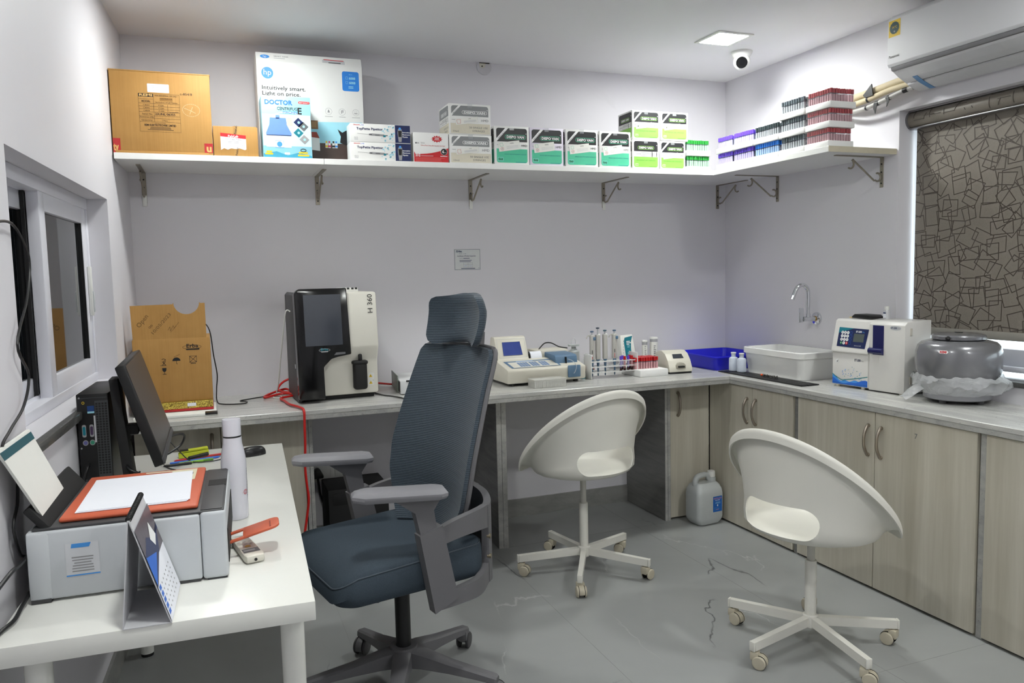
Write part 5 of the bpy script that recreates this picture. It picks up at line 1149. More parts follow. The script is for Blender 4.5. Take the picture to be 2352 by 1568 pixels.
t = thing('counter_board', 'thin black ribbed board on the worktop before the basin', 'board', (2.812, 3.46, ZT))
b = MB().box((-0.058, -0.345, 0), (0.058, 0.345, 0.005), BLACKM, 0.001); b.build('board', t)
b = MB()
for k in range(3): b.box((-0.05+0.034*k, -0.350, 0.001), (-0.024+0.034*k, 0.33, 0.0065), BLACK, 0.001)
b.build('rib', t)
for (x, y, lab) in ((2.822, 3.752, 'milky squeeze bottle beside the blue tray'), (2.826, 3.682, 'milky squeeze bottle nearer the camera, in front of the basin')):
    t = thing('squeeze_bottle', lab, 'bottle', (x, y, ZT+0.007), 0, 'milky squeeze bottles by the basin')
    MB().lathe([(0.0, 0), (0.024, 0.001), (0.026, 0.004), (0.026, 0.070), (0.022, 0.078), (0.0125, 0.083), (0.0125, 0.103)], clear_mat('milky_bottle', (214, 222, 236), 0.85, 0.35), 24).build('bottle_body', t); MB().lathe([(0.0, 0.104), (0.015, 0.103), (0.0155, 0.106), (0.014, 0.109), (0.0, 0.110)], WHITE, 20).build('stopper', t)
t = thing('bottle_brush', 'small black bottle brush with an orange tip on the board', 'brush', (2.806, 3.41, ZT+0.0065), R(94))
b = MB(); rnd = random.Random(5)
for k in range(150):
    x = rnd.uniform(-0.055, 0.055)
    if abs(x) < 0.006: continue
    a = rnd.uniform(0, 2*PI); l = 0.010; b.cyl((x, 0, 0.009), (x+rnd.uniform(-0.002, 0.002), l*math.cos(a), 0.009+min(l, 0.0095)*math.sin(a)*0.92), 0.0007, BLACKM, n=3, cap=False)
o = b.build('bristles', t); o['kind'] = 'stuff'
MB().tube([(-0.06, 0, 0.009), (0.085, 0, 0.009)], 0.0022, STEEL, 6).build('wire_stem', t); MB().lathe([(0.0, 0), (0.006, 0.002), (0.007, 0.012), (0.0, 0.016)], mat('orange_plastic', (216, 84, 40), 0.45), 12, T=TM((0.056, 0, 0.009), ry=R(90))).build('orange_tip', t)
# --- faucet
t = thing('faucet', 'chrome swan neck wall tap above the basin', 'tap', (R_, 3.455, 1.172))
MB().lathe([(0.0, 0), (0.036, 0), (0.034, 0.010), (0.020, 0.016), (0.0, 0.016)], CHROME, 28, T=TM((0, 0, 0), ry=R(-90))).build('wall_flange', t)
MB().cyl((-0.012, 0, 0), (-0.098, 0, 0), 0.0135, CHROME, n=20).build('valve_body', t)
MB().lathe([(0.0, 0), (0.015, 0), (0.015, 0.006), (0.0, 0.006)], mat('brass', (176, 140, 80), 0.3, 1.0), 16, T=TM((-0.016, 0, 0), ry=R(-90))).build('brass_ring', t)
MB().tube(catmull([(-0.066, 0, 0.005), (-0.066, 0, 0.06), (-0.066, 0, 0.13), (-0.072, 0.0, 0.168), (-0.098, 0.006, 0.190), (-0.128, 0.012, 0.178), (-0.148, 0.016, 0.140), (-0.158, 0.018, 0.112)], 6), 0.0115, CHROME, 16).build('spout', t)
MB().lathe([(0.0, 0), (0.013, 0), (0.013, 0.02), (0.0, 0.02)], CHROME, 16, T=TM((-0.066, 0, 0.010))).build('spout_collar', t)
MB().box((-0.128, -0.004, -0.018), (-0.098, 0.004, 0.062), CHROME, 0.0035).build('lever', t)
# --- electrolyte analyser
t = thing('electrolyte_analyser', 'white electrolyte analyser with a blue keypad and water splash print', 'analyser', (3.024, 2.880, ZT), -PI/2+0.085)
WA = mat('warm_white_case', (222, 220, 216), 0.36, var=0.01)
d2 = 0.088; w2_ = 0.206
lw = 0.012                                             # x of the split between the two modules
MB().prism([(-d2, 0.010), (-d2, 0.172), (-d2-0.012, 0.176), (-d2-0.010, 0.186), (-d2+0.022, 0.330), (-d2+0.034, 0.338), (d2, 0.338), (d2, 0.010)], -w2_, lw, WA, 'X', bev=0.003).build('left_module', t)
MB().box((-w2_+0.004, -d2-0.0035, 0.012), (lw-0.004, -d2+0.001, 0.168), WA, 0.0015).build('front_door', t)
MB().prism([(-d2-0.004, 0.006), (-d2-0.004, 0.322), (-d2+0.012, 0.338), (d2, 0.342), (d2, 0.006)], lw+0.002, w2_, WA, 'X', bev=0.003).build('right_module', t)
NAVY = mat('deep_navy_plastic', (16, 20, 84), 0.3, var=0.05)
MB().box((lw+0.022, -d2-0.0055, 0.178), (lw+0.082, -d2-0.0035, 0.318), NAVY, 0.0005, 1).build('blue_window', t)
MB().cyl((lw+0.006, -d2-0.008, 0.196), (lw+0.082, -d2-0.008, 0.196), 0.014, NAVY, n=20).build('blue_roller', t)
sv = Vector((0, 0.032, 0.144)); D = Decal(T_frame((-w2_, -d2-0.0108, 0.186), (1, 0, 0), sv))
D.poly([(0.030, 0.018), (0.198, 0.014), (0.204, 0.110), (0.030, 0.114)], INKNV, 1); D.poly([(0.030, 0.085), (0.12, 0.112), (0.030, 0.114)], INKTL, 2)
for i in range(3):
    for j in range(4):
        m = INKW
        if j == 0 and i == 0: m = mat('key_green', (30, 120, 70), 0.4)
        if j == 0 and i == 2: m = INKR
        D.disc(0.054+i*0.0165, 0.036+j*0.0175, 0.0078, m, 3, n=14); D.rect(0.0525+i*0.0165, 0.033+j*0.0175, 0.0555+i*0.0165, 0.040+j*0.0175, INKDG if m is INKW else INKW, 4)
for j in range(4): D.ring(ellipse(0.0075, 0.0075, 12, 0.105, 0.036+j*0.0175), 0.0008, INKBL, 3)
D.rect(0.124, 0.045, 0.184, 0.086, mat('lcd_grey', (84, 92, 90), 0.25), 3); D.text('ST-200', 0.132, 0.092, 0.0085, INKW, 3, w=0.034, bold=0.03); D.text('Plus', 0.170, 0.092, 0.006, INKLB, 3); D.text('SENSACORE', 0.154, 0.024, 0.005, INKP, 3, center=True, w=0.040); D.build('keypad', t)
D = Decal(T_frame((-w2_, -d2-0.0037, 0), (1, 0, 0), (0, 0, 1)))
D.text('ST-200', 0.136, 0.136, 0.011, INKNV, 1, w=0.036, bold=0.03); D.text('Plus', 0.174, 0.136, 0.007, INKG, 1); D.disc(0.034, 0.128, 0.012, mat('logo_pad', (236, 236, 234), 0.4), 1); D.line([(0.030, 0.122), (0.036, 0.130), (0.034, 0.126), (0.040, 0.134)], 0.002, INKDG, 2); D.line([(0.030, 0.130), (0.038, 0.124)], 0.0016, INKDG, 2)
def wave(f, m, lay): D.poly([(0.005, 0.014)]+[(0.213, 0.014)]+[(0.213-0.208*k/16, 0.014+max(0.0, f(1-k/16))) for k in range(17)], m, lay)
wave(lambda s: 0.045*(1-s)**3+0.055*max(0, s-0.30)**0.7*(1-0.3*s)+0.004*math.sin(22*s), INKLB, 1); wave(lambda s: 0.030*(1-s)**3+0.046*max(0, s-0.42)**0.6-0.002+0.004*math.sin(15*s+1), INKBL, 2); wave(lambda s: 0.012*(1-s)**2+0.020*max(0, s-0.6)**0.5, INKNV if False else mat('wave_blue', (30, 96, 186), 0.4), 3)
D.line([(0.213-0.208*k/16, 0.018+0.045*(k/16)**3+0.06*max(0, 0.70-k/16)**0.7) for k in range(17)], 0.004, mat('wave_teal', (46, 132, 138), 0.4), 4)
rnd = random.Random(9)
for k in range(46):
    s = rnd.uniform(0.28, 0.85); D.disc(0.005+0.208*s, 0.045+0.065*rnd.random()*(1-abs(s-0.55)*1.6), rnd.uniform(0.0008, 0.0026), rnd.choice((mat('wave_teal', (46, 132, 138), 0.4), INKLB)), 3, n=7)
D.build('splash_print', t)
D = Decal(T_frame((lw+0.10, -d2-0.0043, 0), (1, 0, 0), (0, 0, 1))); D.disc(0.044, 0.310, 0.030, LGREY, 1, 0.010); D.text('ST-200', 0.020, 0.306, 0.008, INKNV, 2, w=0.032, bold=0.03); D.text('Plus', 0.056, 0.306, 0.006, INKG, 2); D.build('badge', t)
for z in (0.275, 0.050): b = MB().box((w2_-0.0005, -d2+0.030, z), (w2_+0.002, -d2+0.044, z+0.034), mat('latch_cream', (206, 200, 188), 0.4), 0.0008); b.build('hinge', t)
MB().cyl((w2_-0.001, -d2+0.075, 0.150), (w2_+0.010, -d2+0.075, 0.150), 0.0045, INKR, n=12).build('red_button', t)
for (x, y) in ((-0.18, -0.075), (-0.03, -0.075), (0.18, -0.075), (-0.18, 0.075), (0.18, 0.075)): MB().cyl((x, y, 0), (x, y, 0.012), 0.010, OFFW, n=12).build('foot', t)
# on top of it
t = thing('barcode_box', 'flat black device on top of the electrolyte analyser', 'device', (3.03, 2.965, ZT+0.3425), -PI/2)
MB().prism([(-0.062, 0), (0.062, 0), (0.060, 0.008), (0.045, 0.017), (-0.045, 0.019), (-0.062, 0.008)], -0.04, 0.04, BLACK, 'Y', bev=0.002).build('case', t); MB().box((-0.082, -0.035, 0), (-0.063, -0.005, 0.003), INKYL).build('yellow_tag', t)
t = thing('sample_bottle', 'little white bottle on top of the electrolyte analyser', 'bottle', (3.055, 2.872, ZT+0.3415))
MB().lathe([(0.0, 0), (0.0135, 0.0005), (0.0135, 0.036), (0.010, 0.042), (0.010, 0.044)], BAGP, 16).build('bottle_body', t); MB().lathe([(0.0, 0.044), (0.0105, 0.0435), (0.0105, 0.060), (0.0, 0.061)], WHITE, 16).build('cap', t)
D = Decal(T_frame((-0.0138, 0.009, 0.005), (0, -1, 0), (0, 0, 1))); D.rect(0, 0, 0.018, 0.028, PAPER, 1); D.rect(0.001, 0.021, 0.017, 0.027, INKNV, 2); D.build('label', t)
# --- big grey centrifuge and its bag
CX, CY = 3.035, 2.462
t = thing('centrifuge', 'large round grey centrifuge with a flat lid beside the blind', 'centrifuge', (CX, CY, ZT), R(-38))
MB().lathe([(0.0, 0.088), (0.10, 0.088), (0.130, 0.092), (0.155, 0.108), (0.167, 0.140), (0.170, 0.180), (0.168, 0.222), (0.160, 0.248), (0.146, 0.262), (0.118, 0.270), (0.0, 0.272)], CENTG, 56).build('bowl', t)
MB().lathe([(0.0, 0.272), (0.100, 0.2725), (0.1055, 0.276), (0.1060, 0.288), (0.102, 0.294), (0.085, 0.299), (0.0, 0.302)], CENTG, 48).build('lid', t)
MB().lathe([(0.0, 0.3015), (0.016, 0.3017), (0.016, 0.3030), (0.0, 0.3032)], BLACK, 20).build('sight_hole', t); MB().lathe([(0.008, 0), (0.010, 0.004), (0.007, 0.014), (0.0, 0.016)], BLACK, 14, T=TM((-0.062, -0.085, 0.280), rx=R(60))).build('lid_latch', t)
MB().lathe([(0.0, 0.016), (0.128, 0.016), (0.134, 0.020), (0.134, 0.086), (0.118, 0.092), (0.0, 0.092)], mat('grey_base_enamel', (138, 138, 142), 0.4), 48).build('base', t)
for k in range(4): a = R(45+90*k); MB().cyl((0.10*math.cos(a), 0.10*math.sin(a), 0), (0.10*math.cos(a), 0.10*math.sin(a), 0.017), 0.016, DGREY, n=14).build('foot', t)
a0 = R(-122); o = Vector((0.1655*math.cos(a0), 0.1655*math.sin(a0), 0.230)); u = Vector((-math.sin(a0), math.cos(a0), 0)); D = Decal(T_frame(o+Vector((0.0035*math.cos(a0), 0.0035*math.sin(a0), 0)), u, (-0.18*math.cos(a0), -0.18*math.sin(a0), 1)))
D.poly([(-0.021, 0.0), (-0.014, -0.007), (0.014, -0.007), (0.021, 0.0), (0.014, 0.007), (-0.014, 0.007)], INKW, 1); D.text('REMI', 0, -0.0045, 0.009, INKR, 2, center=True, w=0.026, bold=0.05); D.build('badge', t)
# crumpled film bag around the base
b = MB(); rnd = random.Random(21); rings = []; N = 120
ph = [rnd.uniform(0, 6.28) for _ in range(8)]
def wob(a, k, s): return s*(math.sin(5*a+ph[k])+0.7*math.sin(11*a+ph[k+1])+0.6*math.sin(23*a+ph[k+2]))
prof = [(0.1365, 0.040, 0.002), (0.142, 0.046, 0.004), (0.152, 0.056, 0.006), (0.166, 0.068, 0.008), (0.176, 0.082, 0.009), (0.180, 0.098, 0.009), (0.177, 0.112, 0.008), (0.174, 0.122, 0.006)]
for j, (r, z, s) in enumerate(prof):
    rg = []
    for i in range(N):
        a = 2*PI*i/N; rr = r+wob(a, j % 4, s*0.5); zz = z+wob(a*1.0+1, (j+2) % 5, s*0.7)
        x, y = rr*math.cos(a), rr*math.sin(a)
        bulge = max(0, math.cos(a-R(-68)))**3*0.030 if 2 <= j <= 5 else 0
        x += bulge*math.cos(a); y += bulge*math.sin(a)
        if CX+x > R_-0.004: x = R_-0.004-CX
        rg.append((x, y, max(zz, 0.004)))
    rings.append(rg)
b.loft(rings, BAGP, cap=False)
tail = [[(-0.150, 0.04, 0.062), (-0.145, 0.075, 0.080), (-0.13, 0.10, 0.076)], [(-0.176, 0.055, 0.040), (-0.172, 0.085, 0.066), (-0.160, 0.118, 0.050)], [(-0.196, 0.062, 0.026), (-0.186, 0.098, 0.040), (-0.18, 0.132, 0.022)], [(-0.206, 0.085, 0.010), (-0.20, 0.110, 0.022), (-0.196, 0.150, 0.008)]]
b.loft(tail, BAGP, cap=False, closed=False)
tag(b.build('plastic_bag', loc=(CX, CY, ZT), fix=False, sharp=60), 'crumpled clear plastic bag pulled down around the grey centrifuge base', 'plastic bag')

# ================================================================== floor: jug and bin bag
t = thing('plastic_jug', 'milky plastic jug with a blue label on the floor by the corner cabinet', 'jug', (2.600, 3.725, 0), R(6))
jw, jd = 0.094, 0.066
def jr(w, d, z, r): return [(p[0], p[1], z) for p in rpoly(2*w, 2*d, r, 5)]
b = MB().loft([jr(0.062, 0.045, 0.001, 0.02), jr(0.072, 0.052, 0.004, 0.022), jr(0.090, 0.063, 0.030, 0.024), jr(jw, jd, 0.045, 0.026), jr(jw, jd, 0.178, 0.026), jr(0.090, 0.063, 0.205, 0.026), jr(0.080, 0.052, 0.228, 0.026), jr(0.066, 0.040, 0.242, 0.024)], JUGP); b.build('jug_body', t)
MB().tube(catmull([(-0.062, 0, 0.215), (-0.066, 0, 0.245), (-0.052, 0, 0.272), (-0.02, 0, 0.281), (0.012, 0, 0.280), (0.030, 0, 0.262), (0.040, 0, 0.240)], 5), [0.016]*31, JUGP, 12).build('grip', t)
MB().lathe([(0.026, 0.236), (0.026, 0.262), (0.021, 0.262), (0.021, 0.268)], JUGP, 20, T=TM((0.052, 0, 0))).build('neck', t); MB().lathe([(0.0, 0.298), (0.021, 0.298), (0.0225, 0.294), (0.0225, 0.266), (0.0, 0.266)], WHITE, 20, T=TM((0.052, 0, 0))).build('cap', t)
MB().loft([jr(jw-0.002, jd-0.002, 0.046, 0.024), jr(jw-0.002, jd-0.002, 0.174, 0.024)], mat('jug_liquid', (160, 166, 164), 0.3)).build('liquid', t)
D = Decal(T_frame((0.008, -jd-0.0003, 0.075), (1, 0, 0), (0, 0, 1))); LBL = mat('label_blue', (20, 96, 178), 0.45); D.rect(0, 0, 0.066, 0.090, LBL, 1)
D.text('DISTILLED', 0.033, 0.074, 0.008, mat('label_pink', (196, 132, 150), 0.5), 2, center=True, w=0.056, bold=0.03); D.text('WATER', 0.033, 0.064, 0.006, INKW, 2, center=True, w=0.036)
bars(D, 0.014, 0.056, 0.054, 2, 0.006, 0.002, INKAQ, 2, 0.3, True); D.poly([(0.033, 0.030), (0.038, 0.037), (0.033, 0.044), (0.028, 0.037)], INKW, 2); bars(D, 0.006, 0.05, 0.024, 3, 0.006, 0.0018, mat('label_mid_blue', (70, 130, 200), 0.5), 2, 0.3); D.rect(0.022, 0.012, 0.044, 0.015, mat('label_pink', (196, 132, 150), 0.5), 3); D.build('label', t)
t = thing('waste_bin', 'grey lined waste bin half hidden behind the office chair', 'bin', (1.125, 3.66, 0))
b = MB(); rings = []
for j, (r, z) in enumerate(((0.085, 0.0), (0.095, 0.10), (0.105, 0.22), (0.112, 0.30), (0.118, 0.33), (0.110, 0.37), (0.085, 0.41), (0.055, 0.415), (0.0, 0.405))):
    rings.append([((r+0.004*math.sin(7*2*PI*i/40+j)+0.003*math.sin(13*2*PI*i/40+2*j))*math.cos(2*PI*i/40) if r else 0, (r+0.004*math.sin(7*2*PI*i/40+j))*math.sin(2*PI*i/40) if r else 0, z) for i in range(40)])
b.loft(rings, mat('grey_bin_liner', (112, 114, 114), 0.4, var=0.06), cap=False); b.build('liner', t); MB().lathe([(0.0, 0.0005), (0.082, 0.001), (0.10, 0.20), (0.0, 0.20)], DGREY, 32).build('bin_body', t)

# ================================================================== white table (follows the left wall)
TZ = 0.735; TA = -0.0428
t_origin = (0.185, 1.760, 0)                           # right front corner of the top
TT = Matrix.Translation(t_origin) @ Matrix.Rotation(TA, 4, 'Z')
def tp(x, y, z=TZ): p = TT @ Vector((x, y, z)); return (p.x, p.y, p.z)
t = thing('table', 'white table along the left wall carrying the printer', 'table', t_origin, TA)
MB().box((-0.640, 0, TZ-0.045), (0, 1.80, TZ), TABLEW, 0.002, 2).build('tabletop', t)
for (x, y) in ((-0.050, 0.085), (-0.060, 1.70), (-0.555, 1.50), (-0.575, 0.085)):
    o = MB().cyl((x, y, 0.012), (x, y, TZ-0.046), 0.0245, TABLEW, 0.0275, n=24); o = o.build('leg', t)
    MB().cyl((x, y, 0), (x, y, 0.014), 0.023, BLACK, n=20).build('foot', o)

# --- printer
PX, PY = -0.594, 0.222
t = thing('printer', 'pale grey inkjet printer with a coral scanner lid', 'printer', tp(-0.402, 0.442), TA)
W2, D2 = 0.214, 0.222                                  # half sizes x, y (front of the printer faces +x)
b = MB().box((-W2, -D2, 0.006), (W2-0.060, D2, 0.166), PGREY, 0.006, 3); b.build('body', t)
MB().box((W2-0.059, -D2, 0.004), (W2, D2, 0.170), PGREY, 0.008, 3).build('front_section', t)
MB().box((-W2, -D2-0.003, 0.004), (-W2+0.048, D2, 0.164), PGREY, 0.008, 2).build('rear_section', t)
MB().box((-W2+0.012, -D2+0.006, 0.1655), (W2-0.004, D2-0.006, 0.1725), DGREY, 0.004).build('top_deck', t)
MB().box((W2-0.058, -D2+0.012, 0.1727), (W2-0.008, D2-0.012, 0.1745), DGREY, 0.001).build('control_panel', t)
MB().box((-0.152, -D2+0.030, 0.1735), (0.150, D2-0.010, 0.1845), CORAL, 0.008, 3).build('scanner_lid', t)
MB().box((W2-0.050, 0.02, 0.1746), (W2-0.004, 0.08, 0.1752), BLACKM).build('ink_window', t)
MB().box((-0.009, -0.212, 0), (0.009, 0.212, 0.074), BLACKM, 0.004, T=TM((-0.166, 0, 0.160), ry=R(-38))).build('feed_guide', t)
# output tray arm
Tt = TM((W2-0.004, -0.055, 0.042), ry=R(-14))
b = MB().prism([(0, -0.040), (0.028, -0.040), (0.028, -0.026), (0.028, 0.026), (0.028, 0.040), (0, 0.040)], 0, 0.006, CORAL, 'Z', T=Tt) if False else MB()
b.box((0, -0.042, 0), (0.045, -0.028, 0.006), CORAL, 0.002, T=Tt); b.box((0, 0.028, 0), (0.045, 0.042, 0.006), CORAL, 0.002, T=Tt)
b.prism([(0.040, -0.042)]+[(0.115+0.020*math.cos(R(a)), (-0.022 if a < 0 else 0.022)+0.020*math.sin(R(a))) for a in (-90, -60, -30, -5, 5, 30, 60, 90)]+[(0.040, 0.042)], 0, 0.006, CORAL, 'Z', T=Tt, bev=0.0015); b.build('output_arm', t)
MB().box((0.110, -0.030, 0.0055), (0.114, 0.020, 0.0068), mat('coral_groove', (150, 62, 44), 0.5), T=Tt).build('arm_groove', t)
MB().box((W2-0.001, -D2+0.03, 0.030), (W2+0.002, D2-0.03, 0.115), BLACKM).build('output_slot', t)
b = MB().box((-W2+0.004, -D2-0.0036, 0.001), (-W2+0.044, D2, 0.010), DGREY); b.box((0.05, -D2+0.002, 0.001), (W2-0.066, D2, 0.010), DGREY); b.box((W2-0.05, -D2+0.006, 0.0), (W2-0.004, D2-0.006, 0.006), DGREY); b.build('underside', t)
D = Decal(T_frame((-W2+0.078, -D2-0.0004, 0.055), (1, 0, 0), (0, 0, 1))); D.rect(0, 0, 0.070, 0.078, mat('sticker_grey', (212, 214, 218), 0.4), 1); D.poly([(0.012, 0.066), (0.050, 0.066), (0.054, 0.076), (0.014, 0.076)], INKLB, 2)
bars(D, 0.012, 0.058, 0.042, 6, 0.0065, 0.0026, INKG, 2, 0.3, True); D.rect(0, 0, 0.070, 0.003, INKLB, 2); D.build('sticker', t)
D = Decal(T_top(0.062, 0.070, 0.1846)); D.poly([(0.0, 0.0), (0.066, 0.0), (0.066, 0.128), (-0.070, 0.128), (-0.070, 0.115), (0.0, 0.115)], mat('cream_sticker', (220, 212, 182), 0.5), 1); D.line([(0.024, 0.01), (0.024, 0.10)], 0.0012, INKDG, 2); D.line([(0.046, 0.01), (0.046, 0.10)], 0.0012, INKDG, 2); D.rect(0.030, 0.012, 0.036, 0.03, INKDG, 2); D.rect(0.054, 0.06, 0.058, 0.085, INKDG, 2); D.build('lid_label', t)
# paper on the lid
t2 = thing('paper_stack', 'few white sheets lying on the coral scanner lid', 'paper', tp(-0.400, 0.442, TZ+0.1852), TA)
for k in range(3): MB().box((-0.128+0.002*k, -0.160+0.003*k, 0.0004+0.0010*k), (0.118+0.002*k, 0.150+0.003*k, 0.0013+0.0010*k), PAPER, T=TM(rz=R(1.0+0.6*k))).build('sheet', t2)
# paper standing in the rear feed
t3 = thing('paper_feed', 'white sheets with a teal top edge standing in the printer rear feed', 'paper', (-0.40, 2.12, 0.93))
def sheetq(f0, f1, dx0, dx1):
    B1, T1, B0, T0 = Vector((0.014, 0.155, 0.0)), Vector((-0.040, 0.080, 0.178)), Vector((0.006, -0.085, 0.0)), Vector((-0.050, -0.18, 0.178))
    q = [B0.lerp(T0, f0), B1.lerp(T1, f0), B1.lerp(T1, f1), B0.lerp(T0, f1)]
    return [[tuple(p+Vector((dx0, 0, 0))) for p in q], [tuple(p+Vector((dx1, 0, 0))) for p in q]]
MB().loft(sheetq(0.0, 1.0, 0.0, 0.006), PAPERB).build('sheets', t3); MB().loft(sheetq(0.86, 0.965, 0.0062, 0.0068), mat('teal_band', (46, 92, 102), 0.45)).build('teal_band', t3)

# --- desk calendar (tent)
t = thing('desk_calendar', 'tent desk calendar with a black spiral seen from its open side', 'calendar', tp(-0.352, 0.106), TA)
CARDW = mat('calendar_board', (206, 206, 210), 0.5); hh = 0.232
PT = TM((0, 0, 0))
def leaf(x0, x1, m, name):
    b = MB(); th = 0.0012
    b.prism([(x0-th, 0.0), (x0+th, 0.0), (x1+th, hh), (x1-th, hh)], -0.108, 0.108, m, 'Y'); return b.build(name, t)
leaf(-0.042, -0.020, CARDW, 'back_board'); leaf(0.052, -0.018, CARDW, 'front_board'); MB().box((-0.042, -0.108, 0.0), (0.052, 0.108, 0.0016), CARDW).build('base_board', t)
nrm = Vector((hh, 0, 0.070)).normalized(); D = Decal(T_frame((0.0535, -0.108, 0.004), (0, 1, 0), (-0.070, 0, hh)))
D.rect(0, 0, 0.216, 0.214, PAPER, 1); D.rect(0.0, 0.115, 0.216, 0.214, mat('photo_dusk', (96, 88, 96), 0.4, var=0.3, scale=60), 2); D.poly([(0.0, 0.080), (0.150, 0.120), (0.216, 0.165), (0.216, 0.150), (0.14, 0.150), (0.07, 0.175), (0.0, 0.150)], INKNV, 3); D.poly([(0.0, 0.085), (0.11, 0.125), (0.0, 0.150)], INKBL, 4); D.poly([(0.10, 0.160), (0.14, 0.190), (0.17, 0.150), (0.13, 0.135)], INKW, 4)
for k in range(5): D.rect(0.008, 0.012+k*0.014, 0.030, 0.022+k*0.014, INKBL, 2)
for k in range(5):
    for j in range(6): D.rect(0.045+j*0.026, 0.015+k*0.014, 0.052+j*0.026, 0.019+k*0.014, INKG, 2)
D.build('calendar_page', t)
b = MB()
for k in range(24): y = -0.100+k*0.0087; b.tube([(-0.019+0.0055*math.cos(2*PI*i/10), y, hh+0.001+0.0055*math.sin(2*PI*i/10)) for i in range(10)], 0.0012, BLACK, 5, closed=True)
b.build('spiral', t); MB().cyl((-0.019, -0.104, hh+0.001), (-0.019, 0.104, hh+0.001), 0.0035, BLACKM, n=10).build('spiral_core', t)

# --- steel bottle
t = thing('water_bottle', 'white steel water bottle standing on the table', 'bottle', (0.0385, 2.495, TZ))
BW = mat('lilac_white_enamel', (224, 223, 232), 0.2, var=0.01, coat=0.4)
MB().lathe([(0.0, 0), (0.035, 0.001), (0.0368, 0.004), (0.0372, 0.02), (0.0372, 0.172), (0.0358, 0.190), (0.0322, 0.212), (0.0282, 0.232), (0.0272, 0.246), (0.0272, 0.252), (0.0, 0.252)], BW, 40).build('bottle_body', t)
MB().lathe([(0.0, 0.252), (0.0262, 0.252), (0.0262, 0.257), (0.0, 0.257)], BLACK, 32).build('seal_ring', t); MB().lathe([(0.0, 0.257), (0.0268, 0.257), (0.0270, 0.303), (0.0262, 0.307), (0.0, 0.308)], BW, 36).build('cap', t)
# print wrapped on the wall of the bottle
def wrapprint(D0, r, a0): 
    b = MB()
    for i, f in enumerate(D0.f): pass
    vs = []
    for (u, v, w_) in D0.v: a = a0+u/r; vs.append(((r+0.0004+w_*0.5)*math.sin(a), -(r+0.0004+w_*0.5)*math.cos(a), v))
    b.v = vs; b.f = D0.f; b.m = D0.m; b.slots = D0.slots; return b
D = Decal(Matrix.Identity(4)); D.ring(ellipse(0.008, 0.0075, 18, 0, 0.084), 0.0012, INKR, 1)
for k in (-1, 1): D.ring(ellipse(0.0035, 0.003, 12, k*0.003, 0.088), 0.0009, INKR, 1); D.ring(ellipse(0.0035, 0.003, 12, k*0.003, 0.080), 0.0009, INKR, 1)
D.line([(-0.012, 0.083), (0.009, 0.087)], 0.0009, INKR, 1); D.text('LABORATORIES', 0.016, 0.070, 0.006, INKDG, 1, rot=R(90), w=0.085)
wrapprint(D, 0.0372, R(52)).build('print', t, smooth=False, fix=False)

# --- remote, mouse, pens, stapler
t = thing('remote_control', 'white air conditioner remote lying on the table', 'remote', (0.0555, 2.150, TZ), R(11))
RW = mat('remote_ivory', (222, 218, 206), 0.4)
b = MB().prism([(-0.022, 0.10), (0.022, 0.10), (0.026, -0.075), (0.022, -0.092), (-0.022, -0.092), (-0.026, -0.075)], 0.003, 0.022, RW, 'Z', bev=0.005); b.build('case', t)
D = Decal(T_top(0, 0, 0.0221)); D.rect(-0.021, -0.060, 0.021, -0.028, INKDG, 1); D.rect(-0.019, -0.050, 0.010, -0.038, INKG, 2)
for i in range(3):
    D.rect(-0.019+i*0.014, 0.062-0.002*i, -0.009+i*0.014, 0.070-0.002*i, mat('key_blue', (70, 102, 170), 0.5), 1); D.rect(-0.018+i*0.014, 0.030, -0.010+i*0.014, 0.033, INKG, 1); D.rect(-0.018+i*0.014, 0.010, -0.010+i*0.014, 0.013, INKG, 1)
D.poly([(-0.006, -0.014), (0.006, -0.014), (0.008, -0.006), (0, 0.001), (-0.008, -0.006)], INKYL, 1); D.rect(-0.012, 0.085, 0.012, 0.088, INKG, 1); D.build('buttons', t)
MB().cyl((0.0, -0.091, 0.012), (0.0, -0.0935, 0.012), 0.004, BLACK, n=14).build('emitter', t)
t = thing('computer_mouse', 'black computer mouse near the table end', 'mouse', (0.128, 3.365, TZ), R(-72))
b = MB(); rings = []
for j in range(9):
    f = j/8.0; z = 0.001+0.036*math.sin(f*PI/2)**0.9; k = math.cos(f*PI/2)**0.55 if j < 8 else 0.0
    rings.append([(0.030*k*math.cos(a)*(1-0.08*math.cos(2*a)), 0.056*k*math.sin(a)+0.004*f, z+0.0*a) for a in [2*PI*i/28 for i in range(28)]])
b.loft(rings, mat('mouse_black', (22, 22, 24), 0.35), cap=False); b.build('shell', t); MB().box((-0.002, 0.018, 0.030), (0.002, 0.034, 0.034), DGREY, 0.001).build('scroll_wheel', t)
tag(MB().tube(catmull([(0.08, 3.37, TZ+0.006), (0.02, 3.34, TZ+0.004), (-0.05, 3.31, TZ+0.004), (-0.11, 3.33, TZ+0.01), (-0.16, 3.36, TZ+0.06), (-0.19, 3.38, TZ+0.085), (-0.215, 3.36, TZ+0.03), (-0.2, 3.30, TZ+0.004), (-0.16, 3.22, TZ+0.004)], 6), 0.0022, BLACK, 6).build('mouse_cable'), 'thin black mouse cable looping beside the pens', 'cable')
def pen(x0, y0, x1, y1, z, body, cap, label, r=0.0048, capf=0.3):
    t = thing('pen', label, 'pen', ((x0+x1)/2, (y0+y1)/2, TZ), 0, 'pens lying on the table'); c = Vector(((x0+x1)/2, (y0+y1)/2, 0)); a = Vector((x0, y0, z))-c; b_ = Vector((x1, y1, z))-c; m = a.lerp(b_, 1-capf)
    MB().cyl(a, m, r*0.9, body, n=12).build('barrel', t); MB().cyl(m, b_, r, cap, n=12).build('cap', t)
    MB().cyl(a+(a-b_).normalized()*0.008, a, 0.001, body, r*0.85, n=10).build('tip', t)
pen(-0.005, 3.375, -0.185, 3.335, 0.006, INKBL, INKBL, 'blue capped pen lying in front of the markers')
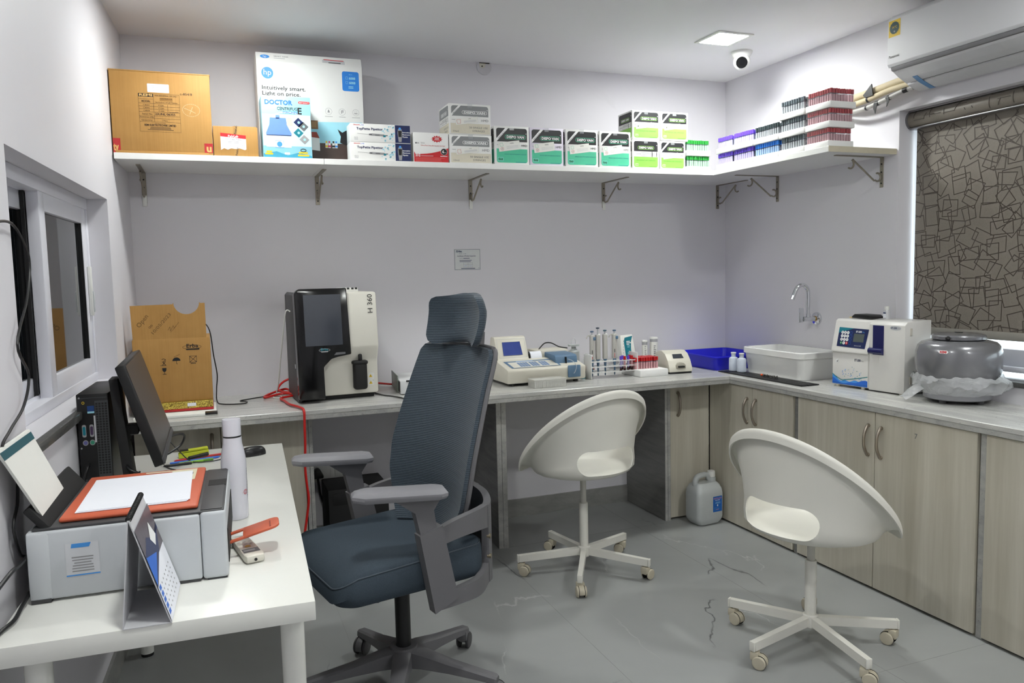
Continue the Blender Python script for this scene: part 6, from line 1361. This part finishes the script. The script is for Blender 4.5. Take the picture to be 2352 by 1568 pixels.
pen(-0.165, 3.375, 0.02, 3.425, 0.0065, INKR, INKDR, 'red pen with a teal end lying beside the green stapler')
pen(-0.115, 3.355, -0.045, 3.405, 0.0165, BLACK, BLACK, 'black marker lying across the pens', 0.008, 0.45)
pen(-0.150, 3.318, -0.025, 3.345, 0.0058, mat('lime_highlighter', (126, 178, 44), 0.35), mat('dark_lime_cap', (88, 140, 30), 0.35), 'green highlighter nearest the printer', 0.0055)
pen(-0.200, 3.300, -0.105, 3.312, 0.006, BLACK, INKB, 'black pen half behind the printer', 0.0056)
t = thing('stapler', 'lime green stapler with a black inset beside the pens', 'stapler', (-0.10, 3.455, TZ), R(6))
LG = mat('lime_plastic', (190, 200, 46), 0.4)
MB().prism([(-0.058, 0.001), (0.058, 0.001), (0.058, 0.026), (-0.058, 0.020)], -0.018, 0.018, LG, 'Y', bev=0.002).build('base', t); MB().prism([(-0.056, 0.0225), (0.040, 0.0268), (0.056, 0.0270), (0.056, 0.036), (-0.056, 0.030)], -0.015, 0.015, LG, 'Y', bev=0.002).build('top_arm', t); MB().box((-0.052, -0.0155, 0.0295), (-0.02, 0.0155, 0.0325), BLACK).build('black_inset', t)

# --- computer tower, monitor, cables
t = thing('computer_tower', 'slim black computer tower with its port panel showing behind the printer', 'computer', (-0.360, 2.94, TZ), -0.050)
MB().box((-0.046, -0.17, 0.004), (0.046, 0.17, 0.378), BLACK, 0.004).build('case', t)
D = Decal(T_frame((-0.046, -0.1705, 0), (0.9, 0, 0), (0, 0, 1)) @ Matrix.Diagonal((0.9, 1, 1, 1))); PG2 = mat('tower_grey_metal', (74, 76, 78), 0.45, 0.4)
D.rect(0.058, 0.04, 0.101, 0.355, PG2, 1)
D.rect(0.004, 0.364, 0.098, 0.366, PG2, 1); D.disc(0.010, 0.366, 0.003, INKG, 2, n=10); D.ring(ellipse(0.0045, 0.0045, 14, 0.022, 0.350), 0.0016, INKYL, 2)
D.rect(0.034, 0.322, 0.056, 0.340, mat('licence_blue', (24, 62, 120), 0.4), 2); D.rect(0.034, 0.316, 0.056, 0.322, INKAQ, 2); D.rect(0.0525, 0.222, 0.058, 0.308, INKP, 2)
for (u, m) in ((0.020, INKTL), (0.044, mat('port_purple', (70, 50, 84), 0.4))): D.rrect(u-0.0065, 0.240, u+0.0065, 0.280, 0.005, INKG, 2); D.rrect(u-0.0045, 0.246, u+0.0045, 0.274, 0.004, m, 3)
for (u, m) in ((0.022, mat('port_violet', (96, 96, 150), 0.4)), (0.044, mat('port_green', (50, 140, 110), 0.4))): D.disc(u, 0.222, 0.009, INKG, 2); D.disc(u, 0.222, 0.0065, m, 3)
D.disc(0.008, 0.205, 0.003, INKG, 2, n=10)
for i in range(4):
    for j in range(28): D.rect(0.0605+i*0.0098, 0.118+j*0.0083, 0.0675+i*0.0098, 0.124+j*0.0083, BLACKM, 2)
for j in range(5):
    for i in range(10): D.rect(0.004+i*0.0098, 0.060+j*0.0095, 0.011+i*0.0098, 0.066+j*0.0095, PG2 if i < 6 else BLACKM, 2)
D.build('port_panel', t)
MB().tube(catmull([(-0.02, -0.171, 0.15), (-0.02, -0.20, 0.148), (-0.03, -0.21, 0.10), (0.0, -0.215, 0.05), (0.06, -0.21, 0.02), (0.10, -0.2, 0.006)], 5), 0.004, BLACK, 8).build('rear_cable', t)
t = thing('monitor', 'thin black monitor tilted back facing the office chair', 'monitor', (-0.272, 2.955, TZ), R(0))
lean = R(-16.5); Tm = TM((0.108, 0, 0.150), ry=lean)
MB().box((-0.030, -0.285, 0.0), (0.0, 0.285, 0.338), BLACK, 0.004, T=Tm).build('housing', t)
MB().box((-0.002, -0.278, 0.026), (0.0012, 0.278, 0.332), MONSCR, T=Tm).build('screen', t)
MB().box((-0.004, -0.284, 0.001), (0.004, 0.284, 0.022), DGREY, 0.002, T=Tm).build('chin', t)
MB().prism([(-0.010, 0.004), (0.022, 0.004), (-0.016, 0.424), (-0.042, 0.424)], -0.225, -0.135, BLACKM, 'Y', bev=0.003).build('stand_column', t); MB().box((-0.010, -0.20, 0.238), (0.032, -0.15, 0.270), BLACKM, 0.003).build('arm', t); MB().box((-0.03, -0.26, 0.0), (0.12, 0.00, 0.008), BLACK, 0.003).build('stand_base', t)
def cable(pts, r, label, m=BLACK, name='black_cable'): return tag(MB().tube(catmull(pts, 6), r, m, 8).build(name), label, 'cable')
cable([(-0.27, 2.80, 0.95), (-0.285, 2.76, 0.90), (-0.27, 2.72, 0.87), (-0.24, 2.72, 0.85), (-0.22, 2.75, 0.81), (-0.24, 2.80, 0.742), (-0.27, 2.95, 0.741)], 0.0042, 'thick black cable curling behind the monitor')
cable([(-0.24, 2.72, 0.86), (-0.27, 2.70, 0.80), (-0.29, 2.66, 0.75), (-0.28, 2.62, 0.742)], 0.0028, 'thin black cable dropping behind the monitor to the table')
cable([(-0.20, 3.22, 0.86), (-0.15, 3.26, 0.87), (-0.125, 3.30, 0.855), (-0.14, 3.30, 0.82), (-0.18, 3.26, 0.80), (-0.22, 3.22, 0.79)], 0.0045, 'stiff black cable loop at the far end of the monitor')
cable([(-0.452, 2.00, 1.590), (-0.441, 2.070, 1.606), (-0.435, 2.207, 1.606), (-0.430, 2.324, 1.533), (-0.432, 2.284, 1.434), (-0.438, 2.166, 1.321), (-0.434, 2.240, 1.239), (-0.437, 2.180, 1.171), (-0.443, 2.060, 1.134), (-0.446, 1.987, 1.104), (-0.442, 2.070, 1.040), (-0.442, 2.066, 0.964), (-0.444, 2.018, 0.917), (-0.443, 2.052, 0.846), (-0.438, 2.07, 0.83)], 0.0034, 'long black power cable hanging down the left wall to the printer')
cable([(-0.455, 1.74, 0.82), (-0.444, 1.86, 0.834), (-0.432, 1.92, 0.846), (-0.428, 1.97, 0.842), (-0.424, 2.03, 0.842)], 0.0048, 'thick black plug cable at the printer rear')
cable([(-0.457, 1.80, 0.7405), (-0.445, 1.86, 0.742), (-0.430, 1.90, 0.746), (-0.428, 1.96, 0.750), (-0.424, 2.03, 0.757)], 0.0045, 'black cable lying on the table behind the printer')

# ================================================================== white swivel chairs
def shell_mesh(name, parent):
    NT, a_, b_, e_ = 96, 0.290, 0.312, 0.004
    def rimz(u):                                        # height of rim above seat bottom, u forward
        z = 0.157-0.93*u
        return 0.5*(z+0.012+math.sqrt((z-0.012)**2+0.003))
    prof = [(0.25, 0.0, 0), (0.45, 0.004, 0), (0.60, 0.018, 0), (0.685, 0.055, 0), (0.735, 0.12, 0), (0.765, 0.22, 0), (0.785, 0.36, 0), (0.805, 0.52, 0), (0.83, 0.68, 0), (0.865, 0.82, 0), (0.91, 0.93, 0), (0.955, 0.985, 0), (0.985, 1.0, 0), (1.0, 1.0, -0.004), (1.006, 1.0, -0.014), (1.006, 1.0, -0.034)]
    vs = []; K = len(prof)
    for i in range(NT):
        th = 2*PI*i/NT; cu, sv = math.cos(th), math.sin(th)
        zr = rimz(a_*cu)
        back = 0.5*(1-cu)                               # 1 at the back
        for (r, h, dz) in prof:
            rr = r
            if r < 0.99: rr = r*(1.0+0.04*back) if r < 0.9 else r
            # the front opens out flatter: bowl wall leans to the lip
            front = max(0.0, cu)
            hh_ = h
            rr = rr*(1-0.16*front*(1-r)) if r < 0.99 else rr
            # belly bulge low at the back around the opening
            bulge = 0.085*back**2*math.exp(-((h-0.12)/0.13)**2)
            x = (a_*cu)*(rr+bulge)+e_; y = b_*sv*(rr+bulge)
            vs.append((x, y, zr*hh_+dz))
    fs = [[i*K for i in range(NT)]]
    for i in range(NT):
        j = (i+1) % NT
        for k in range(K-1): fs.append([i*K+k, j*K+k, j*K+k+1, i*K+k+1])
    me = bpy.data.meshes.new(name); me.from_pydata(vs, [], fs); me.update()
    bm_ = bmesh.new(); bm_.from_mesh(me); bmesh.ops.remove_doubles(bm_, verts=bm_.verts, dist=1e-5); bmesh.ops.recalc_face_normals(bm_, faces=list(bm_.faces)); bm_.to_mesh(me); bm_.free()
    o = bpy.data.objects.new(name, me); COL.objects.link(o); me.materials.append(CHAIRW)
    so = o.modifiers.new('s', 'SOLIDIFY'); so.thickness = 0.006; so.offset = 0
    # cutter for the oval opening at the back
    cb = MB().prism([(p[0], p[1]) for p in rpoly(0.318, 0.118, 0.058, 8, 0, 0.092)], -0.42, -0.13, CHAIRW, 'X')
    c_o = cb.build('cutter', smooth=False); bo = o.modifiers.new('b', 'BOOLEAN'); bo.object = c_o; bo.operation = 'DIFFERENCE'; bo.solver = 'EXACT'
    dg = bpy.context.evaluated_depsgraph_get(); dg.update(); me2 = bpy.data.meshes.new_from_object(o.evaluated_get(dg))
    o.modifiers.clear(); o.data = me2; bpy.data.objects.remove(c_o)
    me2.polygons.foreach_set('use_smooth', [True]*len(me2.polygons)); me2.set_sharp_from_angle(angle=R(50))
    if parent: o.parent = parent
    return o
def caster(parent, p, ang, swivel, wheelm, yokem, r=0.026, w=0.020):
    """p = arm end (x,y); built in chair frame; wheels touch z=0"""
    T = TM((p[0], p[1], 0), rz=ang+swivel)
    b = MB().cyl((0, 0, r*1.9), (0, 0, r*2.75), 0.006, STEEL, n=10, T=T)
    hood = [(0.016+1.06*r*math.cos(R(a)), r+1.06*r*math.sin(R(a))) for a in range(-20, 150, 17)]
    b.prism([(0.016, r*0.55)]+hood+[(-0.016, r*1.9), (-0.016, r*1.15)], -w*0.62, w*0.62, yokem, 'Y', T=T, bev=0.002)
    b.prism([(-0.017, r*1.3), (0.012, r*1.3), (0.012, r*2.42), (-0.004, r*2.5), (-0.017, r*2.42)], -w*0.9, w*0.9, yokem, 'Y', T=T, bev=0.003); yk = b.build('caster', parent)
    for s in (-1, 1):
        MB().lathe([(0.0, s*w*0.63), (r*1.04, s*w*0.63), (r*1.04, s*w*0.70), (0.0, s*w*0.70)], BLACKM, 24, T=T @ TM((0.016, 0, r*1.04), rx=R(-90))).build('gap_ring', yk)
        MB().lathe([(0.0, s*w*0.71), (r*0.98, s*w*0.71), (r*0.98, s*w*1.0), (r*0.86, s*w*1.14), (r*0.3, s*w*1.22), (0.0, s*w*1.22)], wheelm, 24, T=T @ TM((0.016, 0, r), rx=R(-90))).build('wheel', yk)
def white_chair(label, loc, face, base_rot, seat_z, swv):
    t = thing('swivel_chair', label, 'chair', loc, 0, 'white plastic swivel chairs')
    sh = shell_mesh('seat_shell', t); sh.location = (0, 0, seat_z); sh.rotation_euler = (0, 0, face)
    MB().lathe([(0.0, seat_z-0.004), (0.075, seat_z-0.004), (0.075, seat_z-0.010), (0.035, seat_z-0.020), (0.0, seat_z-0.020)], CHAIRM, 24).build('seat_plate', t)
    MB().cyl((0, 0, 0.30), (0, 0, seat_z-0.018), 0.0145, mat('grey_white_steel', (196, 194, 186), 0.35), n=20).build('gas_rod', t); MB().cyl((0, 0, 0.115), (0, 0, 0.338), 0.0215, CHAIRM, n=24).build('column', t)
    MB().lathe([(0.0, 0.072), (0.026, 0.072), (0.030, 0.078), (0.029, 0.120), (0.024, 0.124), (0.0, 0.124)], CHAIRM, 24).build('hub', t)
    MB().box((0.03, -0.012, seat_z-0.032), (0.115, 0.012, seat_z-0.020), CHAIRM, 0.005, T=TM(rz=face-1.2)).build('height_lever', t)
    for k in range(5):
        a = base_rot+2*PI*k/5; T = TM(rz=a)
        o = MB().loft([[(0.022, -0.013, 0.082), (0.022, 0.013, 0.082), (0.022, 0.013, 0.116), (0.022, -0.013, 0.116)], [(0.325, -0.0115, 0.068), (0.325, 0.0115, 0.068), (0.325, 0.0115, 0.101), (0.325, -0.0115, 0.101)]], CHAIRM, T=T)
        bmx = o.build('leg', t); MB().box((0.3255, -0.0122, 0.066), (0.334, 0.0122, 0.1025), CHAIRM, 0.003, T=T).build('end_cap', bmx)
        caster(t, (0.312*math.cos(a), 0.312*math.sin(a)), a, swv[k], CASTW, CASTW, 0.0255)
    return t
# star base angles follow the casters in the photograph
white_chair('white shell swivel chair facing the back worktop', (1.648, 3.364, 0), R(98), math.atan2(3.427-3.364, 1.344-1.648), 0.495, (2.6, 0.3, 1.2, 2.0, 0.5))
white_chair('white shell swivel chair facing the window worktop, nearest the camera', (2.105, 2.318, 0), R(14), math.atan2(2.25-2.318, 1.763-2.105), 0.453, (2.0, 0.8, 2.4, 0.6, 2.9))

# ================================================================== office chair
OC = (0.577, 2.646); OF = R(192)                        # column position, facing direction of the seat
t = thing('office_chair', 'blue grey mesh office chair with headrest and grey arms', 'chair', (OC[0], OC[1], 0), OF)
OG = mat('office_grey_plastic', (104, 103, 106), 0.5, var=0.04, bmp=0.06, scale=500); OGD = mat('office_dark_grey', (72, 71, 73), 0.5, var=0.05); OGL = mat('armpad_grey', (132, 131, 136), 0.55, var=0.03)
brot = 0.584-OF
for k in range(5):
    a = brot+2*PI*k/5; T = TM(rz=a)
    rings = []
    for (x, w, z0, z1) in ((0.02, 0.034, 0.085, 0.150), (0.08, 0.032, 0.088, 0.142), (0.18, 0.026, 0.082, 0.118), (0.28, 0.022, 0.072, 0.100), (0.345, 0.020, 0.064, 0.088), (0.352, 0.015, 0.066, 0.084)):
        rings.append([(x, -w, z0), (x, w, z0), (x, w*0.95, z1-0.006), (x, w*0.6, z1), (x, -w*0.6, z1), (x, -w*0.95, z1-0.006)])
    MB().loft(rings, OG, T=T).build('leg', t)
    caster(t, (0.330*math.cos(a), 0.330*math.sin(a)), a, (0.4, 2.2, 1.0, 2.8, 0.2)[k], OGD, OG, 0.031, 0.022)
MB().lathe([(0.0, 0.08), (0.045, 0.08), (0.052, 0.10), (0.048, 0.155), (0.0, 0.157)], OG, 28).build('hub', t)
MB().cyl((0, 0, 0.15), (0, 0, 0.345), 0.027, BLACK, n=24).build('column_cover', t); MB().cyl((0, 0, 0.34), (0, 0, 0.42), 0.014, STEEL, n=20).build('gas_rod', t)
b = MB().box((-0.13, -0.09, 0.395), (0.12, 0.09, 0.445), BLACKM, 0.012); b.build('tilt_mechanism', t); MB().lathe([(0.0, 0), (0.022, 0), (0.026, 0.02), (0.022, 0.05), (0.0, 0.052)], BLACK, 8, T=TM((0.13, 0.075, 0.425), rx=R(180))).build('tension_knob', t)
# seat cushion: flat topped slab with a waterfall front (local +x = forward)
SF = 0.045                                              # seat, back and arms sit a little forward of the column
def sq(w, d0, d1, z, r): return [(p[0]+SF, p[1], z) for p in rpoly(d1-d0, 2*w, r, 7, (d0+d1)/2, 0)]
b = MB(); rings = []
sec = [(0.235, -0.225, 0.250, 0.440, 0.05), (0.256, -0.245, 0.272, 0.452, 0.06), (0.264, -0.250, 0.284, 0.480, 0.065), (0.265, -0.250, 0.288, 0.520, 0.065), (0.263, -0.248, 0.286, 0.548, 0.065), (0.259, -0.244, 0.280, 0.558, 0.064), (0.252, -0.238, 0.270, 0.564, 0.06), (0.215, -0.20, 0.22, 0.570, 0.05), (0.12, -0.10, 0.10, 0.566, 0.04)]
for (w, d0, d1, z, r) in sec:
    ring = sq(w, d0, d1, z, r)
    ring = [(x, y, zz-(0.055*max(0, (x-0.16)/0.17)**2 if zz > 0.5 else 0.0)+0.006*(abs(y)/0.26)**2*(1 if zz > 0.56 else 0)) for (x, y, zz) in ring]
    rings.append(ring)
b.loft(rings, M_SEATFAB); st_ = b.build('seat', t, sharp=60)
MB().tube([(p[0]*1.002, p[1]*1.002, p[2]+0.001) for p in rings[5]], 0.0028, mat('seat_piping', (68, 78, 88), 0.7), 6, closed=True).build('piping', st_)
MB().box((-0.22, -0.20, 0.428), (0.22, 0.20, 0.443), BLACKM, 0.006).build('seat_pan', t)
TB = TM((-0.25, 0, 0), rz=R(7)) @ TM((0.25+SF+0.020, 0, 0))
# backrest: curved mesh panel, leaning back
def backpt(u, v):
    """u -1..1 across, v 0..1 up"""
    prof = [(-0.205, 0.575, 0.150), (-0.215, 0.62, 0.188), (-0.222, 0.68, 0.215), (-0.222, 0.75, 0.232), (-0.238, 0.85, 0.238), (-0.268, 0.95, 0.232), (-0.305, 1.06, 0.222), (-0.335, 1.14, 0.216), (-0.350, 1.185, 0.210), (-0.357, 1.205, 0.192)]
    s = v*(len(prof)-1); i = min(int(s), len(prof)-2); f = s-i
    p = [prof[i][q]*(1-f)+prof[i+1][q]*f for q in range(3)]
    return Vector((p[0]+0.075*u*u*(1-0.35*v), p[2]*u, p[1]))
def panel_rings(fn, nu, nv, th, round_r=0.0):
    front = [[fn(-1+2*i/(nu-1), j/(nv-1)) for i in range(nu)] for j in range(nv)]
    rings = []
    for row in front:
        n = len(row); back = [p+Vector((-th, 0, 0)) for p in row]
        rings.append([tuple(p) for p in row]+[tuple(row[-1]+Vector((-th/2, 0.006, 0)))]+[tuple(p) for p in reversed(back)]+[tuple(row[0]+Vector((-th/2, -0.006, 0)))])
    return rings
b = MB().loft(panel_rings(backpt, 15, 36, 0.020), M_FABRIC, T=TB); b.build('backrest', t, sharp=75)
# grey frame rim behind the mesh
b = MB()
for s in (-1, 1):
    pts = [backpt(s*1.0, v)+Vector((-0.026, s*0.003, 0)) for v in [0.02+0.96*k/16 for k in range(17)]]
    b.tube(pts, 0.009, OG, 8, T=TB)
pts = [backpt(-1+2*k/12, 0.985)+Vector((-0.024, 0, 0.002)) for k in range(13)]; b.tube(pts, 0.009, OG, 8, T=TB); b.build('back_frame', t)
# spine up to headrest
MB().loft([[(-0.33, -0.05, 0.56), (-0.33, 0.05, 0.56), (-0.28, 0.05, 0.57), (-0.28, -0.05, 0.57)], [(-0.335, -0.035, 0.80), (-0.335, 0.035, 0.80), (-0.30, 0.035, 0.80), (-0.30, -0.035, 0.80)], [(-0.41, -0.03, 1.12), (-0.41, 0.03, 1.12), (-0.382, 0.03, 1.12), (-0.382, -0.03, 1.12)], [(-0.43, -0.022, 1.25), (-0.43, 0.022, 1.25), (-0.405, 0.022, 1.25), (-0.405, -0.022, 1.25)]], OG, T=TB).build('spine', t)
# headrest
def headpt(u, v):
    prof = [(-0.345, 1.216, 0.120), (-0.338, 1.228, 0.140), (-0.340, 1.25, 0.152), (-0.352, 1.29, 0.156), (-0.360, 1.335, 0.156), (-0.356, 1.365, 0.150), (-0.358, 1.382, 0.138), (-0.366, 1.390, 0.115)]
    s = v*(len(prof)-1); i = min(int(s), len(prof)-2); f = s-i
    p = [prof[i][q]*(1-f)+prof[i+1][q]*f for q in range(3)]
    return Vector((p[0]+0.055*u*u, p[2]*u, p[1]+0.006*math.cos(u*PI)))
b = MB().loft(panel_rings(headpt, 13, 16, 0.032), M_FABRIC, T=TB); b.build('headrest', t, sharp=75)
# lower yoke with loops each side, armrests
TS = TM((SF, 0, 0))
def strap(path, hgts, th):
    rings = []
    for i, p in enumerate(path):
        q = path[min(i+1, len(path)-1)]-path[max(i-1, 0)]; q.z = 0; q.normalize(); n = Vector((-q.y, q.x, 0)); hgt = hgts[0]+(hgts[1]-hgts[0])*i/(len(path)-1)
        rings.append([tuple(p+n*th+Vector((0, 0, hgt))), tuple(p-n*th+Vector((0, 0, hgt))), tuple(p-n*th-Vector((0, 0, hgt))), tuple(p+n*th-Vector((0, 0, hgt)))])
    return rings
for s in (-1, 1):
    b = MB()
    up_ = catmull([(-0.262, s*0.225, 0.640), (-0.20, s*0.275, 0.652), (-0.09, s*0.292, 0.640), (0.0, s*0.294, 0.615)], 6)
    lo_ = catmull([(-0.262, s*0.225, 0.445), (-0.20, s*0.272, 0.425), (-0.12, s*0.290, 0.420), (-0.03, s*0.294, 0.415)], 6)
    rear = catmull([(-0.325, s*0.02, 0.555), (-0.318, s*0.12, 0.552), (-0.290, s*0.195, 0.546), (-0.258, s*0.230, 0.542)], 6)
    b.loft(strap(up_, (0.040, 0.026), 0.012), OG, T=TS); b.loft(strap(lo_, (0.034, 0.024), 0.012), OG, T=TS); b.loft(strap(rear, (0.150, 0.132), 0.013), OG, T=TS)
    b.build('side_yoke', t)
    MB().loft([[(-0.050, s*0.276, 0.672), (0.030, s*0.276, 0.652), (0.030, s*0.318, 0.652), (-0.050, s*0.318, 0.672)], [(-0.105, s*0.268, 0.42), (-0.020, s*0.268, 0.385), (-0.020, s*0.310, 0.385), (-0.105, s*0.310, 0.42)]], OG, T=TS).build('arm_post', t)
    MB().loft([[(-0.035, s*0.281, 0.655), (0.022, s*0.281, 0.645), (0.022, s*0.311, 0.645), (-0.035, s*0.311, 0.655)], [(-0.025, s*0.281, 0.725), (0.040, s*0.281, 0.725), (0.040, s*0.311, 0.725), (-0.025, s*0.311, 0.725)], [(-0.060, s*0.274, 0.778), (0.110, s*0.274, 0.778), (0.110, s*0.318, 0.778), (-0.060, s*0.318, 0.778)]], OG, T=TS).build('arm_stem', t)
    T = TS @ TM((0.080, s*0.292, 0.776), rz=R(-15 if s < 0 else -16), ry=R(-2.5))
    b = MB(); rings = []
    for (ins, z) in ((0.005, 0.0), (0.0, 0.009), (0.0, 0.019), (0.010, 0.031), (0.016, 0.033)):
        rings.append([(p[0], p[1], z) for p in [(-0.145+ins, -0.030+ins), (-0.122+ins, -0.047+ins), (0.115-ins, -0.047+ins), (0.150-ins, -0.022+ins), (0.150-ins, 0.022-ins), (0.115-ins, 0.047-ins), (-0.122+ins, 0.047-ins), (-0.145+ins, 0.030-ins)]])
    b.loft(rings, OGL, T=T); b.build('arm_pad', t)
for dz in (0.50, 0.57): MB().cyl((-0.266, 0.229, dz), (-0.2755, 0.2385, dz), 0.008, mat('bolt_brass', (150, 140, 118), 0.35, 0.9), n=14, T=TS).build('bolt', t)
